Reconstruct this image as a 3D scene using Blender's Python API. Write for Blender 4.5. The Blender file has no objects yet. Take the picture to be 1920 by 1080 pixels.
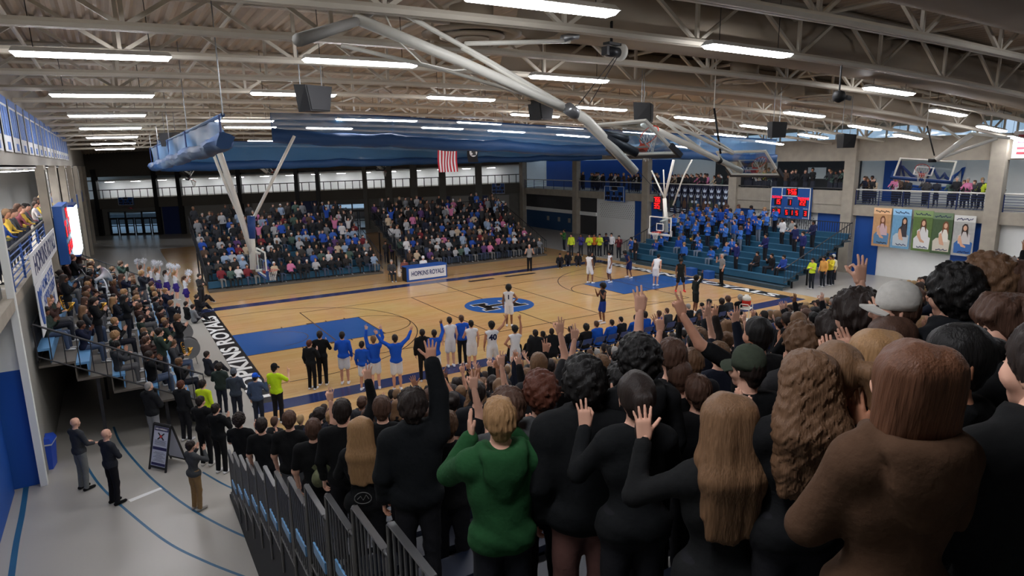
import bpy, math, random
import numpy as np
from mathutils import Vector, Matrix
random.seed(7); rng = np.random.default_rng(7)
S = bpy.context.scene
C = S.collection
# ---------------------------------------------------------------- camera, world, exposure
CAM = np.array([-3.7911, -20.6553, 7.5152]); PITCH, YAW, ROLL, FPX = -.1993, -.5515, -.0188, 1198.1
def _cam_axes():
    cy, sy = math.cos(YAW), math.sin(YAW)
    f = np.array([-sy*math.cos(PITCH), cy*math.cos(PITCH), math.sin(PITCH)]); r = np.array([cy, sy, 0.]); u = np.cross(r, f)
    c, s = math.cos(ROLL), math.sin(ROLL)
    return c*r+s*u, -s*r+c*u, -f
AX = _cam_axes()
cd = bpy.data.cameras.new('camera'); cam = bpy.data.objects.new('camera', cd); C.objects.link(cam)
M = Matrix.Identity(4)
for i in range(3):
    for j in range(3): M[j][i] = AX[i][j]
    M[i][3] = CAM[i]
cam.matrix_world = M
cd.sensor_width = 36; cd.lens = FPX/1920*36; cd.clip_start = .05; cd.clip_end = 400
S.camera = cam
S.view_settings.view_transform = 'Standard'; S.view_settings.look = 'None'
S.view_settings.gamma = 1; S.view_settings.use_curve_mapping = False
S.view_settings.exposure = 1.75
S.cycles.use_denoising = True
S.cycles.max_bounces = 8; S.cycles.diffuse_bounces = 4; S.cycles.glossy_bounces = 3; S.cycles.transparent_max_bounces = 12
S.cycles.sample_clamp_indirect = 4
LAMP = 14.0          # emission of the ceiling fixtures
w = bpy.data.worlds.new('overcast_sky'); S.world = w; w.use_nodes = True
w.node_tree.nodes['Background'].inputs[0].default_value = (.52, .70, .92, 1)
w.node_tree.nodes['Background'].inputs[1].default_value = .25

def ray(px, py):
    x, y = (px-960)/FPX, -(py-540)/FPX
    return x*AX[0]+y*AX[1]-AX[2]
def at(px, py, ax, val):
    """the point of the plane ax = val that the photograph shows at a pixel"""
    d = ray(px, py); i = 'xyz'.index(ax)
    return CAM+d*((val-CAM[i])/d[i])
def at_plane(px, py, p, n):
    d = ray(px, py); n = np.array(n, float)
    return CAM+d*(np.dot(np.array(p)-CAM, n)/np.dot(d, n))
def project(P):
    q = np.array(P)-CAM
    z = -(q@AX[2]); return 960+FPX*(q@AX[0])/z, 540-FPX*(q@AX[1])/z, z

# ---------------------------------------------------------------- materials
def lin(c):
    c = np.array(c, float)/255
    return tuple(np.where(c <= .04045, c/12.92, ((c+.055)/1.055)**2.4))+(1.,)
MATS = {}
def mat(name, rgb, rough=.6, metal=0., var=0., scale=6., bump=0., stretch=None, emit=0., coord='Object', spec=None):
    if name in MATS: return MATS[name]
    m = bpy.data.materials.new(name); m.use_nodes = True; nt = m.node_tree; b = nt.nodes['Principled BSDF']
    col = lin(rgb); b.inputs['Base Color'].default_value = col
    b.inputs['Roughness'].default_value = rough; b.inputs['Metallic'].default_value = metal
    if spec is not None: b.inputs['Specular IOR Level'].default_value = spec
    if emit: b.inputs['Emission Color'].default_value = col; b.inputs['Emission Strength'].default_value = emit
    if var or bump:
        tc = nt.nodes.new('ShaderNodeTexCoord'); mp = nt.nodes.new('ShaderNodeMapping'); nz = nt.nodes.new('ShaderNodeTexNoise')
        nt.links.new(tc.outputs[coord], mp.inputs[0]); nt.links.new(mp.outputs[0], nz.inputs['Vector'])
        mp.inputs['Scale'].default_value = stretch or (1, 1, 1)
        nz.inputs['Scale'].default_value = scale; nz.inputs['Detail'].default_value = 5
        if var:
            mx = nt.nodes.new('ShaderNodeMix'); mx.data_type = 'RGBA'
            mx.inputs['A'].default_value = tuple(v*(1-var) for v in col[:3])+(1,)
            mx.inputs['B'].default_value = tuple(min(1, v*(1+var)+var*.02) for v in col[:3])+(1,)
            nt.links.new(nz.outputs['Fac'], mx.inputs['Factor']); nt.links.new(mx.outputs['Result'], b.inputs['Base Color'])
        if bump:
            bp = nt.nodes.new('ShaderNodeBump'); bp.inputs['Strength'].default_value = bump; bp.inputs['Distance'].default_value = .01
            nt.links.new(nz.outputs['Fac'], bp.inputs['Height']); nt.links.new(bp.outputs[0], b.inputs['Normal'])
    MATS[name] = m; return m

# ---------------------------------------------------------------- object helpers
def link(o, parent=None):
    C.objects.link(o)
    if parent is not None: o.parent = parent
    return o
def tag(o, label=None, cat=None, group=None, kind=None):
    for k, v in (('label', label), ('category', cat), ('group', group), ('kind', kind)):
        if v: o[k] = v
    return o
def thing(name, label, cat, loc=(0, 0, 0), rz=0., group=None):
    o = bpy.data.objects.new(name, None); o.empty_display_size = .2
    o.location = loc; o.rotation_euler = (0, 0, rz); C.objects.link(o)
    return tag(o, label, cat, group)
def rawmesh(name, v, f, mats=(), fm=None, smooth=False):
    me = bpy.data.meshes.new(name)
    if isinstance(f, np.ndarray):
        n, k = f.shape
        me.vertices.add(len(v)); me.vertices.foreach_set('co', np.asarray(v, np.float32).ravel())
        me.loops.add(n*k); me.loops.foreach_set('vertex_index', f.astype(np.int32).ravel())
        me.polygons.add(n); me.polygons.foreach_set('loop_start', np.arange(0, n*k, k, dtype=np.int32))
        me.polygons.foreach_set('loop_total', np.full(n, k, np.int32)); me.update(calc_edges=True); me.validate()
    else:
        me.from_pydata([tuple(x) for x in v], [], f); me.update()
    for m in mats: me.materials.append(m)
    if fm is not None and len(fm) == len(me.polygons): me.polygons.foreach_set('material_index', np.asarray(fm, np.int32))
    if smooth: me.polygons.foreach_set('use_smooth', np.ones(len(me.polygons), bool))
    return me
class MB:
    """collects boxes, bars, tubes and plates into one mesh"""
    def __init__(s): s.v = []; s.f = []; s.m = []
    def add(s, v, f, mi=0):
        b = len(s.v); s.v += [tuple(map(float, x)) for x in v]; s.f += [tuple(b+i for i in q) for q in f]; s.m += [mi]*len(f); return s
    def box(s, lo, hi, mi=0):
        (a, b, c), (d, e, g) = lo, hi
        return s.hexa([(a, b, c), (d, b, c), (d, e, c), (a, e, c), (a, b, g), (d, b, g), (d, e, g), (a, e, g)], mi)
    def cbox(s, c, sz, mi=0, R=None):
        c = np.array(c); h = np.array(sz)/2
        P = [np.array((sx, sy, sz_))*h for sz_ in (-1, 1) for sx, sy in ((-1, -1), (1, -1), (1, 1), (-1, 1))]
        if R is not None: P = [np.array(R)@p for p in P]
        return s.hexa([c+p for p in P], mi)
    def hexa(s, P, mi=0):
        return s.add(P, [(3, 2, 1, 0), (4, 5, 6, 7), (0, 1, 5, 4), (1, 2, 6, 5), (2, 3, 7, 6), (3, 0, 4, 7)], mi)
    def bar(s, p, q, w, h=None, mi=0, up=(0, 0, 1)):
        p, q = np.array(p, float), np.array(q, float); h = w if h is None else h
        d = q-p; d /= np.linalg.norm(d)+1e-12; u = np.array(up, float)
        if abs(d@u) > .98: u = np.array((0, 1., 0))
        x = np.cross(d, u); x /= np.linalg.norm(x); u = np.cross(x, d)
        x *= w/2; u *= h/2
        return s.hexa([p-x-u, p+x-u, p+x+u, p-x+u, q-x-u, q+x-u, q+x+u, q-x+u][:4]+[q-x-u, q+x-u, q+x+u, q-x+u], mi)
    def tube(s, p, q, r, r2=None, n=10, mi=0, cap=True):
        p, q = np.array(p, float), np.array(q, float); r2 = r if r2 is None else r2
        d = q-p; d /= np.linalg.norm(d)+1e-12; u = np.array((0, 0, 1.)) if abs(d[2]) < .9 else np.array((1., 0, 0))
        x = np.cross(d, u); x /= np.linalg.norm(x); y = np.cross(d, x)
        V = []
        for c, rr in ((p, r), (q, r2)):
            V += [c+rr*(math.cos(2*math.pi*i/n)*x+math.sin(2*math.pi*i/n)*y) for i in range(n)]
        F = [(i, (i+1) % n, n+(i+1) % n, n+i) for i in range(n)]
        if cap: F += [tuple(range(n))[::-1], tuple(range(n, 2*n))]
        return s.add(V, F, mi)
    def path(s, pts, r, n=8, mi=0, closed=False):
        pts = [np.array(p, float) for p in pts]; k = len(pts); V = []; F = []; up = np.array((0, 0, 1.))
        for i, p in enumerate(pts):
            a = pts[(i-1) % k] if closed or i else p; b = pts[(i+1) % k] if closed or i < k-1 else p
            d = b-a; d /= np.linalg.norm(d)+1e-12; u = up if abs(d@up) < .95 else np.array((1., 0, 0))
            x = np.cross(d, u); x /= np.linalg.norm(x); y = np.cross(d, x); rr = r[i] if hasattr(r, '__len__') else r
            V += [p+rr*(math.cos(2*math.pi*j/n)*x+math.sin(2*math.pi*j/n)*y) for j in range(n)]
        for i in range(k if closed else k-1):
            for j in range(n):
                F.append((i*n+j, i*n+(j+1) % n, ((i+1) % k)*n+(j+1) % n, ((i+1) % k)*n+j))
        if not closed: F += [tuple(range(n))[::-1], tuple(range((k-1)*n, k*n))]
        return s.add(V, F, mi)
    def lathe(s, prof, o=(0, 0, 0), n=20, mi=0, R=None):
        V = []; F = []; k = len(prof); o = np.array(o)
        for r, z in prof:
            for j in range(n):
                p = np.array((r*math.cos(2*math.pi*j/n), r*math.sin(2*math.pi*j/n), z)); V.append(o+(np.array(R)@p if R is not None else p))
        for i in range(k-1):
            for j in range(n): F.append((i*n+j, i*n+(j+1) % n, (i+1)*n+(j+1) % n, (i+1)*n+j))
        F += [tuple(range(n))[::-1], tuple(range((k-1)*n, k*n))]
        return s.add(V, F, mi)
    def plate(s, pts, d, mi=0):
        """flat outline given thickness along the vector d"""
        n = len(pts); pts = [np.array(p, float) for p in pts]; d = np.array(d, float)
        return s.add(pts+[p+d for p in pts], [tuple(range(n))[::-1], tuple(range(n, 2*n))]+[(i, (i+1) % n, n+(i+1) % n, n+i) for i in range(n)], mi)
    def grid(s, P, mi=0):
        """P: array nu x nv x 3"""
        nu, nv = P.shape[:2]
        return s.add(P.reshape(-1, 3), [(i*nv+j, (i+1)*nv+j, (i+1)*nv+j+1, i*nv+j+1) for i in range(nu-1) for j in range(nv-1)], mi)
    def mesh(s, name, mats, smooth=False, org=(0, 0, 0)):
        v = np.array(s.v)-np.array(org)
        return rawmesh(name, v, s.f, mats if isinstance(mats, (list, tuple)) else [mats], s.m, smooth)
    def build(s, name, mats, parent=None, smooth=False, org=None, loc=None):
        """one object; org: where its origin lies in the coordinates it was drawn in"""
        o = bpy.data.objects.new(name, s.mesh(name, mats, smooth, org if org is not None else (0, 0, 0)))
        if loc is not None: o.location = loc
        elif org is not None: o.location = org
        return link(o, parent)
def center(mb): v = np.array(mb.v); return tuple((v.min(0)+v.max(0))/2)
def struct(name, mb, m, parent=None, smooth=False):
    o = mb.build(name, m, parent, smooth)
    if parent is None: o['kind'] = 'structure'
    return o
def textmesh(body, size, font_off=.012, extrude=.002, align='CENTER', sx=1., shear=0.):
    cu = bpy.data.curves.new('lettering', 'FONT'); cu.body = body; cu.size = size; cu.extrude = extrude; cu.offset = font_off*size
    cu.align_x = align; cu.align_y = 'CENTER'; cu.resolution_u = 3; cu.shear = shear
    o = bpy.data.objects.new('lettering', cu); me = bpy.data.meshes.new_from_object(o)
    bpy.data.objects.remove(o); bpy.data.curves.remove(cu)
    if sx != 1.: me.transform(Matrix.Diagonal((sx, 1, 1, 1)))
    return me
def frame(o, x, y):
    """matrix with columns x (reading direction), y (up), x cross y, origin o"""
    x = Vector(x).normalized(); y = Vector(y).normalized(); z = x.cross(y)
    m = Matrix.Identity(4)
    for i in range(3): m[i][0], m[i][1], m[i][2], m[i][3] = x[i], y[i], z[i], o[i]
    return m
def lettering(body, o, x, y, size, m, parent=None, name='lettering', sx=1., off=.012, align='CENTER', extrude=.002, width=None, shear=0.):
    me = textmesh(body, size, off, extrude, align, sx, shear)
    if width:
        n = len(me.vertices); a = np.empty(n*3, np.float32); me.vertices.foreach_get('co', a); a = a.reshape(-1, 3)
        me.transform(Matrix.Diagonal((width/(a[:, 0].max()-a[:, 0].min()+1e-9), 1, 1, 1)))
    me.name = name; me.materials.append(m)
    ob = bpy.data.objects.new(name, me)
    mw = frame(o, x, y)
    if parent is not None:
        bpy.context.view_layer.update(); ob.matrix_local = parent.matrix_world.inverted() @ mw
    else: ob.matrix_world = mw
    return link(ob, parent)
# ---------------------------------------------------------------- figures: distance fields turned into one continuous skin
def surface(prims, h, pad=.04, warp=None):
    """prims: (a, b, ra, rb, squash, label, k); returns vertices, quads, the label of each quad"""
    lo = np.min([np.minimum(p[0]-p[2], p[1]-p[3]) for p in prims], 0)-pad; hi = np.max([np.maximum(p[0]+p[2], p[1]+p[3]) for p in prims], 0)+pad
    n = np.ceil((hi-lo)/h).astype(int)+1
    F = np.full(tuple(n), 1., np.float32)
    ax = [lo[i]+h*np.arange(n[i]) for i in range(3)]
    for p in prims:
        r = max(p[2], p[3])+.07
        i0 = np.maximum(((np.minimum(p[0], p[1])-r-lo)/h).astype(int), 0); i1 = np.minimum(((np.maximum(p[0], p[1])+r-lo)/h).astype(int)+2, n)
        sl = tuple(slice(a, b) for a, b in zip(i0, i1))
        X = np.stack(np.meshgrid(*[ax[i][sl[i]] for i in range(3)], indexing='ij'), -1)
        d = pdist(X, p).astype(np.float32); a = F[sl]; k = p[6]
        hh = np.maximum(k-np.abs(a-d), 0)/k
        F[sl] = np.minimum(a, d)-hh*hh*k*.25
    if warp is not None:
        X = np.stack(np.meshgrid(*ax, indexing='ij'), -1); F = F+warp(X).astype(np.float32)
    v, q = nets(F, lo, h)
    c = v[q].mean(1)
    D = np.stack([pdist(c, p) for p in prims], 1)
    lab = np.array([p[5] for p in prims])[D.argmin(1)]
    if len(set(lab.tolist())) > 1:   # draw the hems and cuffs as smooth lines instead of steps
        e = np.sort(np.concatenate([q[:, [i, (i+1) % 4]] for i in range(4)]), 1); l4 = np.tile(lab, 4)
        key = e[:, 0]*len(v)+e[:, 1]; o = np.argsort(key, kind='stable'); k2, l2, e2 = key[o], l4[o], e[o]
        m = (k2[1:] == k2[:-1]) & (l2[1:] != l2[:-1]); be = e2[1:][m]
        if len(be):
            for _ in range(6):
                acc = np.zeros_like(v); n = np.zeros(len(v))
                for a, b in ((0, 1), (1, 0)): np.add.at(acc, be[:, a], v[be[:, b]]); np.add.at(n, be[:, a], 1)
                on = n >= 2; v[on] += .5*(acc[on]/n[on, None]-v[on])
    return v, q, lab
def pdist(X, p):
    a, b, ra, rb, sq = p[:5]
    if sq is None: sq = np.ones(3)
    s = 1/np.asarray(sq, float); A = a*s; B = b*s; Y = X*s
    ab = B-A; t = np.clip(((Y-A)@ab)/max(ab@ab, 1e-9), 0, 1)
    return (np.linalg.norm(Y-A-t[..., None]*ab, axis=-1)-(ra+(rb-ra)*t))*min(sq)**.5
_EDG = [((0, 0, 0), (1, 0, 0)), ((0, 1, 0), (1, 1, 0)), ((0, 0, 1), (1, 0, 1)), ((0, 1, 1), (1, 1, 1)), ((0, 0, 0), (0, 1, 0)), ((1, 0, 0), (1, 1, 0)), ((0, 0, 1), (0, 1, 1)), ((1, 0, 1), (1, 1, 1)),
        ((0, 0, 0), (0, 0, 1)), ((1, 0, 0), (1, 0, 1)), ((0, 1, 0), (0, 1, 1)), ((1, 1, 0), (1, 1, 1))]
def nets(F, lo, h):
    nx, ny, nz = F.shape; I = F < 0
    cnt = np.zeros((nx-1, ny-1, nz-1), np.int8)
    cor = lambda A, o: A[o[0]:nx-1+o[0], o[1]:ny-1+o[1], o[2]:nz-1+o[2]]
    for o in [(i, j, k) for i in (0, 1) for j in (0, 1) for k in (0, 1)]: cnt += cor(I, o)
    act = (cnt > 0) & (cnt < 8); idx = np.argwhere(act); N = len(idx)
    ids = np.full(act.shape, -1, np.int64); ids[act] = np.arange(N)
    pos = np.zeros((N, 3)); num = np.zeros(N)
    for a, b in _EDG:
        fa = F[idx[:, 0]+a[0], idx[:, 1]+a[1], idx[:, 2]+a[2]]; fb = F[idx[:, 0]+b[0], idx[:, 1]+b[1], idx[:, 2]+b[2]]
        m = (fa < 0) != (fb < 0); t = np.where(m, fa/np.where(m, fa-fb, 1), 0)
        pos += np.where(m[:, None], np.array(a)+t[:, None]*(np.array(b)-np.array(a)), 0); num += m
    v = lo+h*(idx+pos/num[:, None])
    Q = []
    for ax in range(3):
        o1, o2 = [(1, 2), (2, 0), (0, 1)][ax]
        sl0 = [slice(1, n-1) for n in F.shape]; sl0[ax] = slice(0, F.shape[ax]-1); sl1 = list(sl0); sl1[ax] = slice(1, F.shape[ax])
        a, b = I[tuple(sl0)], I[tuple(sl1)]
        for m, flip in ((a & ~b, 0), (~a & b, 1)):
            P = np.argwhere(m)
            if not len(P): continue
            P = P+1; P[:, ax] -= 1
            e1 = np.eye(3, dtype=int)[o1]; e2 = np.eye(3, dtype=int)[o2]
            g = lambda d: ids[tuple((P+d).T)]
            q = np.stack([g(-e1-e2), g(-e2), g(0*e1), g(-e1)], 1)
            Q.append(q[:, ::-1] if flip else q)
    return v, np.concatenate(Q)
V3 = lambda *a: np.array(a, float)
def rotm(ax, ang):
    c, s = math.cos(ang), math.sin(ang)
    return {'x': np.array([[1, 0, 0], [0, c, -s], [0, s, c]]), 'y': np.array([[c, 0, s], [0, 1, 0], [-s, 0, c]]), 'z': np.array([[c, -s, 0], [s, c, 0], [0, 0, 1]])}[ax]
SKIN, TOP, PANTS, SHOE, DARK, LIP = range(6)
# ---- hands: wrist at the origin, fingers +Z, palm facing +Y, thumb on the +X side (a left hand seen from its palm)
FX = (.031, .011, -.010, -.029); FL = (.070, .078, .072, .056)
def hand_prims(g):
    P = []
    for x in (-.024, -.008, .010, .026): P.append((V3(x*.7, 0, .012), V3(x, -.002, .088), .017, .0145, (1, .8, 1), SKIN, .012))
    P.append((V3(.02, .004, .02), V3(.036, .008, .05), .018, .015, (1, .9, 1), SKIN, .015))
    def finger(i, b1, b2, b3, spread):
        p = V3(FX[i], -.002, .090); a = 0; L = FL[i]; r = .0092 if i < 3 else .0078
        for f, bnd in ((.45, b1), (.31, b2), (.24, b3)):
            a += bnd; d = V3(math.sin(spread)*math.cos(a), math.sin(a), math.cos(a)*math.cos(spread)); q = p+d*L*f
            P.append((p, q, r, r*.92, None, SKIN, .004)); p = q; r *= .92
        return p
    def thumb(pts):
        p = V3(.036, .008, .045)
        for k, q in enumerate(pts):
            q = V3(*q); P.append((p, q, .0115-.0012*k, .0105-.0012*k, None, SKIN, .004)); p = q
    if g == 'ok':
        finger(0, .95, 1.0, .55, .05)
        for i, s in ((1, .05), (2, -.10), (3, -.28)): finger(i, .05, .08, .06, s)
        thumb([(.056, .035, .075), (.050, .062, .098)])
    elif g == 'open':
        for i, s in ((0, .20), (1, .05), (2, -.10), (3, -.28)): finger(i, .08, .12, .1, s)
        thumb([(.068, .014, .072), (.090, .018, .096)])
    elif g == 'flat':
        for i, s in ((0, .03), (1, .0), (2, -.02), (3, -.06)): finger(i, .05, .05, .05, s)
        thumb([(.054, .012, .080), (.058, .016, .106)])
    elif g == 'vee':
        finger(0, 0, .05, .05, .16); finger(1, 0, .05, .05, -.10); finger(2, 1.3, 1.5, .9, 0); finger(3, 1.3, 1.5, .9, 0)
        thumb([(.045, .035, .07), (.018, .045, .088)])
    elif g == 'point':
        finger(0, 0, .05, .05, .04)
        for i in (1, 2, 3): finger(i, 1.3, 1.5, .9, 0)
        thumb([(.045, .035, .07), (.02, .045, .085)])
    elif g == 'fist':
        for i in range(4): finger(i, 1.4, 1.5, .9, 0)
        thumb([(.045, .035, .06), (.012, .048, .078)])
    else:
        for i, s in ((0, .06), (1, .0), (2, -.05), (3, -.12)): finger(i, .35, .45, .3, s)
        thumb([(.052, .026, .076), (.052, .040, .102)])
    return P
_hands = {}
def hand_mesh(g, h=.0068):
    if (g, h) not in _hands: _hands[g, h] = surface(hand_prims(g), h, .015)
    return _hands[g, h]
def place_hand(g, wrist, d, palm, left, size=1., h=.0068):
    """d: fingers' direction; palm: the way the palm faces"""
    v, q, lab = hand_mesh(g, h)
    z = d/np.linalg.norm(d); y = palm-(palm@z)*z; y /= np.linalg.norm(y)+1e-9; x = np.cross(y, z)
    v = v.copy()*size
    if not left: v[:, 0] *= -1; q = q[:, ::-1]
    return v@np.array([x, y, z])+wrist, q, lab
def head_prims(R, o, fem=0):
    """skull, jaw, nose, ears, eyes and mouth about the head's centre o"""
    P = []
    def A(a, b, ra, rb, sq=None, lab=SKIN, k=.02): P.append((o+R@V3(*a), o+R@V3(*b), ra, rb, sq, lab, k))
    A((0, -.018, .035), (0, .012, .035), .083, .080, (.92, 1, 1.08))
    A((0, .03, -.03), (0, .036, -.055), .062, .050, (.92, 1, 1))
    A((0, .062, -.088), (0, .058, -.085), .026-.004*fem, .024, None, SKIN, .03)
    A((0, .088, .012), (0, .106, -.022), .010, .014, None, SKIN, .012)
    A((-.012, .098, -.028), (.012, .098, -.028), .009, .009, None, SKIN, .01)
    for s in (-1, 1):
        A((s*.078, -.008, .012), (s*.082, -.014, -.028), .017, .011, (.5, 1, 1), SKIN, .008)
        A((s*.032, .084, .012), (s*.032, .085, .012), .0095, .0095, (1, .7, .7), DARK, .004)
        A((s*.020, .089, .031), (s*.044, .081, .033), .0045, .004, None, DARK, .006)
        A((s*.040, .058, -.025), (s*.045, .052, -.03), .030, .026, None, SKIN, .03)
    A((-.017, .083, -.056), (.017, .083, -.056), .0065, .0065, (1, .8, .8), LIP, .006)
    return P
ARM = {  # elbow, wrist, hand direction (None: along the forearm), palm, gesture   (right arm: x > 0; upper-body space, standing)
 'down': ((.235, -.02, 1.16), (.245, .06, .93), (0, .1, -1), (-1, 0, 0), 'relaxed'),
 'up': ((.27, .10, 1.62), (.25, .15, 1.87), (0, .1, 1), (0, 1, 0), 'ok'),
 'high': ((.22, .05, 1.68), (.20, .08, 1.94), (0, .1, 1), (0, 1, 0), 'ok'),
 'wide': ((.40, .08, 1.58), (.52, .14, 1.80), (.35, .1, 1), (0, 1, 0), 'open'),
 'half': ((.27, .10, 1.20), (.20, .25, 1.42), (0, .2, 1), (0, 1, 0), 'ok'),
 'clap': ((.25, .10, 1.18), (.075, .30, 1.36), (-.1, .35, 1), (-1, 0, 0), 'flat'),
 'clapface': ((.25, .16, 1.28), (.07, .27, 1.52), (-.05, .2, 1), (-1, 0, 0), 'flat'),
 'phone': ((.24, .16, 1.22), (.10, .33, 1.46), (-.3, .1, 1), (-.6, -1, 0), 'relaxed'),
 'cross': ((.25, .08, 1.14), (-.02, .18, 1.20), (-1, .05, .1), (0, -1, -.2), 'relaxed'),
 'crossL': ((.25, .08, 1.12), (-.03, .15, 1.16), (-1, -.05, .2), (0, -1, -.2), 'relaxed'),
 'hip': ((.36, -.06, 1.18), (.19, .05, 1.02), (-.5, .6, -.5), (-1, 0, 0), 'relaxed'),
 'lap': ((.24, .06, 1.16), (.12, .30, 1.04), (-.2, .9, -.2), (0, 0, -1), 'relaxed'),
 'rail': ((.27, .12, 1.20), (.18, .36, 1.12), (-.6, .5, -.1), (0, 0, -1), 'relaxed'),
 'guard': ((.30, .12, 1.26), (.38, .33, 1.20), (.2, 1, .2), (0, .3, 1), 'open'),
 'cap': ((.34, .06, 1.42), (.16, .10, 1.66), (-.4, .2, 1), (-1, .3, 0), 'flat'),
 'play': ((.25, .10, 1.16), (.07, .30, 1.22), (-.5, .7, .2), (0, 0, -1), 'relaxed'),
 'bell': ((.26, .12, 1.2), (.12, .32, 1.30), (-.4, .5, .4), (0, 0, 1), 'fist'),
 'point': ((.22, .12, 1.62), (.18, .2, 1.86), (-.2, .2, 1), (0, 1, 0), 'point'),
}
LEG = {'stand': ((.095, .02, .50), (.10, -.02, .085), 0), 'wide': ((.16, .06, .49), (.22, -.02, .085), .25), 'lunge': ((.10, .28, .62), (.10, .12, .22), 0), 'back': ((.10, -.02, .52), (.11, -.32, .22), 0),
       'sit': ((.11, .44, .52), (.11, .46, .085), 0), 'sitwide': ((.20, .42, .52), (.19, .50, .085), .3), 'ground': ((.14, .40, .40), (.12, .66, .06), 0)}
def figure(arms=('down', 'down'), legs=('stand', 'stand'), seat=None, lean=0., fem=0, top='hoodie', short=0, shorts=0, skirt=0, hy=0., hp=0., ht=0., gest=(None, None), h=.022, hh=.0125, hx=.0068, armoff=(None, None), warp=0, bulk=1., hands=True):
    """vertices, quads, labels and the head's matrix of one figure, 1.75 m tall, feet at the origin, facing +Y"""
    P = []; pel = V3(0, 0, .95) if seat is None else V3(0, 0, seat)
    Rl = rotm('x', -lean)
    U = lambda p: pel+Rl@(V3(*p)-V3(0, 0, .95))
    def A(a, b, ra, rb, sq=None, lab=TOP, k=.05): P.append((V3(*a), V3(*b), ra, rb, sq, lab, k))
    e = {'hoodie': .014, 'jacket': .022, 'sweater': .008, 'tee': .004, 'jersey': .0}[top]*1.; bt = e*bulk
    sw = .184-.031*fem
    hx_ = .044+.011*fem; A(pel+V3(-hx_, 0, -.01), pel+V3(hx_, 0, -.01), .118+.013*fem, .118+.013*fem, (1, .84, 1), PANTS)
    A(U((0, .0, 1.02)), U((0, 0, 1.16)), .150-.026*fem+bt, .152-.036*fem+bt, (1, .72, 1))
    if top in ('hoodie', 'jacket', 'sweater', 'tee'): A(U((-.045, 0, .955)), U((.045, 0, .955)), .130+bt+.010*fem, .130+bt+.010*fem, (1, .86, .7))
    A(U((-.055, 0, 1.28)), U((.055, 0, 1.28)), .125-.012*fem+bt, .125-.012*fem+bt, (1, .82, 1.1))
    if fem: A(U((-.065, .085, 1.25)), U((.065, .085, 1.25)), .058+bt*.6, .058+bt*.6, None)
    A(U((-sw+.02, -.01, 1.405)), U((sw-.02, -.01, 1.405)), .066+bt, .066+bt)
    A(U((-.09, -.015, 1.455)), U((.09, -.015, 1.455)), .045+bt, .045+bt, (1, .9, .8))
    A(U((0, -.012, 1.44)), U((0, .006, 1.57)), .056-.006*fem, .052-.006*fem, None, SKIN, .025)
    if top == 'hoodie':
        hb = .86+.10*bulk
        pts = [(-.075, .06, 1.475), (-.112, -.02, 1.50), (-.098, -.095, 1.485), (0, -.132, 1.465), (.098, -.095, 1.485), (.112, -.02, 1.50), (.075, .06, 1.475)]
        for a, b in zip(pts, pts[1:]): A(U(a), U(b), .032*hb, .032*hb, None, TOP, .015)
        A(U((-.04, -.135*hb, 1.42)), U((.04, -.135*hb, 1.42)), .078*hb, .078*hb, (1, .42, 1.1), TOP, .05); A(U((0, -.14*hb, 1.38)), U((0, -.135*hb, 1.27)), .066*hb, .034*hb, (1.2, .5, 1), TOP, .05)
    elif top == 'jacket':
        pts = [(math.sin(t)*.085, -math.cos(t)*.08, 1.50) for t in np.linspace(-2.6, 2.6, 9)]
        for a, b in zip(pts, pts[1:]): A(U(a), U(b), .026, .026, (1, 1, 1.3), TOP, .02)
    else:
        pts = [(math.sin(t)*.064, -math.cos(t)*.062-.005, 1.475-.02*(1-math.cos(t))) for t in np.linspace(-3.14, 3.14, 9)]
        for a, b in zip(pts, pts[1:]): A(U(a), U(b), .014, .014, None, TOP, .015)
    H = []
    for s, an, g, off in ((1, arms[0], gest[0], armoff[0]), (-1, arms[1], gest[1], armoff[1])):
        E, W, d, pl, gg = ARM[an]; m = V3(s, 1, 1); E = V3(*E)*m; W = V3(*W)*m
        if off is not None: E = E+V3(*off)*.5; W = W+V3(*off)
        sh = V3(s*sw, -.01, 1.405); raised = E[2] > 1.45
        if raised: sh = sh+V3(0, .01, .03)
        # keep the bones' lengths
        E = sh+(E-sh)/np.linalg.norm(E-sh)*.275; W = E+(W-E)/np.linalg.norm(W-E)*.245
        sh, E, W = U(sh), U(E), U(W); b = bt
        lab_up = SKIN if top == 'jersey' else TOP; lab_fo = SKIN if short or top == 'jersey' else TOP
        if lab_up == SKIN: A(sh, E, .050-.006*fem, .041-.005*fem, None, SKIN, .03)
        elif short:
            mid = sh+(E-sh)*.72; A(sh, mid, .062-.006*fem, .060-.006*fem, None, TOP, .03); A(mid-(E-sh)*.1, E, .043-.006*fem, .040-.006*fem, None, SKIN, .012)
        else: A(sh, E, .056-.006*fem+b, .047-.004*fem+b, None, TOP, .035)
        if lab_fo == SKIN: A(E, W, .041-.005*fem, .028-.003*fem, None, SKIN, .02)
        else:
            c = E+(W-E)*.93; A(E, c, .046-.005*fem+b, .036-.003*fem+b, None, TOP, .02); A(c, W+(W-E)*.04, .03, .028, None, SKIN, .01)
        dd = Rl@(V3(*d)*m) if d is not None else W-E
        H.append((g or gg, W-.1*(W-E)*.1, dd, Rl@(V3(*pl)*m), s < 0))
    for s, ln in ((1, legs[0]), (-1, legs[1])):
        K, N, ft = LEG[ln]; m = V3(s, 1, 1); hp_ = pel+V3(s*.085, 0, -.03); K = V3(*K)*m; N = V3(*N)*m
        if shorts:
            t = .78; mid = hp_+(K-hp_)*t; A(hp_, mid, .100, .098, None, PANTS, .03); A(hp_+(K-hp_)*.5, K, .070, .052, None, SKIN, .015); A(K, K+(N-K)*.45, .052, .050, None, SKIN, .02); A(K+(N-K)*.4, N, .050, .034, None, SKIN, .02)
        else:
            A(hp_, K, .092, .068, None, PANTS, .03); A(K, N, .066, .054, None, PANTS, .02)
        fy = .17 if ln != 'ground' else .08
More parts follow.
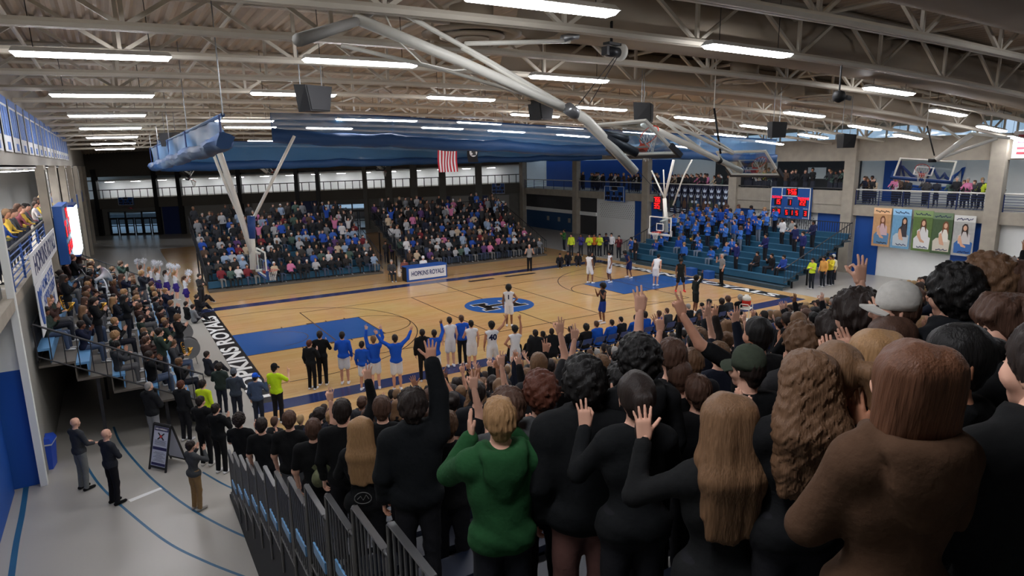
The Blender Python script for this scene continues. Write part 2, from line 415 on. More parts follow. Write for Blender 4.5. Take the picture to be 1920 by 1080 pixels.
        A(N+V3(0, -.045, -.045), N+V3(s*ft*.1, fy, -.052), .040, .036, (1, 1, .95), SHOE, .015); A(N, N+V3(0, -.01, -.03), .042, .042, None, SHOE, .02)
    if skirt:
        for t in np.linspace(0, 6.28, 11)[:-1]: A(pel+V3(.1*math.cos(t), .07*math.sin(t), .02), pel+V3(.2*math.cos(t), .17*math.sin(t), -.2), .03, .035, None, PANTS, .03)
    wf = None
    if warp:
        def wf(X):
            z, x, y = X[..., 2], X[..., 0], X[..., 1]
            return warp*(np.sin(42*z+9*x+6*np.sin(7*x+3*y)+2*np.sin(13*z))*.5+np.sin(23*z-14*x+11*y)*.5)*np.clip((1.5-z)*3, 0, 1)*np.clip((z-.15)*4, 0, 1)
    parts = [surface(P, h, warp=wf)]
    ho = U((0, .012, 1.625)); Rh = Rl@rotm('z', hy)@rotm('x', hp)@rotm('y', ht)
    if hh: parts.append(surface(head_prims(Rh, ho, fem)+[(ho+Rh@V3(0, -.012, -.05), U((0, -.008, 1.50)), .05-.006*fem, .05-.006*fem, None, SKIN, .02)], hh))
    if hands:
        for g, W, d, pl, left in H: parts.append(place_hand(g, W, d, pl, left, 1-.08*fem, hx))
    v = []; q = []; l = []; b = 0
    for a in parts: v.append(a[0]); q.append(a[1]+b); l.append(a[2]); b += len(a[0])
    Mh = Matrix.Identity(4)
    for i in range(3):
        for j in range(3): Mh[i][j] = Rh[i][j]
        Mh[i][3] = ho[i]
    return np.concatenate(v), np.concatenate(q), np.concatenate(l), Mh, [(W, d) for _g, W, d, _p, _l in H]
# ---- hair, built about the head's centre
def noise3(X, f, seed=0, n=14):
    r = np.random.default_rng(seed); o = 0
    for k in range(n):
        d = r.normal(size=3); d /= np.linalg.norm(d); o = o+np.sin(X@(d*f*r.uniform(.6, 1.7))+r.uniform(0, 6.28))
    return o/n**.5*.75
def hair_mesh(style, h=.0105):
    P = []
    def A(a, b, ra, rb, sq=None, k=.03): P.append((V3(*a), V3(*b), ra, rb, sq, 0, k))
    fr = .006; am = .003
    if style in ('short', 'crop', 'fringe', 'pony', 'bun', 'long', 'lob', 'wavy', 'sidepony', 'mop', 'buzz'):
        t = {'buzz': -.004, 'crop': .003, 'short': .010, 'fringe': .013, 'mop': .026}.get(style, .010)
        A((0, -.024, .045), (0, .000, .050), .088+t, .083+t, (.93, 1, 1.05))
        A((0, -.055, -.01), (0, -.052, -.045), .066+t*.6, .050+t*.4, (1.0, .85, 1))
        for s in (-1, 1): A((s*.062, -.012, .025), (s*.066, -.02, -.008), .030+t*.5, .018+t*.3, (.7, 1, 1), .02)
        if style in ('fringe', 'mop'):
            for x in (-.05, -.017, .017, .05): A((x, .045, .10), (x*1.1, .082, .062), .034, .020, None, .03)
    if style in ('curly', 'afro', 'curlytop'):
        r = {'curly': .028, 'afro': .05, 'curlytop': .032}[style]; am = .011; fr = 1
        A((0, -.022, .050), (0, .005, .060), .086+r, .080+r, (.95, 1, 1.02))
        A((0, -.055, -.01), (0, -.05, -.05), .066+r*.6, .052+r*.3)
        for s in (-1, 1): A((s*.066, -.015, .02), (s*.07, -.02, -.02), .03+r*.6, .02+r*.4, None, .03)
    if style in ('long', 'wavy'):
        w = .0 if style == 'long' else .03
        for x in np.linspace(-.075, .075, 7):
            A((x*.75, -.055, .07), (x*(1.2+w*6), -.112, -.18), .046, .036+w*.5, None, .06); A((x*(1.2+w*6), -.112, -.18), (x*(1.3+w*6), -.115, -.44-.02*math.cos(x*60)), .036+w*.5, .012+w*.4, None, .06)
        for s in (-1, 1):
            A((s*.075, -.02, .03), (s*.098, -.04, -.12), .032, .034, (.8, 1, 1), .03); A((s*.098, -.04, -.12), (s*.108, -.09, -.34), .033, .010+w, None, .05)
    if style == 'lob':
        for i, x in enumerate(np.linspace(-.08, .08, 9)): A((x*.7, -.055, .07), (x*1.25, -.092+.012*(i % 2), -.215-.03*math.cos(x*18)-.012*(i % 3)), .050, .017, None, .045)
        for s in (-1, 1): A((s*.070, -.01, .05), (s*.104, -.05, -.19), .036, .018, (.9, 1, 1), .04)
    if style in ('pony', 'sidepony'):
        s = 0 if style == 'pony' else .07
        A((s*.5, -.11, .05), (s*.8, -.135, .045), .030, .036, None, .02); A((s*.8, -.135, .045), (s*1.5, -.16, -.10), .036, .040, None, .03); A((s*1.5, -.16, -.10), (s*1.9, -.14, -.28), .038, .014, None, .03)
    if style == 'bun': A((0, -.125, .055), (0, -.12, .055), .042, .042, None, .02)
    def warp(X):
        th = np.arctan2(X[..., 0], -X[..., 1]+.0001); z = X[..., 2]
        if style in ('curly', 'afro', 'curlytop'): return am*.75*noise3(X, 120, 3)+am*.5*noise3(X, 240, 5)
        if style == 'wavy': return .0048*noise3(X*V3(1, 1, .7), 120, 4)+.0035*np.sin(X[..., 0]*330+4*np.sin(z*60+X[..., 0]*40))
        if style == 'buzz': return .0012*noise3(X, 200, 3)
        cr = np.arctan2(X[..., 0], X[..., 1]+.03); lock = np.sin(cr*17+3*noise3(X, 30, 8))*.0035+np.sin(cr*41+4*noise3(X, 50, 9))*.0018
        if style in ('short', 'crop', 'fringe'): return (lock+.003*noise3(X, 75, 7))*(.6 if style == 'crop' else 1.15)
        if style == 'mop': return .008*noise3(X*V3(1.2, 1.2, .7), 80, 6)+lock*1.3
        return .0016*np.sin(X[..., 0]*430+5*np.sin(z*9)+X[..., 1]*150)*np.clip((.12-z)*9, .4, 1)+.0035*noise3(X*V3(1, 1, .12), 95, 2)
    # keep the face clear
    v, q, l = surface(P, h, warp=warp)
    keep = np.ones(len(q), bool)
    c = v[q].mean(1)
    if style in ('curly', 'afro'): keep = ~((c[:, 1] > .055) & (c[:, 2] < .035) & (np.abs(c[:, 0]) < .07))
    return rawmesh('hair', v, q[keep], smooth=True)
def cap_mesh(kind):
    mb = MB(); prof = [(.098, -.005), (.100, .03), (.094, .07), (.075, .105), (.045, .125), (.012, .133)]
    if kind == 'beanie': prof = [(.102, -.02), (.108, -.015), (.108, .03), (.101, .035), (.100, .07), (.082, .115), (.05, .138), (.012, .146)]
    n0 = 24; V = []
    mb.lathe(prof, (0, -.012, .028), n0)
    mb.v = [(x*.92, y*1.04, z) for x, y, z in mb.v]
    if kind != 'beanie':
        f = -1 if kind == 'backcap' else 1
        top = []; 
        P = np.zeros((9, 4, 3))
        for i, t in enumerate(np.linspace(-1.05, 1.05, 9)):
            for j, r in enumerate((.09, .12, .145, .165)):
                rr = .09+(r-.09)*math.cos(t*.75); P[i, j] = (math.sin(t)*rr*.95, f*(math.cos(t)*rr*1.04+.002)-.012, .032-.10*(rr-.09)-.035*math.sin(t)**2)
        mb.grid(P); Q = P.copy(); Q[..., 2] -= .005; mb.grid(Q[::-1])
        mb.add([(0, -.012, .160)], []); mb.tube((0, -.012, .158), (0, -.012, .166), .008, n=8)
    me = mb.mesh('cap', [], True); return me
# ---------------------------------------------------------------- palette
BEIGE = mat('painted_steel', (208, 200, 184), .55, var=.08, scale=3)
DECK = mat('deck_paint', (190, 172, 150), .7, var=.08, scale=2)
WHITE = mat('white_paint', (238, 240, 237), .6, var=.04, scale=3)
WHITEM = mat('white_metal', (238, 236, 226), .35, var=.04, scale=8)
CONC = mat('concrete', (168, 160, 146), .85, var=.22, scale=2.5, bump=.25)
CONCD = mat('dark_concrete', (112, 110, 104), .9, var=.2, scale=2, bump=.2)
BLUE = mat('blue_paint', (20, 78, 160), .55, var=.06, scale=2)
NAVY = mat('navy_paint', (24, 44, 96), .5, var=.05)
BLACK = mat('black_metal', (22, 22, 24), .45, var=.1)
DGREY = mat('dark_grey', (58, 58, 60), .7, var=.1, scale=4)
GREYP = mat('grey_panel', (150, 148, 142), .7, var=.06, scale=1.5)
GREYF = mat('sports_floor', (172, 168, 160), .30, var=.05, scale=.7)
BLKP = mat('court_black', (24, 24, 26), .3)
WHTP = mat('court_white', (235, 235, 232), .3)
BLUEP = mat('court_blue', (42, 90, 158), .22, var=.04, scale=1.2)
NAVYP = mat('court_navy', (30, 46, 94), .22, var=.04, scale=1.2)
LINEP = mat('court_line', (92, 66, 46), .25)
LANE = mat('lane_line', (36, 92, 128), .4, var=.1, scale=2)
GALV = mat('galvanised_steel', (150, 152, 154), .35, .7)
def wood_mat():
    m = mat('maple_floor', (212, 168, 108), .16); nt = m.node_tree; b = nt.nodes['Principled BSDF']
    tc = nt.nodes.new('ShaderNodeTexCoord'); mp = nt.nodes.new('ShaderNodeMapping'); mp.inputs['Rotation'].default_value = (0, 0, 0)
    br = nt.nodes.new('ShaderNodeTexBrick'); br.inputs['Scale'].default_value = 1; br.inputs['Brick Width'].default_value = 1.4; br.inputs['Row Height'].default_value = .11
    br.inputs['Mortar Size'].default_value = .002
    a, c = lin((220, 180, 124)), lin((210, 166, 108)); br.inputs['Color1'].default_value = a; br.inputs['Color2'].default_value = c; br.inputs['Mortar'].default_value = lin((180, 135, 84))
    nz = nt.nodes.new('ShaderNodeTexNoise'); nz.inputs['Scale'].default_value = .35
    mx = nt.nodes.new('ShaderNodeMix'); mx.data_type = 'RGBA'; mx.blend_type = 'MULTIPLY'; mx.inputs['Factor'].default_value = .25
    nt.links.new(tc.outputs['Object'], mp.inputs[0]); nt.links.new(mp.outputs[0], br.inputs['Vector']); nt.links.new(tc.outputs['Object'], nz.inputs['Vector'])
    nt.links.new(br.outputs['Color'], mx.inputs['A']); nt.links.new(nz.outputs['Color'], mx.inputs['B']); nt.links.new(mx.outputs['Result'], b.inputs['Base Color'])
    return m
WOOD = wood_mat()
def glass_mat(name, rgb, mixf=.12, rough=.05):
    m = bpy.data.materials.new(name); m.use_nodes = True; nt = m.node_tree
    for n in list(nt.nodes): nt.nodes.remove(n)
    o = nt.nodes.new('ShaderNodeOutputMaterial'); t = nt.nodes.new('ShaderNodeBsdfTransparent'); g = nt.nodes.new('ShaderNodeBsdfGlossy'); x = nt.nodes.new('ShaderNodeMixShader')
    t.inputs[0].default_value = lin(rgb); g.inputs['Roughness'].default_value = rough; x.inputs[0].default_value = mixf
    nt.links.new(t.outputs[0], x.inputs[1]); nt.links.new(g.outputs[0], x.inputs[2]); nt.links.new(x.outputs[0], o.inputs[0]); return m
GLASS = glass_mat('clear_glass', (235, 242, 245))
def mesh_fabric(name, rgb, cover):
    m = bpy.data.materials.new(name); m.use_nodes = True; nt = m.node_tree; b = nt.nodes['Principled BSDF']; b.inputs['Base Color'].default_value = lin(rgb); b.inputs['Roughness'].default_value = .5
    t = nt.nodes.new('ShaderNodeBsdfTransparent'); x = nt.nodes.new('ShaderNodeMixShader'); x.inputs[0].default_value = cover; o = nt.nodes['Material Output']
    nt.links.new(t.outputs[0], x.inputs[1]); nt.links.new(b.outputs[0], x.inputs[2]); nt.links.new(x.outputs[0], o.inputs[0]); return m
NETTING = mesh_fabric('blue_netting', (58, 120, 172), .6)
VINYL = mat('blue_vinyl', (18, 64, 112), .6, var=.08, scale=3)

# ---------------------------------------------------------------- floor and court
L_, W_ = 25.6, 15.24
struct('floor', MB().box((-7.2, -24, -.3), (37, 66, -.004)), GREYF)
mb = MB().box((-.75, -3.6, -.02), (27.3, 46, 0)); struct('floor_court', mb, WOOD)
def paint(name, polys, m, z, parent=None):
    mb = MB()
    for p in polys: mb.plate([(x, y, z) for x, y in p], (0, 0, .0015))
    return struct(name, mb, m, parent)
def rect(x0, y0, x1, y1): return [(x0, y0), (x1, y0), (x1, y1), (x0, y1)]
def arc(cx, cy, r, a0, a1, w=.05, n=40):
    out = []
    for i in range(n):
        t0, t1 = a0+(a1-a0)*i/n, a0+(a1-a0)*(i+1)/n
        out.append([(cx+r*math.cos(t0), cy+r*math.sin(t0)), (cx+(r+w)*math.cos(t0), cy+(r+w)*math.sin(t0)), (cx+(r+w)*math.cos(t1), cy+(r+w)*math.sin(t1)), (cx+r*math.cos(t1), cy+r*math.sin(t1))])
    return out
PI = math.pi
court = bpy.data.objects['floor_court']
navy = [rect(-.85, W_, L_+.9, W_+.85), rect(-.85, -.85, L_+.9, 0)]
paint('trim_sideline', navy, NAVYP, .001, court)
paint('trim_baseline', [rect(-.80, 0, 0, W_), rect(L_, 0, L_+.9, W_)], BLKP, .001, court)
keys = [rect(0, 5.79, 5.79, 9.45), rect(L_-5.79, 5.79, L_, 9.45)]
paint('trim_key', keys, BLUEP, .001, court)
ln = []
for s, bx in ((1, 0), (-1, L_)):
    X = lambda x: bx+s*x
    ln += [rect(X(0), 5.74, X(5.79), 5.79), rect(X(0), 9.45, X(5.79), 9.5), rect(X(5.77), 5.74, X(5.82), 9.5)]
    ln += [rect(X(0), 1.60, X(1.6), 1.65), rect(X(0), 13.6, X(1.6), 13.65)]
    a = (-PI/2, PI/2) if s > 0 else (PI/2, 3*PI/2)
    ln += arc(X(1.6), 7.62, 5.98, *a); ln += arc(X(5.79), 7.62, 1.8, *a, n=24); ln += arc(X(1.6), 7.62, 1.22, *a, w=.03, n=20)
    for d in (2.13, 3.3, 4.2, 5.1):
        for y0, y1 in ((5.55, 5.74), (9.5, 9.69)): ln.append(rect(X(d), y0, X(d+(.3 if d == 3.3 else .06)), y1))
ln += [rect(L_/2-.03, 0, L_/2+.03, W_)]
paint('trim_court_line', ln, LINEP, .003, court)
vb = [rect(3.6, 3.0, 22.0, 3.05), rect(3.6, 12.12, 22, 12.17), rect(3.6, 3.0, 3.65, 12.17), rect(21.95, 3, 22, 12.17), rect(9.72, 3, 9.77, 12.17), rect(15.8, 3, 15.85, 12.17), rect(-.6, 17.2, 27, 17.24), rect(-.5, 17.0, -.38, 20.2)]
paint('trim_volleyball_line', vb, LINEP, .005, court)
paint('trim_center_disc', [[(L_/2+1.83*math.cos(t), 7.62+1.83*math.sin(t)) for t in np.linspace(0, 2*PI, 49)[:-1]]], BLUEP, .005, court)
def hlogo(s):
    a = [rect(-1.25, -.55, -.45, -.33), rect(-1.25, .33, -.45, .55), rect(.45, -.55, 1.25, -.33), rect(.45, .33, 1.25, .55), rect(-1.02, -.4, -.62, .4), rect(.62, -.4, 1.02, .4), rect(-.8, -.13, .8, .13)]
    return [[(L_/2+x+(s if x > cx else -s), 7.62+y*1.5+(s if y > cy else -s)) for x, y in p] for p in a for cx, cy in [(sum(q[0] for q in p)/4, sum(q[1] for q in p)/4)]]
paint('trim_center_letter_edge', hlogo(.055), WHTP, .007, court); paint('trim_center_letter', hlogo(0.), BLKP, .009, court)
paint('trim_court_number', [rect(14.6, 14.2, 16.4, 14.55), rect(17.3, 14.25, 19.6, 14.6)], BLKP, .003, court)
o = lettering('HOPKINS ROYALS', (-.41, 7.3, .0035), (0, 1, 0), (-1, 0, 0), .92, WHTP, None, 'trim_baseline_lettering', width=13.6, off=.03, extrude=.0008); o['kind'] = 'structure'; o.parent = court
o = lettering('HOPKINS ROYALS', (L_+.45, 7.5, .0035), (0, -1, 0), (1, 0, 0), .95, WHTP, None, 'trim_baseline_lettering', width=13.8, off=.03, extrude=.0008); o.parent = court; o['kind'] = 'structure'
# running lanes on the grey floor, measured from the photograph
flo = bpy.data.objects['floor']
def lane(name, px, w):
    P = [at(x, y, 'z', 0)[:2] for x, y in px]
    # Catmull-Rom through the measured points
    Q = []
    for i in range(len(P)-1):
        p0, p1, p2, p3 = P[max(i-1, 0)], P[i], P[i+1], P[min(i+2, len(P)-1)]
        for t in np.linspace(0, 1, 9)[:-1]: Q.append(.5*(2*p1+(p2-p0)*t+(2*p0-5*p1+4*p2-p3)*t*t+(3*p1-p0-3*p2+p3)*t**3))
    Q.append(P[-1]); Q = np.array(Q); T = np.gradient(Q, axis=0); T /= np.linalg.norm(T, axis=1)[:, None]; N = np.stack([-T[:, 1], T[:, 0]], 1)*w/2
    paint(name, [[Q[i]+N[i], Q[i]-N[i], Q[i+1]-N[i+1], Q[i+1]+N[i+1]][::-1] for i in range(len(Q)-1)], LANE, -.0035, flo)
lane('trim_lane', [(50, 905), (42, 960), (30, 1020), (20, 1090)], .11)
lane('trim_lane', [(158, 866), (186, 908), (232, 952), (310, 1014), (384, 1052), (460, 1082)], .055)
lane('trim_lane', [(213, 800), (226, 830), (262, 874), (303, 913), (365, 958), (450, 1002), (520, 1024), (640, 1045)], .055)
lane('trim_lane', [(380, 885), (420, 908), (470, 930), (520, 950)], .05)
paint('trim_lane_mark', [rect(*at(243, 938, 'z', 0)[:2], *(at(243, 938, 'z', 0)[:2]+.01))][:0]+[[tuple(at(x, y, 'z', 0)[:2]) for x, y in ((240, 937), (245, 941), (305, 916), (302, 913))]], WHTP, -.0035, flo)
# ---------------------------------------------------------------- roof: a gently domed steel deck on trusses
RP = (9.728, .001579, 3.914, .00272, .000334)
def zroof(x, y): return RP[0]-RP[1]*(x-RP[2])**2-RP[3]*(y+10)-RP[4]*(y+10)**2
def on_roof(px, py, dz=0):
    d = ray(px, py); t = np.linspace(3, 90, 3000); P = CAM+t[:, None]*d
    f = P[:, 2]-zroof(P[:, 0], P[:, 1])-dz; i = int(np.argmax(f > 0)) if (f > 0).any() else len(t)-1
    return P[i]
mb = MB(); ys = np.linspace(-24, 66, 40); xs = np.arange(-7.2, 38, .15)
P = np.zeros((len(xs)*2, len(ys), 3))
for i, x in enumerate(xs):
    for k, (dx, dz) in enumerate(((0, 0), (.075, .075)) if i % 2 == 0 else ((0, .075), (.075, 0))):
        P[2*i+k, :, 0] = x+dx; P[2*i+k, :, 1] = ys; P[2*i+k, :, 2] = [max(zroof(x+dx, y), 6.0)+1.25+dz for y in ys]
mb.grid(P); struct('ceiling', mb, DECK)
ty = [-19.4, -16.4, -13.6, -10.9, -8.2, -5.4, -2.3, .9, 4.2, 7.6, 11, 14.6, 18.3, 22.2, 26.4, 31, 36]
webme = MB().bar((0, 0, -.5), (0, 0, .5), .07, .07, 0, (0, 1, 0)).mesh('web_member', [BEIGE])
def span(name, me, p, q, parent):
    p, q = Vector(p), Vector(q); d = q-p
    o = bpy.data.objects.new(name, me); o.location = (p+q)/2; o.rotation_mode = 'QUATERNION'; o.rotation_quaternion = d.to_track_quat('Z', 'Y'); o.scale = (1, 1, d.length); return link(o, parent)
for y in ty:
    if y > 14: x0, x1 = -6.9, (36 if y < 30 else 36)
    else: x0, x1 = -6.9, 35.6
    xx = np.linspace(x0, x1, 25)
    b = MB(); c = MB()
    for k in (-.09, .09):
        b.path([(x, y+k*.6, zroof(x, y)+.06) for x in xx[::2]], .075, 6); c.path([(x, y+k*.6, zroof(x, y)+1.18) for x in xx[::2]], .06, 6)
    t = tag(b.build('roof_truss', BEIGE, org=(15, y, zroof(15, y))), kind='structure')
    c.build('top_chord', BEIGE, t, org=(15, y, zroof(15, y)), loc=(0, 0, 0))
    n = 26 if y < 14 else 18
    xx = np.linspace(x0+.2, x1-.2, n)
    o_ = np.array((15, y, zroof(15, y)))
    for i in range(n-1):
        a, d = xx[i], xx[i+1]; za, zd = (.06, 1.18) if i % 2 == 0 else (1.18, .06)
        span('web_member', webme, np.array((a, y, zroof(a, y)+za))-o_, np.array((d, y, zroof(d, y)+zd))-o_, t)
    for x in xx[0::2]: span('web_member', webme, np.array((x, y, zroof(x, y)+.06))-o_, np.array((x, y, zroof(x, y)+1.18))-o_, t)
# purlins running the length of the hall
for x in (-5.2, -1.2, 2.6, 6.4, 10.4, 14.4, 18.6, 22.8, 27, 31.4):
    t = MB().path([(x, y, zroof(x, y)+.95) for y in np.linspace(-23, 40, 14)], .05, 6)
    struct('roof_purlin', t, BEIGE)
# air ducts between the trusses, each with its round ceiling diffuser
DUCT = mat('duct_paint', (166, 153, 135), .6, var=.05, scale=2)
for y, x0, x1 in ((-15.0, 2, 34), (-9.5, 4, 34), (-3.8, 7, 34)):
    mb = MB()
    P = np.zeros((24, 15, 3))
    for i, x in enumerate(np.linspace(x0, x1, 24)):
        for j, a in enumerate(np.linspace(0, 2*PI, 15)): P[i, j] = (x, y+1.15*math.cos(a), zroof(x, y)+.70+.56*math.sin(a))
    mb.grid(P[:, ::-1]); mb.add(P[0, :-1], [tuple(range(14))]); mb.add(P[-1, :-1], [tuple(range(14))[::-1]])
    tag(mb.build('air_duct', DUCT, smooth=True, org=((x0+x1)/2, y, zroof(x0, y))), 'long round beige air duct hung between the roof trusses, '+{-15.0: 'the nearest of three', -9.5: 'the middle of three', -3.8: 'the farthest of three'}[y], 'duct', 'air ducts under the roof deck')
for k, (px, py) in enumerate(((885, 66), (1395, 151), (1531, 183))):
    p = on_roof(px, py, .1); t = thing('ceiling_diffuser', ['large round beige air diffuser under the roof behind the white backstop mast', 'round beige ringed air diffuser above the black loudspeaker and long lights', 'smaller round beige air diffuser beside the ceiling camera pod'][k], 'air vent', p)
    for r, z in ((.95, 0), (.62, -.05), (.32, -.08)): MB().lathe([(r, .03), (r+.0, 0), (r-.16, -.03), (r-.2, .02)], (0, 0, z), 28).build('diffuser_ring', DUCT, t, True)
    MB().lathe([(.4, .05), (.42, .5)], n=24).build('diffuser_neck', DUCT, t, True)
# ---------------------------------------------------------------- long ceiling lights, measured spots on the roof, then extra ones added for fill
LENS = mat('lamp_lens', (250, 250, 255), emit=LAMP)
HOUS = mat('lamp_housing', (225, 225, 220), .5)
hm = MB(); hm.hexa([(-1.24, -.17, 0), (1.24, -.17, 0), (1.24, .17, 0), (-1.24, .17, 0), (-1.2, -.08, .09), (1.2, -.08, .09), (1.2, .08, .09), (-1.2, .08, .09)]); hm = hm.mesh('housing', [HOUS])
lm = MB(); lm.hexa([(-1.18, -.11, -.06), (1.18, -.11, -.06), (1.18, .11, -.06), (-1.18, .11, -.06), (-1.22, -.15, -.004), (1.22, -.15, -.004), (1.22, .15, -.004), (-1.22, .15, -.004)]); lm = lm.mesh('lens', [LENS])
wm = MB().tube((0, 0, 0), (0, 0, 1.1), .008, n=5).mesh('hanger', [BLACK])
LIGHTS = [(178, 103), (194, 178), (202, 216), (208, 240), (211, 257), (213, 269), (216, 279), (680, 116), (552, 176), (459, 226), (500, 264), (470, 238), (1022, 8), (1069, 147), (866, 184), (1405, 94), (1668, 170), (1509, 214), (1421, 238), (1778, 211), (1622, 239), (1525, 255), (1702, 256), (1860, 241), (1128, 203), (1304, 222), (1004, 216),
          (618, 240), (735, 225), (680, 224), (830, 240), (900, 230), (950, 246), (1060, 238), (1075, 254), (1200, 248), (1912, 260), (1370, 254)]
ADDED_LIGHTS = [(-3.7, -12.5), (6.5, -19.3), (-3.7, -19), (13, -16.5), (22, -15), (28, -12), (30, -17), (32, 6), (32, 13)]  # extra fixtures, mostly out of view, added to brighten the crowd and right wall
names = ['left', 'second', 'middle', 'right']
n_l = 0
spots = [(on_roof(*p, -.12), p) for p in LIGHTS]+[(np.array((x, y, zroof(x, y)-.12)), None) for x, y in ADDED_LIGHTS]
for p, px in spots:
    t = thing('ceiling_light', 'long white fluorescent ceiling light hung under the roof trusses', 'ceiling light', p, 0, 'long fluorescent lights under the trusses')
    s = (zroof(p[0]+1, p[1])-zroof(p[0]-1, p[1]))/2; t.rotation_euler = (0, -math.atan(s), 0)
    for nm, me in (('housing', hm), ('lens', lm)): link(bpy.data.objects.new(nm, me), t)
    for x in (-.9, .9): o = link(bpy.data.objects.new('hanger', wm), t); o.location = (x, 0, .09)
    t['_px'] = 0
    n_l += 1
LT = [o for o in bpy.data.objects if o.name.startswith('ceiling_light')]
for o in LT: del o['_px']
ORD = ['first', 'second', 'third', 'fourth', 'fifth', 'sixth', 'seventh', 'eighth', 'ninth', 'tenth', 'eleventh', 'twelfth', 'thirteenth', 'fourteenth', 'fifteenth', 'sixteenth', 'seventeenth', 'eighteenth', 'nineteenth', 'twentieth']+['twenty-'+x for x in ('first', 'second', 'third', 'fourth', 'fifth', 'sixth', 'seventh', 'eighth', 'ninth')]+['thirtieth']+['thirty-'+x for x in ('first', 'second', 'third', 'fourth', 'fifth', 'sixth', 'seventh', 'eighth', 'ninth')]+['fortieth']+['forty-'+x for x in ('first', 'second', 'third', 'fourth', 'fifth', 'sixth', 'seventh', 'eighth', 'ninth')]+['fiftieth']
for k in range(7): LT[k]['label'] = 'long white ceiling light, %s from the camera in the row beside the left wall' % ORD[k]
rest = sorted(range(7, len(LIGHTS)), key=lambda k: LIGHTS[k][0])
for j, k in enumerate(rest): LT[k]['label'] = 'long white ceiling light over the hall, %s from the left beyond the wall row' % ORD[j]
for j, k in enumerate(range(len(LIGHTS), len(LT))): LT[k]['label'] = 'added ceiling fill light near the right wall and the student stand, %s of the row' % ORD[j]
# ---------------------------------------------------------------- right wall (x = 36): galleries, concrete, blue and white panels
RX = 36.0
rw = MB(); colY = [40.8, 30.9, 20.9, 11.6, 2.7, -5.2, -14]
rw.box((RX, -20, 0), (RX+.3, 42, 3.7)); struct('wall_right', rw, WHITE)
wall_r = bpy.data.objects['wall_right']
mb = MB(); mb.box((RX-.35, -20, 3.65), (RX+4, 42, 4.3)); struct('trim_gallery_slab', mb, CONC, wall_r)
mb = MB(); mb.box((RX-.4, 2.9, 4.25), (RX-.1, 11.5, 5.15)); struct('trim_gallery_parapet', mb, CONC, wall_r)
mb = MB(); mb.box((RX-.3, -20, 7.0), (RX+.1, 11.3, 8.35)); mb.box((RX-.3, 11.3, 7.3), (RX+.1, 42, 8.3)); struct('trim_upper_beam', mb, CONC, wall_r)
for k, y in enumerate(colY):
    cm = MB().box((RX-.55, y-.35, 0), (RX-.05, y+.35, 8.3)); struct('trim_column', cm, CONC, wall_r)
for y0, y1 in ((19.2, 20.5), (21.3, 22.6), (9.9, 11.2), (3.1, 4.9), (.8, 2.3), (-5, -3.3), (12.0, 13.8)):
    struct('trim_blue_panel', MB().box((RX-.06, y0, 0), (RX-.02, y1, 3.65)), BLUE, wall_r)
# white acoustic panels with rows of slots
SLOT = mat('slot_shadow', (120, 122, 122), .8)
for y0, y1, z0, z1 in ((22.8, 27.4, 1.9, 3.1), (5.2, 9.6, 2.5, 3.5)):
    mb = MB()
    for i, y in enumerate(np.arange(y0, y1, .28)):
        for j, z in enumerate(np.arange(z0, z1, .17)): mb.box((RX-.012, y+.14*(j % 2), z), (RX, y+.14*(j % 2)+.05, z+.09))
    mb.build('acoustic_slots', SLOT, wall_r)['kind'] = 'stuff'
struct('trim_opening_soffit', MB().box((RX-.15, 28, 1.9), (RX, 41, 2.25)), WHITE, wall_r)
struct('trim_dark_panel', MB().box((RX-.05, 28, 2.25), (RX-.01, 41, 3.65)), DGREY, wall_r)
struct('trim_blue_panel', MB().box((RX-.05, 31.2, 0), (RX-.01, 41, 1.9)), mat('teal_wall', (30, 70, 110), .6), wall_r)
struct('trim_dark_opening', MB().box((RX-.05, 28.0, 0), (RX-.01, 30.6, 1.9)), DGREY, wall_r)
for y in (32.2, 34.0, 36): struct('trim_notice', MB().box((RX-.08, y, .95), (RX-.05, y+.4, 1.4)), GREYP, wall_r)
# back of the right gallery
mb = MB().box((RX+3.9, -20, 4.3), (RX+4.1, 48, 8.4)); struct('wall_gallery_right', mb, WHITE)
gw = bpy.data.objects['wall_gallery_right']
for y0, y1, m in ((22, 42, BLUE), (4.5, 11, DGREY), (12, 17, DGREY), (1.9, 2.9, BLUE)): struct('trim_gallery_panel', MB().box((RX+3.8, y0, 4.3), (RX+3.9, y1, 7.2)), m, gw)
for y in (7, 12.5): struct('trim_notice_board', MB().box((RX+3.76, y, 5.7), (RX+3.8, y+1.4, 6.5)), WHITE, gw)
# clerestory glazing above the right wall
for k, (y0, y1) in enumerate(((-19, -14.3), (-13.7, -5.5), (-4.9, 2.4), (3.0, 11.3), (11.9, 20.6))):
    w = thing('window_%d' % (k+1), None, None, (RX+.5, (y0+y1)/2, 8.9)); w['kind'] = 'structure'; del_ = None
    a = (y1-y0)/2
    MB().box((-.02, -a, -.55), (.02, a, .6)).build('pane', GLASS, w)
    f = MB()
    for y in np.linspace(-a, a, 7): f.box((-.05, y-.04, -.6), (.05, y+.04, .65))
    for z in (-.6, .6): f.box((-.05, -a, z-.05), (.05, a, z+.05))
    f.build('window_frame', BEIGE, w)
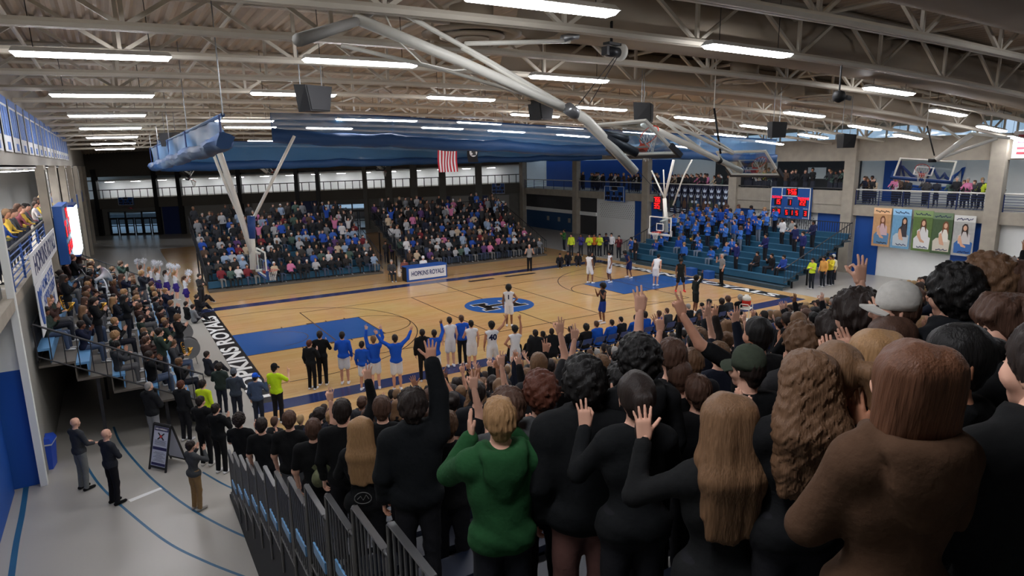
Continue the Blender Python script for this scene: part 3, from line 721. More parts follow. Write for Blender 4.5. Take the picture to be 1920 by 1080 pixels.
# railings of the galleries, one thing per bay
RAILM = mat('rail_white', (215, 212, 205), .45)
def railing(name, label, p, q, h, mt, bars=6, posts=5, toprail=.045, group='gallery railings', barm=None):
    p = np.array(p, float); q = np.array(q, float); t = thing(name, label, 'railing', p, 0, group); d = q-p
    MB().tube((0, 0, h), d+V3(0, 0, h), toprail, n=8).build('top_rail', mt, t)
    pm = MB().tube((0, 0, 0), (0, 0, h), .03, n=6).mesh('post', [barm or mt])
    for k in range(posts): o = link(bpy.data.objects.new('post', pm), t); o.location = d*k/(posts-1)
    if bars:
        bm = MB().tube((0, 0, 0), d, .016, n=5).mesh('rail_bar', [barm or mt])
        for k in range(bars): o = link(bpy.data.objects.new('rail_bar', bm), t); o.location = (0, 0, h*(k+.6)/(bars+.6))
    return t
bays = [(31.2, 40.4, 'farthest bay'), (21.3, 30.5, 'bay above the dark video board'), (12.0, 20.5, 'bay above the row of player banners'), (-4.8, 2.3, 'bay above the five portrait banners'), (-13.6, -5.6, 'bay nearest the camera')]
for y0, y1, nm in bays:
    railing('gallery_railing', 'pale topped blue bar railing of the right gallery, '+nm, (RX-.25, y0, 4.3), (RX-.25, y1, 4.3), .95, RAILM, 6, 6, barm=NAVY)
railing('gallery_railing', 'low dark top rail on the concrete parapet above the lit scoreboard', (RX-.25, 3.1, 5.15), (RX-.25, 11.3, 5.15), .12, BLACK, 0, 5)
# ---------------------------------------------------------------- far wall, running obliquely from the left wall to the right
A_, B_ = np.array((-6.0, 64.)), np.array((36.0, 41.2)); FU = (B_-A_)/np.linalg.norm(B_-A_); FN = np.array((FU[1], -FU[0])); FL_ = np.linalg.norm(B_-A_)
def fwp(px, py): return at_plane(px, py, (A_[0], A_[1], 0), (FN[0], FN[1], 0))
def fu(px, py=400): p = fwp(px, py); return float((p[:2]-A_)@FU)
def fw(u, z, n=0.): p = A_+FU*u+FN*n; return np.array((p[0], p[1], z))
def fbox(mb, u0, u1, z0, z1, n0, n1, mi=0, dz=0.):
    """dz: the fall of the gallery towards the left end"""
    k = lambda u: dz*(1-u/FL_)
    return mb.hexa([fw(u0, z0-k(u0), n0), fw(u1, z0-k(u1), n0), fw(u1, z0-k(u1), n1), fw(u0, z0-k(u0), n1), fw(u0, z1-k(u0), n0), fw(u1, z1-k(u1), n0), fw(u1, z1-k(u1), n1), fw(u0, z1-k(u0), n1)], mi)
FD = .85
m = MB(); holes = [(fu(203), fu(296), 2.6), (fu(607), fu(688), 3.0)]
u = 0
for a, b, hgt in holes: fbox(m, u, a, 0, 3.9, -.3, 0); fbox(m, a, b, hgt, 3.9, -.3, 0); u = b
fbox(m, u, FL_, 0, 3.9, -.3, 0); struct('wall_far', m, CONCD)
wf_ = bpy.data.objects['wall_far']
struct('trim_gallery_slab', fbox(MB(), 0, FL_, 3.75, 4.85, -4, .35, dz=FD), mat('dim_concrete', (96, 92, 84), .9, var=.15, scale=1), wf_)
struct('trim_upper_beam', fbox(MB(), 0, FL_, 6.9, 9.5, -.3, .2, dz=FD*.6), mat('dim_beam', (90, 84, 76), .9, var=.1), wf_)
struct('wall_gallery_far', fbox(MB(), -6, FL_+8, 3, 9.5, -3.2, -3, dz=FD), WHITE)
for a, b in ((191, 297), (301, 341), (346, 453), (458, 560), (564, 599), (603, 684), (692, 728), (735, 774), (784, 829), (836, 896), (902, 976)):
    pass
for px in (188, 299, 343, 455, 562, 601, 688, 732, 779, 832, 899, 982):
    wd = .22 if px < 700 else .38
    struct('trim_column', fbox(MB(), fu(px)-wd, fu(px)+wd, 0, 7.2, -.1, .4, dz=0), CONCD if px > 680 else BLACK, wf_)
for a, b, z0, z1, mt in ((305, 345, 0, 3.3, NAVY), (365, 458, 1.9, 3.5, GREYP), (475, 545, 1.9, 3.5, GREYP), (547, 605, 0, 3.4, NAVY), (712, 738, 0, 3.4, GREYP), (740, 770, 1.4, 3.5, GREYP), (775, 792, 0, 3.5, NAVY), (795, 822, 1.2, 3.5, GREYP), (825, 845, 0, 3.5, NAVY), (848, 888, 1.0, 3.5, GREYP), (890, 915, 0, 3.5, NAVY), (918, 955, .8, 3.5, GREYP)):
    struct('trim_wall_panel', fbox(MB(), fu(a), fu(b), z0, z1, 0, .06), mt, wf_)
# lamps under the far gallery's ceiling
for k in range(16):
    u = 1.5+k*2.85; p = fw(u, 6.66-FD*(1-u/FL_), -1.6)
    t = thing('gallery_lamp', 'small white lamp under the far gallery ceiling, %s from the left' % ('first second third fourth fifth sixth seventh eighth ninth tenth eleventh twelfth thirteenth fourteenth fifteenth sixteenth'.split()[k]), 'ceiling light', p, -math.atan2(-FU[1], FU[0]), 'far gallery lamps')
    MB().box((-.5, -.12, -.03), (.5, .12, .05)).build('housing', HOUS, t); MB().box((-.46, -.1, -.05), (.46, .1, -.03)).build('lens', LENS, t)
struct('ceiling_gallery_far', fbox(MB(), 0, FL_, 6.75, 6.9, -3.2, .1, dz=FD), WHITE)
# rail and posts along the far gallery
t = thing('gallery_railing', 'black post railing along the whole far gallery above the glass doors', 'railing', fw(0, 4.85-FD, .2)); o0 = fw(0, 4.85-FD, .2)
MB().tube((0, 0, .95), fw(FL_, 4.85, .2)-o0+V3(0, 0, .95), .05, n=6).build('top_rail', BLACK, t)
pm = MB().box((-.035, -.035, 0), (.035, .035, .95)).mesh('post', [BLACK])
for k in range(61): o = link(bpy.data.objects.new('post', pm), t); o.location = fw(FL_*k/60, 4.85-FD*(1-k/60), .2)-o0
# glazed door sets, daylight behind them
FRM = mat('door_frame', (34, 36, 40), .4)
dn = 0
for (ua, ub, hgt), nl in zip(holes, (6, 5)):
    dn += 1
    t = thing('door_%d' % dn, None, None, fw((ua+ub)/2, 0, 0)); t['kind'] = 'structure'; oc = fw((ua+ub)/2, 0, 0)
    fr = MB(); sub = lambda mb, *a: fbox(mb, *a)
    sub(fr, ua, ub, hgt*.70, hgt*.74, -.12, .02); sub(fr, ua, ub, hgt-.06, hgt, -.12, .02)
    for k in range(4): u = ua+(ub-ua)*k/3; sub(fr, u-.07, u+.07, 0, hgt, -.12, .02)
    fr.build('door_frame', FRM, t, org=oc, loc=(0, 0, 0))
    for k in range(nl):
        u0 = ua+(ub-ua)*k/nl+.04; u1 = ua+(ub-ua)*(k+1)/nl-.04
        lf = MB()
        for a in ((u0, u1, 0, .2), (u0, u1, hgt*.66, hgt*.70), (u0, u0+.12, 0, hgt*.7), (u1-.12, u1, 0, hgt*.7), (u0, u1, .95, 1.05)): sub(lf, *a, -.08, -.03)
        d = lf.build('door_leaf', FRM, t, org=oc, loc=(0, 0, 0))
        sub(MB(), u0+.1, u1-.1, .15, hgt*.68, -.06, -.05).build('pane', GLASS, d, org=oc, loc=(0, 0, 0))
    for k in range(3):
        u0 = ua+(ub-ua)*k/3+.06; u1 = ua+(ub-ua)*(k+1)/3-.06; sub(MB(), u0, u1, hgt*.74, hgt-.05, -.06, -.05).build('pane', GLASS, t, org=oc, loc=(0, 0, 0))
# snowy ground outside the doors
struct('exterior_ground', fbox(MB(), -8, 30, -.15, -.02, -14, -.3), mat('snowy_ground', (190, 200, 210), .9))
struct('exterior_hedge', fbox(MB(), -8, 30, -.02, 1.3, -16, -14), mat('winter_hedge', (70, 78, 84), .95, var=.5, scale=3))
EXR = mat('exit_red', (255, 40, 60), emit=3.)
for k, (px, py) in enumerate(((246, 389), (648, 363), (710, 361))):
    t = thing('exit_sign', 'small glowing red EXIT sign above the '+['leftmost glass doors of the far wall', 'second set of glass doors', 'dark passage beside the second doors'][k], 'exit sign', fw(fu(px, py), fwp(px, py)[2], .1))
    R3 = np.array([[FU[0], FN[0], 0], [FU[1], FN[1], 0], [0, 0, 1]])
    MB().cbox((0, 0, 0), (.5, .1, .25), R=R3).build('sign_box', DGREY, t)
    q = fw(fu(px, py), fwp(px, py)[2], .165); lettering('EXIT', q, (FU[0], FU[1], 0), (0, 0, 1), .2, EXR, t)
# ---------------------------------------------------------------- left wall (x = -6) with its gallery, and the near blue wall
LX = -6.0
m = MB().box((LX-.4, -2.4, 0), (LX, 66, 4.6)); m.box((LX-1.0, -24, 0), (LX-.65, -2.3, 4.6)); m.box((LX-1.0, -2.4, 0), (LX-.35, -2.0, 4.6)); struct('wall_left', m, mat('left_wall_paint', (150, 148, 140), .75, var=.06)); wl = bpy.data.objects['wall_left']
struct('wall_left_upper', MB().box((LX-.4, -24, 7.55), (LX, 66, 10.6)), mat('left_upper_paint', (166, 162, 152), .75, var=.06))
struct('trim_gallery_slab', MB().box((LX-3, -24, 4.35), (LX+.02, 66, 4.62)), CONC, wl)
struct('wall_gallery_left', MB().box((LX-3.1, -24, 4.6), (LX-3, 66, 7.6)), WHITE)
struct('ceiling_gallery_left', MB().box((LX-3, -24, 7.5), (LX, 66, 7.6)), WHITE)
LANEP = mat('blue_left_wall', (20, 82, 170), .55, var=.06, scale=1.5)
struct('trim_blue_panel', MB().box((LX-.65, -11, 0), (LX-.6, -2.6, 2.9)), LANEP, wl)
for y in (8.4, 14.2, 21, 28.5, 37, 46, 56):
    struct('trim_column', MB().box((LX-.05, y-.45, 0), (LX+.22, y+.45, 7.6)), CONC, wl)
for y0, y1 in ((15.5, 17), (22.5, 25), (30, 33), (40, 43)):
    struct('trim_blue_panel', MB().box((LX, y0, 0), (LX+.04, y1, 3.0)), BLUE, wl); struct('trim_blue_panel', MB().box((LX+.02, y0-2, 4.7), (LX+.06, y1+2, 5.6)), BLUE, wl)
struct('trim_blue_panel', MB().box((LX-.64, -2.43, 0), (LX-.12, -2.405, 2.9)), LANEP, wl)
struct('trim_white_panel', MB().box((LX-.64, -2.43, 2.9), (LX-.12, -2.405, 4.3)), WHITE, wl)
struct('trim_corner_post', MB().box((LX-.1, -2.62, 0), (LX+.04, -2.4, 7.6)), WHITE, wl)
# ledge at the very edge of the picture
struct('trim_near_ledge', MB().box((LX-.65, -9.5, 4.3), (LX-.2, -2.45, 4.9)), CONCD, wl)
for y0, y1, nm in ((-1.7, 7.8, 'bay above the name banner'), (9, 13.6, 'bay behind the lit scoreboard')):
    railing('gallery_railing', 'blue bar railing of the left gallery, '+nm, (LX-.05, y0, 4.6), (LX-.05, y1, 4.6), 1.0, BLACK, 6, 5, barm=mat('blue_rail', (40, 80, 150), .5))
for y0 in (0.5, 4.6, 9.6, 11.8, 15.6, 18):
    t = thing('gallery_lamp', 'white lamp under the ceiling of the left gallery, ' + {0.5: 'the nearest', 4.6: 'the second nearest', 9.6: 'first beyond the first pillar', 11.8: 'second beyond the first pillar', 15.6: 'beyond the second pillar', 18: 'the farthest'}[y0], 'ceiling light', (LX-1, y0, 7.46), 0, 'left gallery lamps')
    MB().box((-.2, -.75, -.05), (.2, .75, .03)).build('housing', HOUS, t); MB().box((-.17, -.7, -.075), (.17, .7, -.05)).build('lens', LENS, t)
struct('wall_end_left', MB().box((-12, 66.0, 0), (-6.3, 66.3, 11)), CONCD)
# rear wall and side beyond the picture, closing the hall
struct('wall_near', MB().box((-7.2, -24.3, 0), (40, -24, 11)), CONCD)
# ---------------------------------------------------------------- bleachers
SEATT = mat('teal_seat', (40, 92, 122), .45, var=.08); SEATL = mat('light_blue_seat', (98, 150, 196), .4, var=.06); DECKM = mat('bleacher_deck', (92, 86, 78), .7, var=.1); STEEL = mat('dark_steel', (38, 38, 42), .5, var=.1)
SEATG = mat('slate_seat', (50, 62, 74), .5)
def rows_frame(o, u, v):
    o = np.array(o, float); u = np.array(u, float); v = np.array(v, float)
    return lambda a, b, z: o+u*a+v*b+V3(0, 0, z)
def fhexa(mb, F, a0, a1, b0, b1, z0, z1, mi=0):
    P = [F(a0, b0, z0), F(a1, b0, z0), F(a1, b1, z0), F(a0, b1, z0), F(a0, b0, z1), F(a1, b0, z1), F(a1, b1, z1), F(a0, b1, z1)]
    cr = np.cross(P[1]-P[0], P[3]-P[0])
    if cr[2] < 0: P = [P[0], P[3], P[2], P[1], P[4], P[7], P[6], P[5]]
    return mb.hexa(P, mi)
BL = {}
def bleacher(key, label, o, u, v, width, n, run, rise, z0, seatm, side=True, back=True, deckm=DECKM):
    """o: front corner; u along the rows; v away from the court"""
    F = rows_frame(o, u, v); t = thing('bleacher', label, 'bleacher', tuple(o)); t0 = np.array(o, float)
    mk = lambda nm, mb, m: mb.build(nm, m, t, org=tuple(t0), loc=(0, 0, 0))
    for k in range(n):
        z = z0+k*rise
        b = MB(); fhexa(b, F, 0, width, k*run, (k+1)*run+.02, z-.06, z); fhexa(b, F, 0, width, k*run, k*run+.03, z-rise, z-.06)
        mk('step', b, deckm)
        s = MB(); fhexa(s, F, .03, width-.03, (k+1)*run-.30, (k+1)*run+.01, z+.37, z+.43); fhexa(s, F, .03, width-.03, (k+1)*run-.27, (k+1)*run-.24, z+.05, z+.37)
        mk('seat', s, seatm)
    for a in np.linspace(.15, width-.15, max(3, int(width/3.2))):
        for k in range(1, n, 2):
            s = MB(); fhexa(s, F, a-.04, a+.04, k*run+.3, k*run+.38, 0, z0+k*rise-.06); mk('support', s, STEEL)
    if back:
        R_ = MB(); zt = z0+(n-1)*rise; fhexa(R_, F, 0, width, n*run, n*run+.04, zt+1.02, zt+1.07); fhexa(R_, F, 0, width, n*run, n*run+.04, zt+.1, zt+.14); mk('back_rail', R_, STEEL)
        pm = MB(); fhexa(pm, F, 0, .025, n*run, n*run+.025, zt+.1, zt+1.05); me = pm.mesh('picket', [STEEL], org=tuple(t0))
        for k in range(min(110, int(width/.16))): q = link(bpy.data.objects.new('picket', me), t); q.location = np.array(u)*k*width/min(110, int(width/.16))
    if side:
        for a in (0, width):
            z1 = z0+1.05; z2 = z0+(n-1)*rise+1.1
            R_ = MB(); R_.tube(F(a, .1, z1), F(a, n*run, z2), .028, n=6); R_.tube(F(a, .1, z1-.85), F(a, n*run, z2-.85), .022, n=6); mk('side_rail', R_, STEEL)
            m_ = int(n*run/.28)
            for k in range(m_+1):
                f = k/m_; b_ = .1+(n*run-.1)*f; zz = z1+(z2-z1)*f
                s = MB(); s.tube(F(a, b_, zz-.85), F(a, b_, zz), .013, n=5); mk('picket', s, STEEL)
    BL[key] = (F, run, rise, z0, n, width)
    return t
bleacher('A', 'far bleacher full of spectators, left of the dark gap with the glass doors', (.4, 20.6, 0), (1, 0, 0), (0, 1, 0), 10.9, 9, .82, .36, .12, SEATT)
bleacher('B', 'far bleacher full of spectators, between the dark gap and the blue doorway', (13.1, 20.3, 0), (1, 0, 0), (0, 1, 0), 11.6, 9, .82, .36, .12, SEATG)
bleacher('R', 'teal bleacher against the right wall holding the visiting band in blue', (27.4, 14.8, 0), (0, -1, 0), (1, 0, 0), 13.6, 9, .7, .26, .22, SEATT, deckm=mat('teal_deck', (44, 66, 78), .6, var=.1))
bleacher('L', 'bleacher along the left wall holding the home band, open underneath', (-2.1, -1.0, 0), (0, 1, 0), (-1, 0, 0), 17.2, 5, .76, .50, .55, SEATL)
ST_Y0, ST_RUN, ST_RISE, ST_Z0 = -5.7, .9, .333, .12
bleacher('S', 'student section bleacher rising towards the camera, filled with dark-clothed students', (-2.3, ST_Y0, 0), (1, 0, 0), (0, -1, 0), 37.2, 17, ST_RUN, ST_RISE, ST_Z0, mat('student_seat', (26, 34, 52), .5), side=False, back=False, deckm=STEEL)
def st_z(k): return ST_Z0+k*ST_RISE
# guard panels on the open end of the student stand, one per row
GRAIL = mat('guard_rail_metal', (112, 112, 114), .34, .5, var=.1)
pk = MB().tube((0, 0, -1.05), (0, 0, 0), .011, n=5).mesh('picket', [GRAIL])
for k in range(1, 13):
    y0 = ST_Y0-k*ST_RUN+.02; z = 1.8+.34*(-7.39-y0)
    t = thing('guard_rail', 'grey steel guard panel with thin bars, %s up the end of the student stand' % ORD[k-1], 'guard rail', (-2.34, y0, z), 0, 'guard panels at the end of the student stand')
    MB().path([(0, 0, -1.1), (0, 0, -.03), (0, -.03, 0), (0, -.80, 0), (0, -.83, -.03), (0, -.83, -1.3)], .022, 8).build('frame', GRAIL, t, True)
    MB().cbox((0, -.42, .012), (.055, .74, .02)).build('hand_plate', GRAIL, t)
    MB().cbox((0, -.42, -1.0), (.03, .80, .03)).build('bottom_rail', GRAIL, t)
    for j in range(7): q = link(bpy.data.objects.new('picket', pk), t); q.location = (0, -.1-.105*j, 0)
    MB().cbox((-.012, -.45, -.66), (.02, .46, .13)).build('seat_end_cap', SEATL, t)
mb = MB()
for k in range(17):
    mb.box((-2.33, ST_Y0-(k+1)*ST_RUN, 0), (-2.30, ST_Y0-k*ST_RUN, st_z(k)-.05))
tag(mb.build('side_skirt', mat('black_skirt', (24, 24, 26), .7), org=(-2.3, -13, 0)), 'black side skirt closing the end of the student stand above the grey floor', 'skirt')
# ---------------------------------------------------------------- basketball backstops
ORANGE = mat('rim_orange', (214, 62, 40), .4); NETM = mat('net_cord', (228, 226, 220), .8); PADB = mat('blue_padding', (36, 74, 140), .5); PADD = mat('dark_padding', (34, 40, 50), .5)
def backstop(label, c, up, nrm, pad, extra, drop=(0, 0, -1), frame_m=WHITEM):
    """c: middle of the glass board; up: its short side; nrm: the side with the ring"""
    c = np.array(c, float); up = V3(*up)/np.linalg.norm(up); n = V3(*nrm)-up*np.dot(nrm, up); n /= np.linalg.norm(n); w = np.cross(up, n)
    t = thing('backstop', label, 'basketball hoop', c); P = lambda a, b, d: w*a+up*b+n*d
    def plate(nm, rects, d0, d1, m):
        mb = MB()
        for a0, b0, a1, b1 in rects: mb.hexa([P(a0, b0, d0), P(a1, b0, d0), P(a1, b1, d0), P(a0, b1, d0), P(a0, b0, d1), P(a1, b0, d1), P(a1, b1, d1), P(a0, b1, d1)])
        return mb.build(nm, m, t)
    plate('glass_board', [(-.88, -.50, .88, .50)], -.01, .01, GLASS)
    plate('board_frame', [(-.92, -.54, .92, -.48), (-.92, .48, .92, .54), (-.92, -.48, -.86, .48), (.86, -.48, .92, .48)], -.025, .025, frame_m)
    plate('target_square', [(-.305, -.32, .305, -.27), (-.305, .09, .305, .14), (-.305, -.27, -.255, .09), (.255, -.27, .305, .09)], .011, .016, WHTP)
    plate('board_pad', [(-.96, -.60, .96, -.52), (-.98, -.60, -.91, -.25), (.91, -.60, .98, -.25)], -.045, .05, pad)
    rc = P(0, -.38, .38)
    r = MB(); r.path([rc+w*.229*math.cos(a)+n*.229*math.sin(a) for a in np.linspace(0, 2*PI, 25)[:-1]], .012, 6, closed=True); r.hexa([P(x, b, d) for d in (.012, .16) for x, b in ((-.1, -.46), (.1, -.46), (.1, -.36), (-.1, -.36))]); r.build('rim', ORANGE, t)
    dr = V3(*drop); nb = MB(); K = 12
    ring = lambda i, q: rc+(w*math.cos(2*PI*(i+.5*(q % 2))/K)+n*math.sin(2*PI*(i+.5*(q % 2))/K))*(.225-.1*min(q/3, 1))+dr*.11*q
    for q in range(4):
        for i in range(K):
            for s in (0, 1) if q % 2 == 0 else (0, 1): nb.tube(ring(i, q), ring(i+(s if q % 2 else s-1), q+1), .006, n=4, cap=False)
    nb.build('net', NETM, t)
    top = max((np.array(p) for e in extra for p in e[2]), key=lambda p: p[2])
    MB().tube(top-c, V3(top[0], top[1], zroof(top[0], top[1])+1.3)-c, .016, n=6).build('ceiling_hanger', frame_m, t)
    for nm, m, pts, rad in extra:
        MB().path([np.array(p)-c for p in pts], rad, 10).build(nm, m, t, True)
    return t
yb = -10.6; dm = V3(.81, 0, -.59); nn = V3(.59, 0, .81); e1 = V3(5.42, yb, 7.23)
pt = lambda x, y, yy=yb: at(x, y, 'y', yy)
backstop('large folded white backstop hung nearest the camera with blue-padded glass board and orange rim', e1-dm*.50+nn*.42, -dm, nn, PADD,
         [('mast', WHITEM, [pt(663, 33), pt(870, 118), pt(1077, 212)], .088), ('mast_lower', WHITEM, [pt(1068, 205), pt(1100, 225), pt(1135, 262), pt(1190, 322)], .098),
          ('brace', WHITEM, [pt(726, 8), pt(900, 105), pt(1072, 205)], .04), ('brace', WHITEM, [pt(866, 90), pt(960, 145), pt(1075, 208)], .035), ('brace', WHITEM, [pt(640, 85, -9.9), pt(830, 130, -9.9), pt(1062, 200, -10.2)], .035),
          ('cross_tube', WHITEM, [pt(872, 82), pt(1068, 77)], .04), ('clamp', GALV, [pt(1055, 73), pt(1082, 66)], .075), ('ceiling_pipe', GREYP, [pt(560, 75, -13.5), pt(668, 40), pt(735, -5, -8.8)], .07),
          ('hinge', GALV, [pt(1066, 204, -10.75), pt(1086, 220, -10.45)], .12), ('bracket', PADD, [e1-dm*1.05+nn*.05, e1-dm*.2+nn*.3], .10), ('bracket', PADD, [e1-dm*1.1+nn*.1, e1-dm*.55+nn*.38], .07),
          ('power_cable', WHITEM, [pt(718, 18), pt(745, 75), pt(790, 118), pt(850, 132), pt(880, 130)], .012), ('hoist_cable', BLACK, [pt(1152, 108), pt(1085, 196)], .008), ('hoist_cable', BLACK, [pt(1157, 108), pt(1105, 196)], .008)])
# second folded backstop farther to the right: same make, farther off
y2 = -7.4; p2 = lambda x, y: at(x, y, 'y', y2); e2 = p2(1392, 322); d2 = p2(1392, 322)-p2(1310, 282); d2 /= np.linalg.norm(d2); n2 = V3(-d2[2], 0, d2[0])
backstop('folded white backstop with dark padded board beside the front curtain, second from the camera', p2(1402, 306), -(d2*.9-n2*.42), n2*.9+d2*.42, PADD,
         [('mast', WHITEM, [p2(1205, 232), p2(1320, 286), p2(1390, 321)], .085), ('brace', WHITEM, [p2(1232, 218), p2(1318, 282)], .04), ('brace', WHITEM, [p2(1240, 222), p2(1374, 288)], .05), ('brace', WHITEM, [p2(1285, 228), p2(1376, 286)], .035),
          ('hoist_strap', BLACK, [p2(1339, 203), p2(1351, 288)], .03), ('hinge', BLACK, [p2(1346, 299), p2(1350, 303)], .10)])
# raised backstop over the right side of the student stand
q3 = lambda x, y, d=28.5: CAM+d*ray(x, y)/np.linalg.norm(ray(x, y))
c3 = q3(1733, 318); vh = c3-CAM; vh[2] = 0; vh /= np.linalg.norm(vh)
backstop('raised backstop with blue-padded glass board hanging in front of the crown wall emblem', c3, vh*.62+V3(0, 0, .62)+V3(.85, -.52, 0)*.16, -vh*.6+V3(0, 0, .75), PADB,
         [('mast', WHITEM, [q3(1755, 300), q3(1822, 252)], .10), ('brace', WHITEM, [q3(1770, 294), q3(1870, 259)], .06), ('cross_tube', WHITEM, [q3(1820, 250), q3(1895, 259)], .05), ('brace', WHITEM, [q3(1767, 237), q3(1800, 260)], .04),
          ('hoist_strap', BLACK, [q3(1738, 236), q3(1752, 292)], .025), ('mast_head', BLACK, [q3(1740, 301), q3(1756, 301)], .07)])
# main court, left basket
yl = 7.62; pl_ = lambda x, y: at(x, y, 'y', yl)
backstop('left main court hoop hung from white V-shaped masts in front of the far crowd', (1.22, yl, 3.43), (0, 0, 1), (1, 0, 0), PADB,
         [('mast', WHITEM, [pl_(396, 240), pl_(440, 370), pl_(474, 478)], .12), ('mast', WHITEM, [pl_(385, 250), pl_(420, 340), pl_(470, 455)], .06), ('brace', WHITEM, [pl_(552, 255), pl_(474, 412)], .065),
          ('post', WHITEM, [pl_(470, 405), pl_(475, 505)], .13), ('post_pad', PADB, [pl_(471, 405), pl_(472, 447)], .16), ('bracket', WHITEM, [(.95, yl, 3.9), (1.2, yl, 3.8)], .06), ('bracket', WHITEM, [(.95, yl, 3.1), (1.2, yl, 3.1)], .06)])
# main court, right basket
xr = 24.95; pr_ = lambda x, y, X=24.95: at(x, y, 'x', X); zc = lambda p: p
rp = pr_(1246, 372)
backstop('right main court hoop with clear glass board in front of the visiting band', (24.38, 7.75, 3.36), (0, 0, 1), (-1, 0, 0), mat('white_padding', (190, 192, 194), .5),
         [('post', WHITEM, [(xr, 7.75, 2.9), rp], .12), ('mast', WHITEM, [rp, pr_(1263, 300)], .08), ('brace', WHITEM, [rp, pr_(1222, 320), ], .05), ('brace', WHITEM, [pr_(1262, 385), pr_(1281, 332), pr_(1312, 270, 26.5)], .05), ('brace', WHITEM, [rp+V3(0, 0, .1), pr_(1244, 318)], .04),
          ('bracket', WHITEM, [(24.4, 7.75, 3.6), (xr, 7.75, 3.7)], .06), ('cable', BLACK, [pr_(1195, 318), pr_(1243, 372)], .02)])
# three small folded backstops over the far courts
for k, (px, py, s) in enumerate(((352, 327, 1), (497, 318, -1), (712, 311, 1))):
    pf = lambda x, y: at(px+x, py+y, 'y', 34)
    backstop('folded backstop in front of the far gallery, '+('leftmost of three', 'middle of three, with red rim', 'rightmost of three, beside the flag')[k], pf(6, -2), (.55*s, 0, .8), (.8, 0, -.5*s), PADD,
             [('mast', WHITEM if k != 0 else BLACK, [pf(-38 if s > 0 else -36, -16), pf(-14, -8), pf(4, 6)], .12), ('brace', WHITEM, [pf(-18, -14), pf(6, 0)], .06)])
# ---------------------------------------------------------------- roll-up divider curtains
def curtain(label, P0, P1, z_top, z_bot, rollz, seams, seed, wob=.05):
    """P0, P1: plan ends; z_top, z_bot: pairs of heights at the ends; the upper part is netting, the lower a gathered vinyl roll"""
    t = thing('divider_curtain', label, 'curtain', (P0[0], P0[1], z_bot[0]), 0); o = np.array((P0[0], P0[1], z_bot[0])); r = np.random.default_rng(seed)
    n = 72; d = np.array(P1)-np.array(P0); nr = np.array((-d[1], d[0]))/np.linalg.norm(d)
    lerp = lambda a, s: a[0]+(a[1]-a[0])*s
    ph = r.uniform(0, 6, 6)
    sag = lambda s: .10*abs(math.sin(s*PI*seams))
    G = np.zeros((n+1, 7, 3))
    for i in range(n+1):
        s = i/n
        for j in range(7):
            f = j/6; z = lerp(z_top, s)+(lerp(rollz, s)-sag(s)-lerp(z_top, s))*f; off = wob*f*math.sin(s*34+ph[0]+3*f)+.02*math.sin(s*90+ph[1])
            G[i, j] = (P0[0]+d[0]*s+nr[0]*off, P0[1]+d[1]*s+nr[1]*off, z)
    MB().grid(G-o).build('netting', NETTING, t, True)
    H = np.zeros((n+1, 13, 3))
    for i in range(n+1):
        s = i/n; zt = lerp(rollz, s)-sag(s); zb = lerp(z_bot, s)-sag(s)*.6
        for j in range(13):
            a = 2*PI*j/12; c = (zt+zb)/2; off = .22*math.cos(a)*(1+.25*math.sin(s*60+ph[2]))+.04*math.sin(s*130+3*a+ph[3]); z = c+(zt-zb)/2*1.08*math.sin(a)+.025*math.sin(s*90+2*a)
            H[i, j] = (P0[0]+d[0]*s+nr[0]*off, P0[1]+d[1]*s+nr[1]*off, z)
    m = MB().grid(H-o); 
    for e in (0, n): m.add(H[e, :12]-o, [tuple(range(12))])
    m.build('vinyl_roll', VINYL, t, True)
    MB().tube(np.array((P0[0], P0[1], z_top[0]))-o, np.array((P1[0], P1[1], z_top[1]))-o, .04, n=6).build('top_pipe', VINYL, t)
    for k in range(seams+1):
        s = k/seams; q_ = np.array((P0[0]+d[0]*s, P0[1]+d[1]*s, lerp(z_top, s))); MB().tube(q_-o, V3(q_[0], q_[1], zroof(q_[0], q_[1])+1.3)-o, .012, n=4).build('hanger', GALV, t); p = np.array((P0[0]+d[0]*s+nr[0]*.07, P0[1]+d[1]*s+nr[1]*.07, lerp(z_top, s))); MB().tube(p-o, np.array((p[0], p[1], lerp(rollz, s)))-o, .02, n=4).build('lift_strap', NAVY, t)
    return t
A0 = np.array((2.5, 9.5)); A1 = np.array((28.0, 2.6)); nv = np.array((A1-A0)[::-1])*np.array((1, -1)); cpl = lambda x, y: at_plane(x, y, (A0[0], A0[1], 0), (nv[0], nv[1], 0))[2]
curtain('long blue divider curtain rolled up across the hall, nearest of the two crosswise ones', A0, A1, (cpl(515, 205), cpl(1510, 262)), (cpl(515, 266), cpl(1510, 303)), (cpl(515, 240), cpl(1510, 288)), 5, 1)
curtain('brighter blue divider curtain rolled up behind the flags, farther crosswise one', (-1.2, 23), (31, 21.5), (8.95, 8.4), (7.2, 7.35), (7.75, 7.75), 6, 2, .06)
curtain('blue divider curtain running lengthwise near the left wall, gathered in scallops', (-1.8, -6.9), (-1.6, 22), (8.45, 8.5), (7.82, 7.25), (8.12, 7.7), 4, 3, .07)
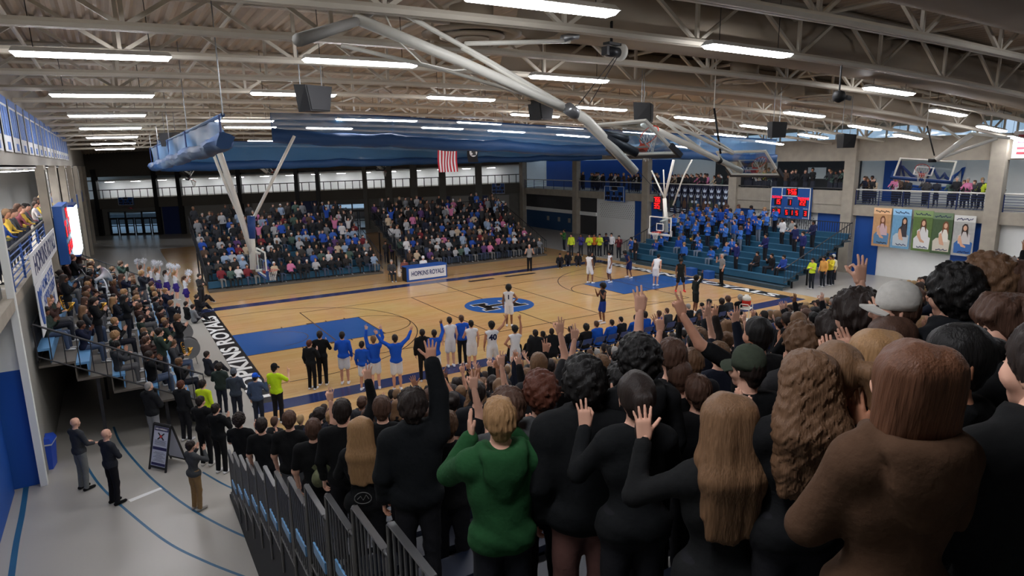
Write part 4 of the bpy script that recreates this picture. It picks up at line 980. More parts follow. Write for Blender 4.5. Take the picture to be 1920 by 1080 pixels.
# ---------------------------------------------------------------- loudspeakers, hoist, camera pod
SPK = mat('speaker_black', (26, 26, 28), .6)
def speaker(px, py, d, s, rz, label):
    p = CAM+d*ray(px, py)/np.linalg.norm(ray(px, py)); t = thing('loudspeaker', label, 'loudspeaker', p, rz, 'loudspeakers under the roof')
    o = [(-.5, -.22), (.5, -.22), (.36, .34), (-.36, .34)]
    mb = MB(); mb.hexa([(x*s, -.36*s, z*s*1.2) for x, z in [(-.36, -.34), (.36, -.34)]]+[(.30*s, .3*s, -.34*s*1.2), (-.30*s, .3*s, -.34*s*1.2)]+[(-.5*s, -.36*s, .34*s), (.5*s, -.36*s, .34*s), (.38*s, .34*s, .40*s), (-.38*s, .34*s, .40*s)]); mb.build('cabinet', SPK, t)
    mb = MB().hexa([(-.33*s, -.39*s, -.37*s), (.33*s, -.39*s, -.37*s), (.33*s, -.36*s, -.37*s), (-.33*s, -.36*s, -.37*s), (-.45*s, -.39*s, .31*s), (.45*s, -.39*s, .31*s), (.45*s, -.36*s, .31*s), (-.45*s, -.36*s, .31*s)]); mb.build('grille', mat('speaker_grille', (40, 40, 42), .8), t)
    for x in (-.4, .4): MB().tube((x*s, 0, .36*s), (x*s, 0, max(.8, zroof(p[0], p[1])-p[2]+.3)), .012, n=5).build('chain', GALV, t)
for a in ((585, 184, 16, .75, .4, 'largest black loudspeaker hanging above the left end of the front curtain'), (320, 261, 30, .7, -.9, 'black loudspeaker hanging beside the lengthwise left curtain'), (1012, 206, 26, .95, .3, 'black loudspeaker half hidden behind the big white mast'), (1205, 211, 20, .72, .7, 'black loudspeaker hanging just above the nearest folded backstop'), (1455, 243, 25, .68, 1.0, 'black loudspeaker hanging above the right part of the front curtain'), (1585, 264, 28, .65, 1.1, 'rightmost black loudspeaker, hanging before the concrete beam')): speaker(*a)
p = at(1152, 96, 'y', -10.4); t = thing('hoist_motor', 'black and white ceiling hoist motor with drum above the white mast', 'winch', p, .2)
MB().tube((-.22, 0, -.02), (.1, 0, -.02), .10, n=16).build('motor', mat('motor_grey', (60, 62, 66), .4, .5), t, True); MB().tube((.12, 0, 0), (.22, 0, 0), .17, n=22).build('drum', WHITEM, t, True)
MB().box((-.26, -.08, .1), (.16, .08, .15)).build('mount_plate', BLACK, t); MB().box((-.32, -.07, -.1), (-.24, .07, .06)).build('control_box', BLACK, t); MB().tube((-.1, 0, .15), (-.1, 0, .55), .03, n=6).build('hanger', BLACK, t)
p = q3(1573, 181, 15); t = thing('ceiling_camera', 'small dark camera pod on a bracket below the right roof trusses', 'camera', p)
MB().lathe([(.02, -.12), (.1, -.08), (.13, 0), (.1, .09), (.03, .12)], n=14).build('pod', SPK, t, True); MB().tube((.12, -.08, -.02), (.2, -.12, -.04), .05, n=10).build('lens_tube', GALV, t); MB().tube((0, 0, .1), (0, 0, .6), .02, n=6).build('bracket', BLACK, t)
# ---------------------------------------------------------------- flags
def flag(label, px, w, h, y): 
    return thing('flag', label, 'flag', at(px[0], px[1], 'y', y))
fy = 18.5; p0 = at(820, 268, 'y', fy); p1 = at(858, 322, 'y', fy); fwid = p1[0]-p0[0]; fh = p0[2]-p1[2]
t = thing('flag', 'striped red and white national flag hanging vertically under the front curtain', 'flag', (p0[0], fy, p0[2]))
RED = mat('flag_red', (190, 30, 50), .7); FWH = mat('flag_white', (235, 235, 238), .7); FBL = mat('flag_blue', (36, 44, 104), .7)
def wavy(mb, x0, x1, z0, z1, yo=0., n=14):
    G = np.zeros((3, n+1, 3))
    for i, x in enumerate(np.linspace(x0, x1, 3)):
        for j in range(n+1): z = z1+(z0-z1)*j/n; G[i, j] = (x+.03*math.sin(j*.5), .05*math.sin(x*5+j*.35)+yo, z)
    return mb.grid(G)
for k in range(13): wavy(MB(), fwid*k/13, fwid*(k+1)/13, -fh, 0).build('stripe', RED if k % 2 == 0 else FWH, t, True)
wavy(MB(), 0, fwid*.54, -fh*.10, fh*.28, -.02, 6).build('canton', FBL, t, True)
sm = MB(); sm.plate([(.055*math.cos(PI/2+i*PI/5)*(1 if i % 2 == 0 else .4), 0, .055*math.sin(PI/2+i*PI/5)*(1 if i % 2 == 0 else .4)) for i in range(10)], (0, .006, 0)); sm = sm.mesh('star', [FWH])
for j in range(4):
    for i in range(6): o = link(bpy.data.objects.new('star', sm), t); o.location = (.09+fwid*.5*i/6, -.075, -.1+.16*j)
p0 = at(876, 272, 'y', fy); p1 = at(897, 304, 'y', fy); a, b = p1[0]-p0[0], p0[2]-p1[2]
t = thing('flag', 'black memorial flag with a white disc and bowed head silhouette', 'flag', (p0[0], fy, p0[2]))
wavy(MB(), 0, a, -b, .1).build('cloth', mat('flag_black', (22, 22, 26), .8), t, True)
MB().plate([(a/2+.36*a*math.cos(u), -.08, -b*.42+.36*a*math.sin(u)) for u in np.linspace(0, 2*PI, 29)[:-1]], (0, .02, 0)).build('disc', FWH, t)
MB().plate([(a/2+x*a, -.09, -b*.42+z*a) for x, z in ((-.25, -.26), (-.05, -.14), (-.12, -.02), (-.20, -.04), (-.16, .12), (-.05, .2), (.10, .2), (.2, .1), (.2, -.05), (.26, -.26))], (0, .01, 0)).build('silhouette', BLACK, t)
for x in (.2, .8): MB().tube((a*x, 0, .1), (a*x, 0, 1.2), .01, n=4).build('cord', BLACK, t)
# ---------------------------------------------------------------- scoreboards and clocks
LED = mat('led_red', (255, 22, 26), emit=.55); LEDB = mat('led_backing', (30, 18, 20), .5); SBLUE = mat('board_blue', (34, 84, 158), .4); LABW = mat('board_label', (206, 214, 222), .5)
SEG = {'0': 'abcdef', '1': 'bc', '2': 'abged', '3': 'abgcd', '4': 'fgbc', '5': 'afgcd', '6': 'afgedc', '7': 'abc', '8': 'abcdefg', '9': 'abcdfg'}
def digit(mb, ch, x, z, w, h, F, t_=.16):
    g = h*t_; S_ = {'a': (0, h-g, w, h), 'd': (0, 0, w, g), 'g': (0, h/2-g/2, w, h/2+g/2), 'f': (0, h/2, g, h), 'b': (w-g, h/2, w, h), 'e': (0, 0, g, h/2), 'c': (w-g, 0, w, h/2)}
    if ch == ':':
        for zz in (.28, .68): mb.plate([F(x+a, z+h*zz+b) for a, b in ((0, 0), (g, 0), (g, g), (0, g))], F.d)
        return
    for s in SEG.get(ch, ''):
        a0, b0, a1, b1 = S_[s]; mb.plate([F(x+a, z+b) for a, b in ((a0, b0), (a1, b0), (a1, b1), (a0, b1))], F.d)
class Face:
    """a vertical face: origin at its lower left, r the reading direction, n towards the viewer"""
    def __init__(s, o, r, n, dz=0.): s.o = V3(*o); s.r = V3(*r); s.d = V3(*n)*.01; s.lift = 0.
    def __call__(s, a, b): return s.o+s.r*a+V3(0, 0, b)+s.d*s.lift*100
def board_text(body, F, x, z, size, m, parent, align='CENTER', width=None, name='lettering'):
    o = F(x, z); return lettering(body, o, F.r, (0, 0, 1), size, m, parent, name, width=width, off=.02, align=align)
def scoreboard(label, o, r, n, w, h, d, lit):
    r = V3(*r); n = V3(*n); t = thing('scoreboard', label, 'scoreboard', o); bpy.context.view_layer.update()
    F = Face((0, 0, 0), r, n)
    G = lambda a0, b0, a1, b1, l0, l1: MB().hexa([r*a+V3(0, 0, b)+n*l for b, l in ((b0, l0), ) for a in ()] or [r*a0+V3(0, 0, b0)+n*l0, r*a1+V3(0, 0, b0)+n*l0, r*a1+V3(0, 0, b0)+n*l1, r*a0+V3(0, 0, b0)+n*l1, r*a0+V3(0, 0, b1)+n*l0, r*a1+V3(0, 0, b1)+n*l0, r*a1+V3(0, 0, b1)+n*l1, r*a0+V3(0, 0, b1)+n*l1])
    G(0, 0, w, h, -d, 0).build('cabinet', SBLUE, t)
    mb = MB()
    for a in ((0, 0, w, h*.025), (0, h*.975, w, h), (0, 0, w*.02, h), (w*.98, 0, w, h), (w*.28, h*.74, w*.3, h), (w*.66, h*.74, w*.68, h), (w*.28, h*.72, w*.68, h*.745)):
        g = G(*a, 0, .012); mb.add(g.v, g.f)
    mb.build('border', WHITE, t)
    F.lift = .006
    bk = MB(); dg = MB(); items = [('7:56', .42, .78, .055, .17), ('15', .13, .46, .055, .15), ('1', .48, .46, .05, .14), ('22', .76, .46, .055, .15), ('3', .08, .14, .05, .14), ('4', .21, .16, .05, .14), ('5', .41, .14, .05, .14), ('1', .54, .14, .05, .14), ('5', .67, .14, .05, .14), ('3', .88, .14, .05, .14)]
    for s_, x, z, dw, dh in items:
        n_ = len(s_.replace(':', ''))+(.4 if ':' in s_ else 0); g = G(w*(x-.03), h*(z-.03), w*(x+dw*1.35*n_+.01), h*(z+dh+.03), .006, .012); bk.add(g.v, g.f)
        xx = x
        for ch in s_: F.lift = .014; digit(dg, ch, w*xx, h*z, w*dw, h*dh, F); xx += dw*(1.35 if ch != ':' else .5)
    bk.build('digit_panel', LEDB, t)
    if lit: dg.build('digit', LED, t)
    W_o = lambda a, b: V3(*o)+r*a+V3(0, 0, b)+n*.014
    FF = Face(V3(*o)+n*.014, r, n)
    if lit:
        board_text('ROYALS', FF, w*.17, h*.68, h*.11, LED, t, width=w*.26); board_text('TROJANS', FF, w*.83, h*.66, h*.11, LED, t, width=w*.28)
    for s_, x, z in (('PERIOD', .5, .66), ('FOULS', .1, .36), ('T.O.L.', .24, .37), ('PLAYER FOUL', .5, .35), ('T.O.L.', .7, .35), ('FOULS', .9, .35), ('BONUS', .1, .065), ('POSS', .5, .06), ('BONUS', .9, .06)): board_text(s_, FF, w*x, h*z, h*.055, LABW, t)
    return t
X6 = RX-.62; a = at(1443, 408, 'x', X6); b = at(1521, 352, 'x', X6); scoreboard('lit blue scoreboard with red digits 7:56, 15 and 22 on the right concrete parapet', (X6, a[1], a[2]+.0), (0, -1, 0), (-1, 0, 0), a[1]-b[1], b[2]-a[2]-.02, .2, True)
a = at(1133, 377, 'x', RX-.55); b = at(1170, 350, 'x', RX-.55); scoreboard('unlit blue scoreboard on the right gallery front above the slotted white wall', (RX-.55, a[1], a[2]), (0, -1, 0), (-1, 0, 0), a[1]-b[1], b[2]-a[2], .15, False)
for (x0, y0, x1, y1), nm in (((922, 363, 946, 343), 'near the right corner'), ((228, 384, 254, 369), 'above the leftmost glass doors')):
    a = fwp(x0, y0); b = fwp(x1, y1); n_ = (FN[0], FN[1], 0); o = V3(*a)+V3(*n_)*.6; scoreboard('dark unlit scoreboard on the far gallery front '+nm, o, (FU[0], FU[1], 0), n_, float((b[:2]-a[:2])@FU)*.98, b[2]-a[2], .2, False)
# shot clock over the right basket
t = thing('shot_clock', 'red lit shot clock box with two rows of digits above the right basket', 'shot clock', pr_(1234, 380, 25.6))
MB().box((-.1, -.32, -.42), (.1, .32, .42)).build('case', LEDB, t); F = Face((-.11, .27, 0), (0, -1, 0), (-1, 0, 0)); mb = MB()
for i, ch in enumerate('7:56'): digit(mb, ch, (.02, .17, .22, .40)[i], .05, .14, .30, F)
for i, ch in enumerate('35'): digit(mb, ch, .04+.27*i, -.36, .2, .34, F)
mb.build('digit', LED, t)
# left wall scoreboard and bright video screen
ya, yb_ = 8.6, 13.4; scoreboard('red lit scoreboard on the left wall beside the glowing screen', (LX+.55, 13.0, 4.0), (0, 0, 0) if 0 else (0, 1, 0), (1, 0, 0), .01, 2.1, .3, False) if 0 else None
t = thing('scoreboard', 'blue scoreboard with red digits on the left wall beside the bright screen', 'scoreboard', (LX+.25, 8.2, 3.95))
MB().box((0, 0, 0), (.3, 3.9, 2.15)).build('cabinet', SBLUE, t); F = Face((.31, 0, 0), (0, 1, 0), (1, 0, 0)); mb = MB(); bk = MB()
for s_, x, z, hh in (('7:56', 1.5, 1.62, .36), ('15', .35, .98, .36), ('22', 2.7, .98, .36), ('1', 1.8, .98, .3), ('34', .35, .35, .34), ('51', 1.6, .35, .34), ('53', 2.7, .35, .34)):
    for i, ch in enumerate(s_): digit(mb, ch, x+.32*i, z, .22, hh, F)
    bk.box((.3, x-.1, z-.07), (.306, x+.32*len(s_), z+hh+.07))
mb.build('digit', LED, t); bk.build('digit_panel', LEDB, t)
F2 = Face((LX+.25+.312, 8.2, 3.95), (0, 1, 0), (1, 0, 0)); board_text('ROYALS', F2, .75, 1.48, .26, LED, t); board_text('TROJANS', F2, 3.05, 1.48, .26, LED, t)
t = thing('video_screen', 'glowing white video screen standing out from the left wall beside the scoreboard', 'screen', (LX+.25, 12.2, 3.75))
MB().box((0, 0, 0), (.5, 2.6, 2.2)).build('cabinet', NAVY, t); MB().box((.5, .1, .1), (.51, 2.5, 2.1)).build('screen_face', mat('screen_glow', (225, 250, 255), emit=4.), t); MB().box((.05, -.02, .1), (.48, 0, 2.1)).build('side_face', mat('screen_side_glow', (225, 250, 255), emit=4.), t)
# ---------------------------------------------------------------- banners and signs
BNW = mat('banner_white', (222, 224, 226), .7, var=.04); BNB = mat('banner_blue', (40, 82, 160), .7); LETB = mat('letter_navy', (30, 44, 96), .6)
def sign_board(label, o, r, n, w, h, m, name='banner', cat='banner', group=None):
    r = V3(*r); n = V3(*n); t = thing(name, label, cat, o, 0, group)
    MB().hexa([r*a+V3(0, 0, b)+n*l for b in (0, h) for a, l in ((0, 0), (w, 0), (w, .015), (0, .015))]).build('cloth', m, t); bpy.context.view_layer.update()
    return t, Face(V3(*o)+n*.018, r, n)
t, F = sign_board('long white team name banner with navy capitals under the left gallery rail', (LX+.26, -1.0, 4.62), (0, 1, 0), (1, 0, 0), 8.4, .78, BNW)
board_text('HOPKINS ROYALS', F, 4.3, .38, .7, LETB, t, width=7.2)
t, F = sign_board('white student section banner with blue emblem on the left wall below the name banner', (LX+.26, -.9, 3.25), (0, 1, 0), (1, 0, 0), 5.6, 1.35, BNW)
board_text('HOME OF THE', F, 3.4, 1.05, .42, BNB, t, width=3.6); board_text('HOPKINS STUDENT', F, 3.4, .66, .42, BNB, t, width=3.8); board_text('SECTION', F, 3.4, .26, .42, BNB, t, width=2.6)
def emblem(F, x, z, s, parent, m, m2):
    mb = MB(); mb.plate([F(x+a*s, z+b*s) for a, b in ((-.5, .5), (-.15, .42), (.1, .5), (.25, .3), (.5, .5), (.42, .05), (.15, -.5), (-.25, -.42), (-.5, -.1))], F.d); mb.build('emblem', m, parent)
    mb = MB(); F.lift += .012; mb.plate([F(x+a*s, z+b*s) for a, b in ((-.05, .3), (.12, .12), (.3, .3), (.26, .0), (.08, -.3), (.0, -.05))], F.d); mb.build('emblem_highlight', m2, parent); F.lift -= .012
def local(F, t): return Face((F.o-V3(*t.location)), F.r, F.d*100)
emblem(local(F, t), .75, .68, 1.0, t, BNB, BNW)
a = at(1257, 404, 'x', RX-.15); b = at(1337, 383, 'x', RX-.15)
t, F = sign_board('wide white two-line banner with blue emblem behind the visiting band', (RX-.15, a[1], a[2]), (0, -1, 0), (-1, 0, 0), a[1]-b[1], 1.25, BNW)
w_ = a[1]-b[1]; board_text('HOME OF THE ROYALS', F, w_*.58, .86, .5, LETB, t, width=w_*.72); board_text('HOPKINS STUDENT SECTION', F, w_*.58, .34, .4, BNB, t, width=w_*.72); emblem(local(F, t), w_*.12, .62, .9, t, BNB, BNW)
a = at(888, 395, 'y', 28.2); t, F = sign_board('white banner with blue emblem and letters at the top of the second far bleacher', (a[0], 28.0, a[2]-.3), (1, 0, 0), (0, -1, 0), 3.0, 1.0, BNW)
board_text('FAM', F, 2.2, .5, .75, BNB, t, width=1.3); emblem(local(F, t), .8, .5, .75, t, BNB, BNW)
# eleven dark player banners over the right gallery rail
ya = at(1233, 360, 'x', RX-.5)[1]; yb2 = at(1368, 360, 'x', RX-.5)[1]
BND = mat('banner_dark', (28, 32, 58), .7); BNP = [mat('banner_print_%d' % k, c, .7) for k, c in enumerate(((52, 84, 110), (90, 66, 52), (60, 70, 60)))]
BNL = mat('banner_print_white', (200, 214, 232), .7)
for k in range(11):
    w_ = (ya-yb2)/11; y = ya-w_*k; t, F = sign_board('dark player banner with white crown print, %s from the left on the right gallery' % ORD[k], (RX-.5, y-.08, 2.92), (0, -1, 0), (-1, 0, 0), w_*.80, 2.25, BND, 'player_banner', 'banner', 'player banners on the right gallery')
    f = local(F, t); W = w_*.8; mb = MB()
    for z0 in (1.72, 1.28): mb.plate([f(W*a, z0+.36*b) for a, b in ((.1, .95), (.3, .5), (.42, .62), (.5, 1.05), (.58, .62), (.7, .5), (.9, .95), (.72, .1), (.28, .1))], f.d)
    for z0 in (.28, .12): mb.plate([f(W*a, z0+b) for a, b in ((.2, 0), (.8, 0), (.8, .07), (.2, .07))], f.d)
    mb.build('crown_print', BNL, t)
    mb = MB(); mb.plate([f(W*a, .45+b) for a, b in ((.15, 0), (.8, 0), (.85, .5), (.62, .6), (.6, .78), (.42, .78), (.38, .6), (.15, .5))], f.d); mb.build('player_print', BNP[k % 3], t)
    if k > 4: f.lift = .012; mb = MB(); mb.plate([f(W*(.25+.5*(k % 2))+.11*math.cos(u), .98+.11*math.sin(u)) for u in np.linspace(0, 2*PI, 15)[:-1]], f.d); mb.build('badge', BNL, t)
# five portrait banners
PB = [((1640, 389, 1627, 463), (206, 158, 110), (214, 182, 186), (120, 74, 44), (96, 140, 180), 'orange portrait banner of a seated young woman'), ((1676, 391, 1663, 467), (112, 164, 200), (60, 56, 62), (46, 30, 26), (190, 200, 206), 'pale blue portrait banner of a dark-haired young woman'),
      ((1715, 394, 1702, 472), (92, 118, 60), (222, 222, 220), (92, 58, 36), (226, 226, 224), 'green portrait banner of a young woman in white'), ((1751, 398, 1739, 477), (70, 92, 60), (232, 228, 216), (120, 74, 44), (214, 206, 190), 'dark green portrait banner of a young woman beside white steps'), ((1791, 403, 1778, 481), (176, 176, 172), (205, 200, 196), (52, 36, 30), (54, 104, 170), 'grey portrait banner of a young woman in blue jeans')]
for k, ((x0, y0, x1, y1), bg, topc, hairc, low, lab) in enumerate(PB):
    a = at(x0, y0, 'x', RX-.5); b = at(x1+36, y1, 'x', RX-.5); w_ = max(1.05, min(a[1]-at(x0+30, y0, 'x', RX-.5)[1], 1.25)); h_ = a[2]-b[2]
    t, F = sign_board(lab, (RX-.5, a[1], b[2]), (0, -1, 0), (-1, 0, 0), w_, h_, mat('portrait_ground_%d' % k, bg, .7, var=.25, scale=5), 'portrait_banner', 'banner', 'portrait banners on the right gallery')
    f = local(F, t); m_ = lambda nm, c: mat('portrait_%s_%d' % (nm, k), c, .7)
    def pp(nm, pts, m, l, s=1): f.lift = l; MB().plate([f(w_*x, h_*z) for x, z in pts], f.d*.4).build(nm, m, t)
    sh = .12*(k % 2)
    pp('print_band', [(0, .84), (1, .84), (1, 1), (0, 1)], m_('band', [min(255, c+46) for c in bg]), .004)
    pp('print_lower', [(.12, .06), (.92, .06), (.95, .34), (.7, .40), (.25, .38), (.1, .3)], m_('low', low), .008)
    pp('print_top', [(.28+sh, .3), (.85, .3), (.82, .52), (.66+sh*.5, .60), (.50+sh*.5, .60), (.25+sh, .50)], m_('top', topc), .012)
    pp('print_hair', [(.40+sh, .46), (.42+sh, .74), (.52+sh, .80), (.64+sh, .79), (.70+sh, .72), (.72+sh, .46), (.62+sh, .6), (.48+sh, .6)], m_('hair', hairc), .016)
    pp('print_face', [(.56+sh+.085*math.cos(u), .69+.065*math.sin(u)) for u in np.linspace(0, 2*PI, 17)[:-1]], m_('skin', (216, 168, 138)), .020)
    pp('print_arm', [(.30+sh, .50), (.38+sh, .50), (.50+sh, .30), (.66, .25), (.66, .21), (.45, .23), (.26+sh, .38)], m_('skin', (216, 168, 138)), .020)
    for (z0, x0_, x1_, am) in ((.91, .12, .88, .03), (.10, .3, .85, .022)):
        MB().path([f(w_*(x0_+(x1_-x0_)*s), h_*(z0+am*math.sin(s*26+k)*math.cos(s*9))) for s in np.linspace(0, 1, 34)], .018, 4).build('handwriting', LETB if k != 0 else BLACK, t)
# crown emblem painted on the white gallery wall
EX = RX+3.86; eo = at(1749, 356, 'x', EX); t = thing('wall_emblem', 'large blue outlined crown emblem on the white right gallery wall', 'emblem', tuple(eo)); em = [(-.85, 0), (-1.0, 1.0), (-.72, .62), (-.55, .45), (-.42, .55), (-.40, .72), (-.2, .45), (0, .95), (.2, .45), (.40, .72), (.42, .55), (.55, .45), (.72, .62), (1, 1), (.85, 0)]
ep = lambda u, v: at(1749+58*u, 356+2*u-44*v, 'x', EX)-eo
EMB = mat('emblem_blue', (40, 88, 170), .5)
MB().path([ep(u, v) for u, v in em], .11, 6, closed=True).build('outline', EMB, t); MB().path([ep(u, v) for u, v in ((-.86, .16), (-.3, .1), (.3, .1), (.86, .16))], .08, 6).build('crown_band', EMB, t)
a = at(1900, 265, 'x', RX-.4); t, F = sign_board('small white sign on the upper beam at the right edge', (RX-.4, a[1], a[2]-.85), (0, -1, 0), (-1, 0, 0), 2.2, 1.35, BNW)
for z, s_ in ((1.05, .75), (.75, .85), (.45, .7), (.2, .8)): MB().plate([local(F, t)(x, z+b) for x, b in ((.2, 0), (.2+1.6*s_, 0), (.2+1.6*s_, .12), (.2, .12))], local(F, t).d).build('print_line', mat('print_red', (170, 70, 80), .7), t)
# championship banners high on the left wall
for k in range(18):
    y = 1.2+k*1.62 if k > 2 else -3.2+k*1.5; y = -3.6+k*1.95
    t, F = sign_board('blue and white championship banner high on the left wall, %s from the camera' % ORD[k], (LX+.03, y, 7.95), (0, 1, 0), (1, 0, 0), 1.5, 1.45, BNW, 'championship_banner', 'banner', 'championship banners on the left wall')
    f = local(F, t); mb = MB()
    for a0, b0, a1, b1 in ((0, 1.25, 1.5, 1.45), (.1, .42, .4, 1.18), (.55, .42, .95, 1.18), (1.1, .42, 1.4, 1.18), (.5, .05, 1.0, .25)): mb.plate([f(a0, b0), f(a1, b0), f(a1, b1), f(a0, b1)], f.d)
    mb.build('banner_print', mat('banner_faded_blue', (86, 124, 196), .7), t)
for y, wd, lab in ((8.4, 'PRIDE', 'nearest pillar'), (21, 'UNITY', 'third pillar'), (37, 'HONOR', 'far pillar')):
    t, F = sign_board('narrow pale vertical %s banner on the %s of the left wall' % (wd, lab), (LX+.24, y-.36, 5.7), (0, 1, 0), (1, 0, 0), .72, 1.75, mat('banner_pale', (172, 170, 160), .7))
    o = F(.36, .87); lettering(wd, o, (0, 0, 1), (0, -1, 0), .62, BNW if 0 else mat('letter_pale', (226, 226, 222), .6), t, width=1.6, off=.03)
# ---------------------------------------------------------------- scorer's table, press things, floor objects
t = thing('scorer_table', 'blue framed scorer table with white lettered panel on the far sideline', 'table', (11.35, 16.55, 0), .035)
MB().box((0, 0, 0), (2.85, .08, .95)).build('front_board', BLUE, t); MB().box((.14, -.02, .12), (2.76, 0, .84)).build('front_panel', BNW, t); MB().box((0, .08, .9), (2.85, .8, .95)).build('table_top', BLUE, t)
for x in (.02, 2.75): MB().box((x, .1, 0), (x+.08, .78, .9)).build('leg', BLACK, t)
bpy.context.view_layer.update(); o = t.matrix_world @ Vector((1.45, -.025, .48)); lettering('HOPKINS ROYALS', o, (math.cos(.035), math.sin(.035), 0), (0, 0, 1), .42, LETB, t, width=2.3, off=.02)
# recycling bin
BINB = mat('bin_blue', (36, 78, 190), .45, var=.05); b = at(76, 884, 'z', 0)
t = thing('recycling_bin', 'square blue recycling bin with lid by the blue left wall', 'bin', (b[0]+.1, b[1]+.2, 0), -.15)
mb = MB(); mb.hexa([(-.20, -.20, 0), (.20, -.20, 0), (.20, .20, 0), (-.20, .20, 0), (-.25, -.25, .68), (.25, -.25, .68), (.25, .25, .68), (-.25, .25, .68)]); mb.build('body', BINB, t)
MB().box((-.265, -.265, .66), (.265, .265, .70)).build('liner_edge', mat('bin_liner', (200, 205, 212), .5), t)
mb = MB(); mb.hexa([(-.27, -.27, .70), (.27, -.27, .70), (.27, .27, .70), (-.27, .27, .70), (-.22, -.22, .83), (.22, -.22, .83), (.22, .22, .83), (-.22, .22, .83)]); mb.build('lid', BINB, t); MB().tube((0, 0, .825), (0, 0, .835), .09, n=18).build('opening', BLACK, t)
# A-frame sign
b = at(316, 874, 'z', 0); t = thing('sandwich_board', 'black framed A-frame notice sign standing on the grey floor', 'sign', (b[0], b[1]+.05, 0), -.95)
def leaf(s, nm):
    mb = MB(); H = 1.12; d = .30
    Q = lambda x, z, o=0: (x, s*(-d*(1-z/H)-o), z)
    for a0, b0, a1, b1 in ((-.31, 0, -.26, H), (.26, 0, .31, H), (-.26, .06, .26, .11), (-.26, H-.05, .26, H)): mb.hexa([Q(a0, b0), Q(a1, b0), Q(a1, b0, .03), Q(a0, b0, .03), Q(a0, b1), Q(a1, b1), Q(a1, b1, .03), Q(a0, b1, .03)])
    mb.build(nm, BLACK, t)
    mb = MB(); mb.hexa([Q(-.26, .11, .0), Q(.26, .11, .0), Q(.26, .11, .015), Q(-.26, .11, .015), Q(-.26, H-.05, 0), Q(.26, H-.05, 0), Q(.26, H-.05, .015), Q(-.26, H-.05, .015)]); mb.build('poster', mat('poster_white', (206, 210, 226), .5), t)
    return Q
Q = leaf(1, 'front_frame'); leaf(-1, 'back_frame')
mb = MB(); PURP = mat('poster_navy', (44, 42, 92), .5)
for a0, b0, a1, b1 in ((-.24, .96, .24, 1.05), (-.24, .50, .24, .57), (-.24, .13, .24, .19)): mb.plate([Q(a0, b0, .017), Q(a1, b0, .017), Q(a1, b1, .017), Q(a0, b1, .017)], (0, -.003, 0))
mb.build('poster_band', PURP, t)
mb = MB()
for s in (1, -1): mb.plate([Q(-.12, .83+s*.07, .017), Q(-.09, .83+s*.09, .017), Q(.12, .83-s*.07, .017), Q(.09, .83-s*.09, .017)], (0, -.003, 0))
mb.build('poster_cross', BLACK, t); MB().plate([Q(.045*math.cos(u), .83+.035*math.sin(u), .021) for u in np.linspace(0, 2*PI, 13)[:-1]], (0, -.003, 0)).build('poster_mark', mat('poster_red', (196, 60, 60), .5), t)
mb = MB()
for i in range(5): mb.plate([Q(x, .62+.026*i+b, .017) for x, b in ((-.2, 0), (.2-.03*(i % 2), 0), (.2-.03*(i % 2), .01), (-.2, .01))], (0, -.002, 0))
for i in range(8): mb.plate([Q(x, .23+.03*i+b, .017) for x, b in ((-.2+.05*(i % 3), 0), (.2-.05*(i % 3), 0), (.2-.05*(i % 3), .01), (-.2+.05*(i % 3), .01))], (0, -.002, 0))
mb.build('poster_text_line', mat('poster_grey', (120, 124, 140), .6), t)
MB().tube((-.31, 0, 1.12), (.31, 0, 1.12), .02, n=6).build('hinge_bar', BLACK, t)
bpy.context.view_layer.update()
lettering('LAKE CONFERENCE', t.matrix_world @ Vector(Q(0, 1.005, .023)), Vector((math.cos(-.95), math.sin(-.95), 0)), t.matrix_world.to_3x3() @ (Vector(Q(0, 1, 0))-Vector(Q(0, 0, 0))).normalized(), .06, WHTP, t, width=.42)
# hand truck by the blue wall, at the edge of the picture
b = at(12, 905, 'z', 0); t = thing('hand_cart', 'low dark hand cart with bent grey handle beside the blue wall', 'cart', (b[0]-.25, b[1], 0))
MB().box((-.35, -.25, .12), (.35, .25, .17)).build('deck', DGREY, t); MB().path([(.3, -.2, .15), (.3, -.2, .75), (.3, -.12, .83), (.3, .12, .83), (.3, .2, .75), (.3, .2, .15)], .02, 6).build('handle', GREYP, t)
for x in (-.27, .27):
    for y in (-.2, .2): MB().tube((x, y-.03, .06), (x, y+.03, .06), .06, n=10).build('wheel', BLACK, t)
# drink cooler on a cart beyond the bench
b = at(1397, 612, 'z', 0); t = thing('cooler_cart', 'white tube cart holding a red and white drink cooler by the bench', 'cooler', (b[0], b[1], 0), .4)
MB().lathe([(.16, .95), (.18, .97), (.19, 1.18), (.18, 1.2)], n=18).build('cooler_body', mat('cooler_red', (206, 44, 30), .4), t, True); MB().lathe([(.185, 1.2), (.19, 1.3), (.17, 1.36), (.10, 1.38), (.09, 1.44)], n=18).build('cooler_lid', WHITEM, t, True); MB().lathe([(.165, .85), (.17, .95)], n=18).build('cooler_base', WHITEM, t)
for x in (-.28, .28): MB().path([(x, -.2, 0), (x, -.2, 1.0), (x, -.15, 1.06), (x, .15, 1.06), (x, .2, 1.0), (x, .2, 0)], .022, 6).build('cart_leg', WHITEM, t)
for z in (.3, .82): MB().box((-.28, -.2, z), (.28, .2, z+.03)).build('cart_shelf', WHITEM, t)
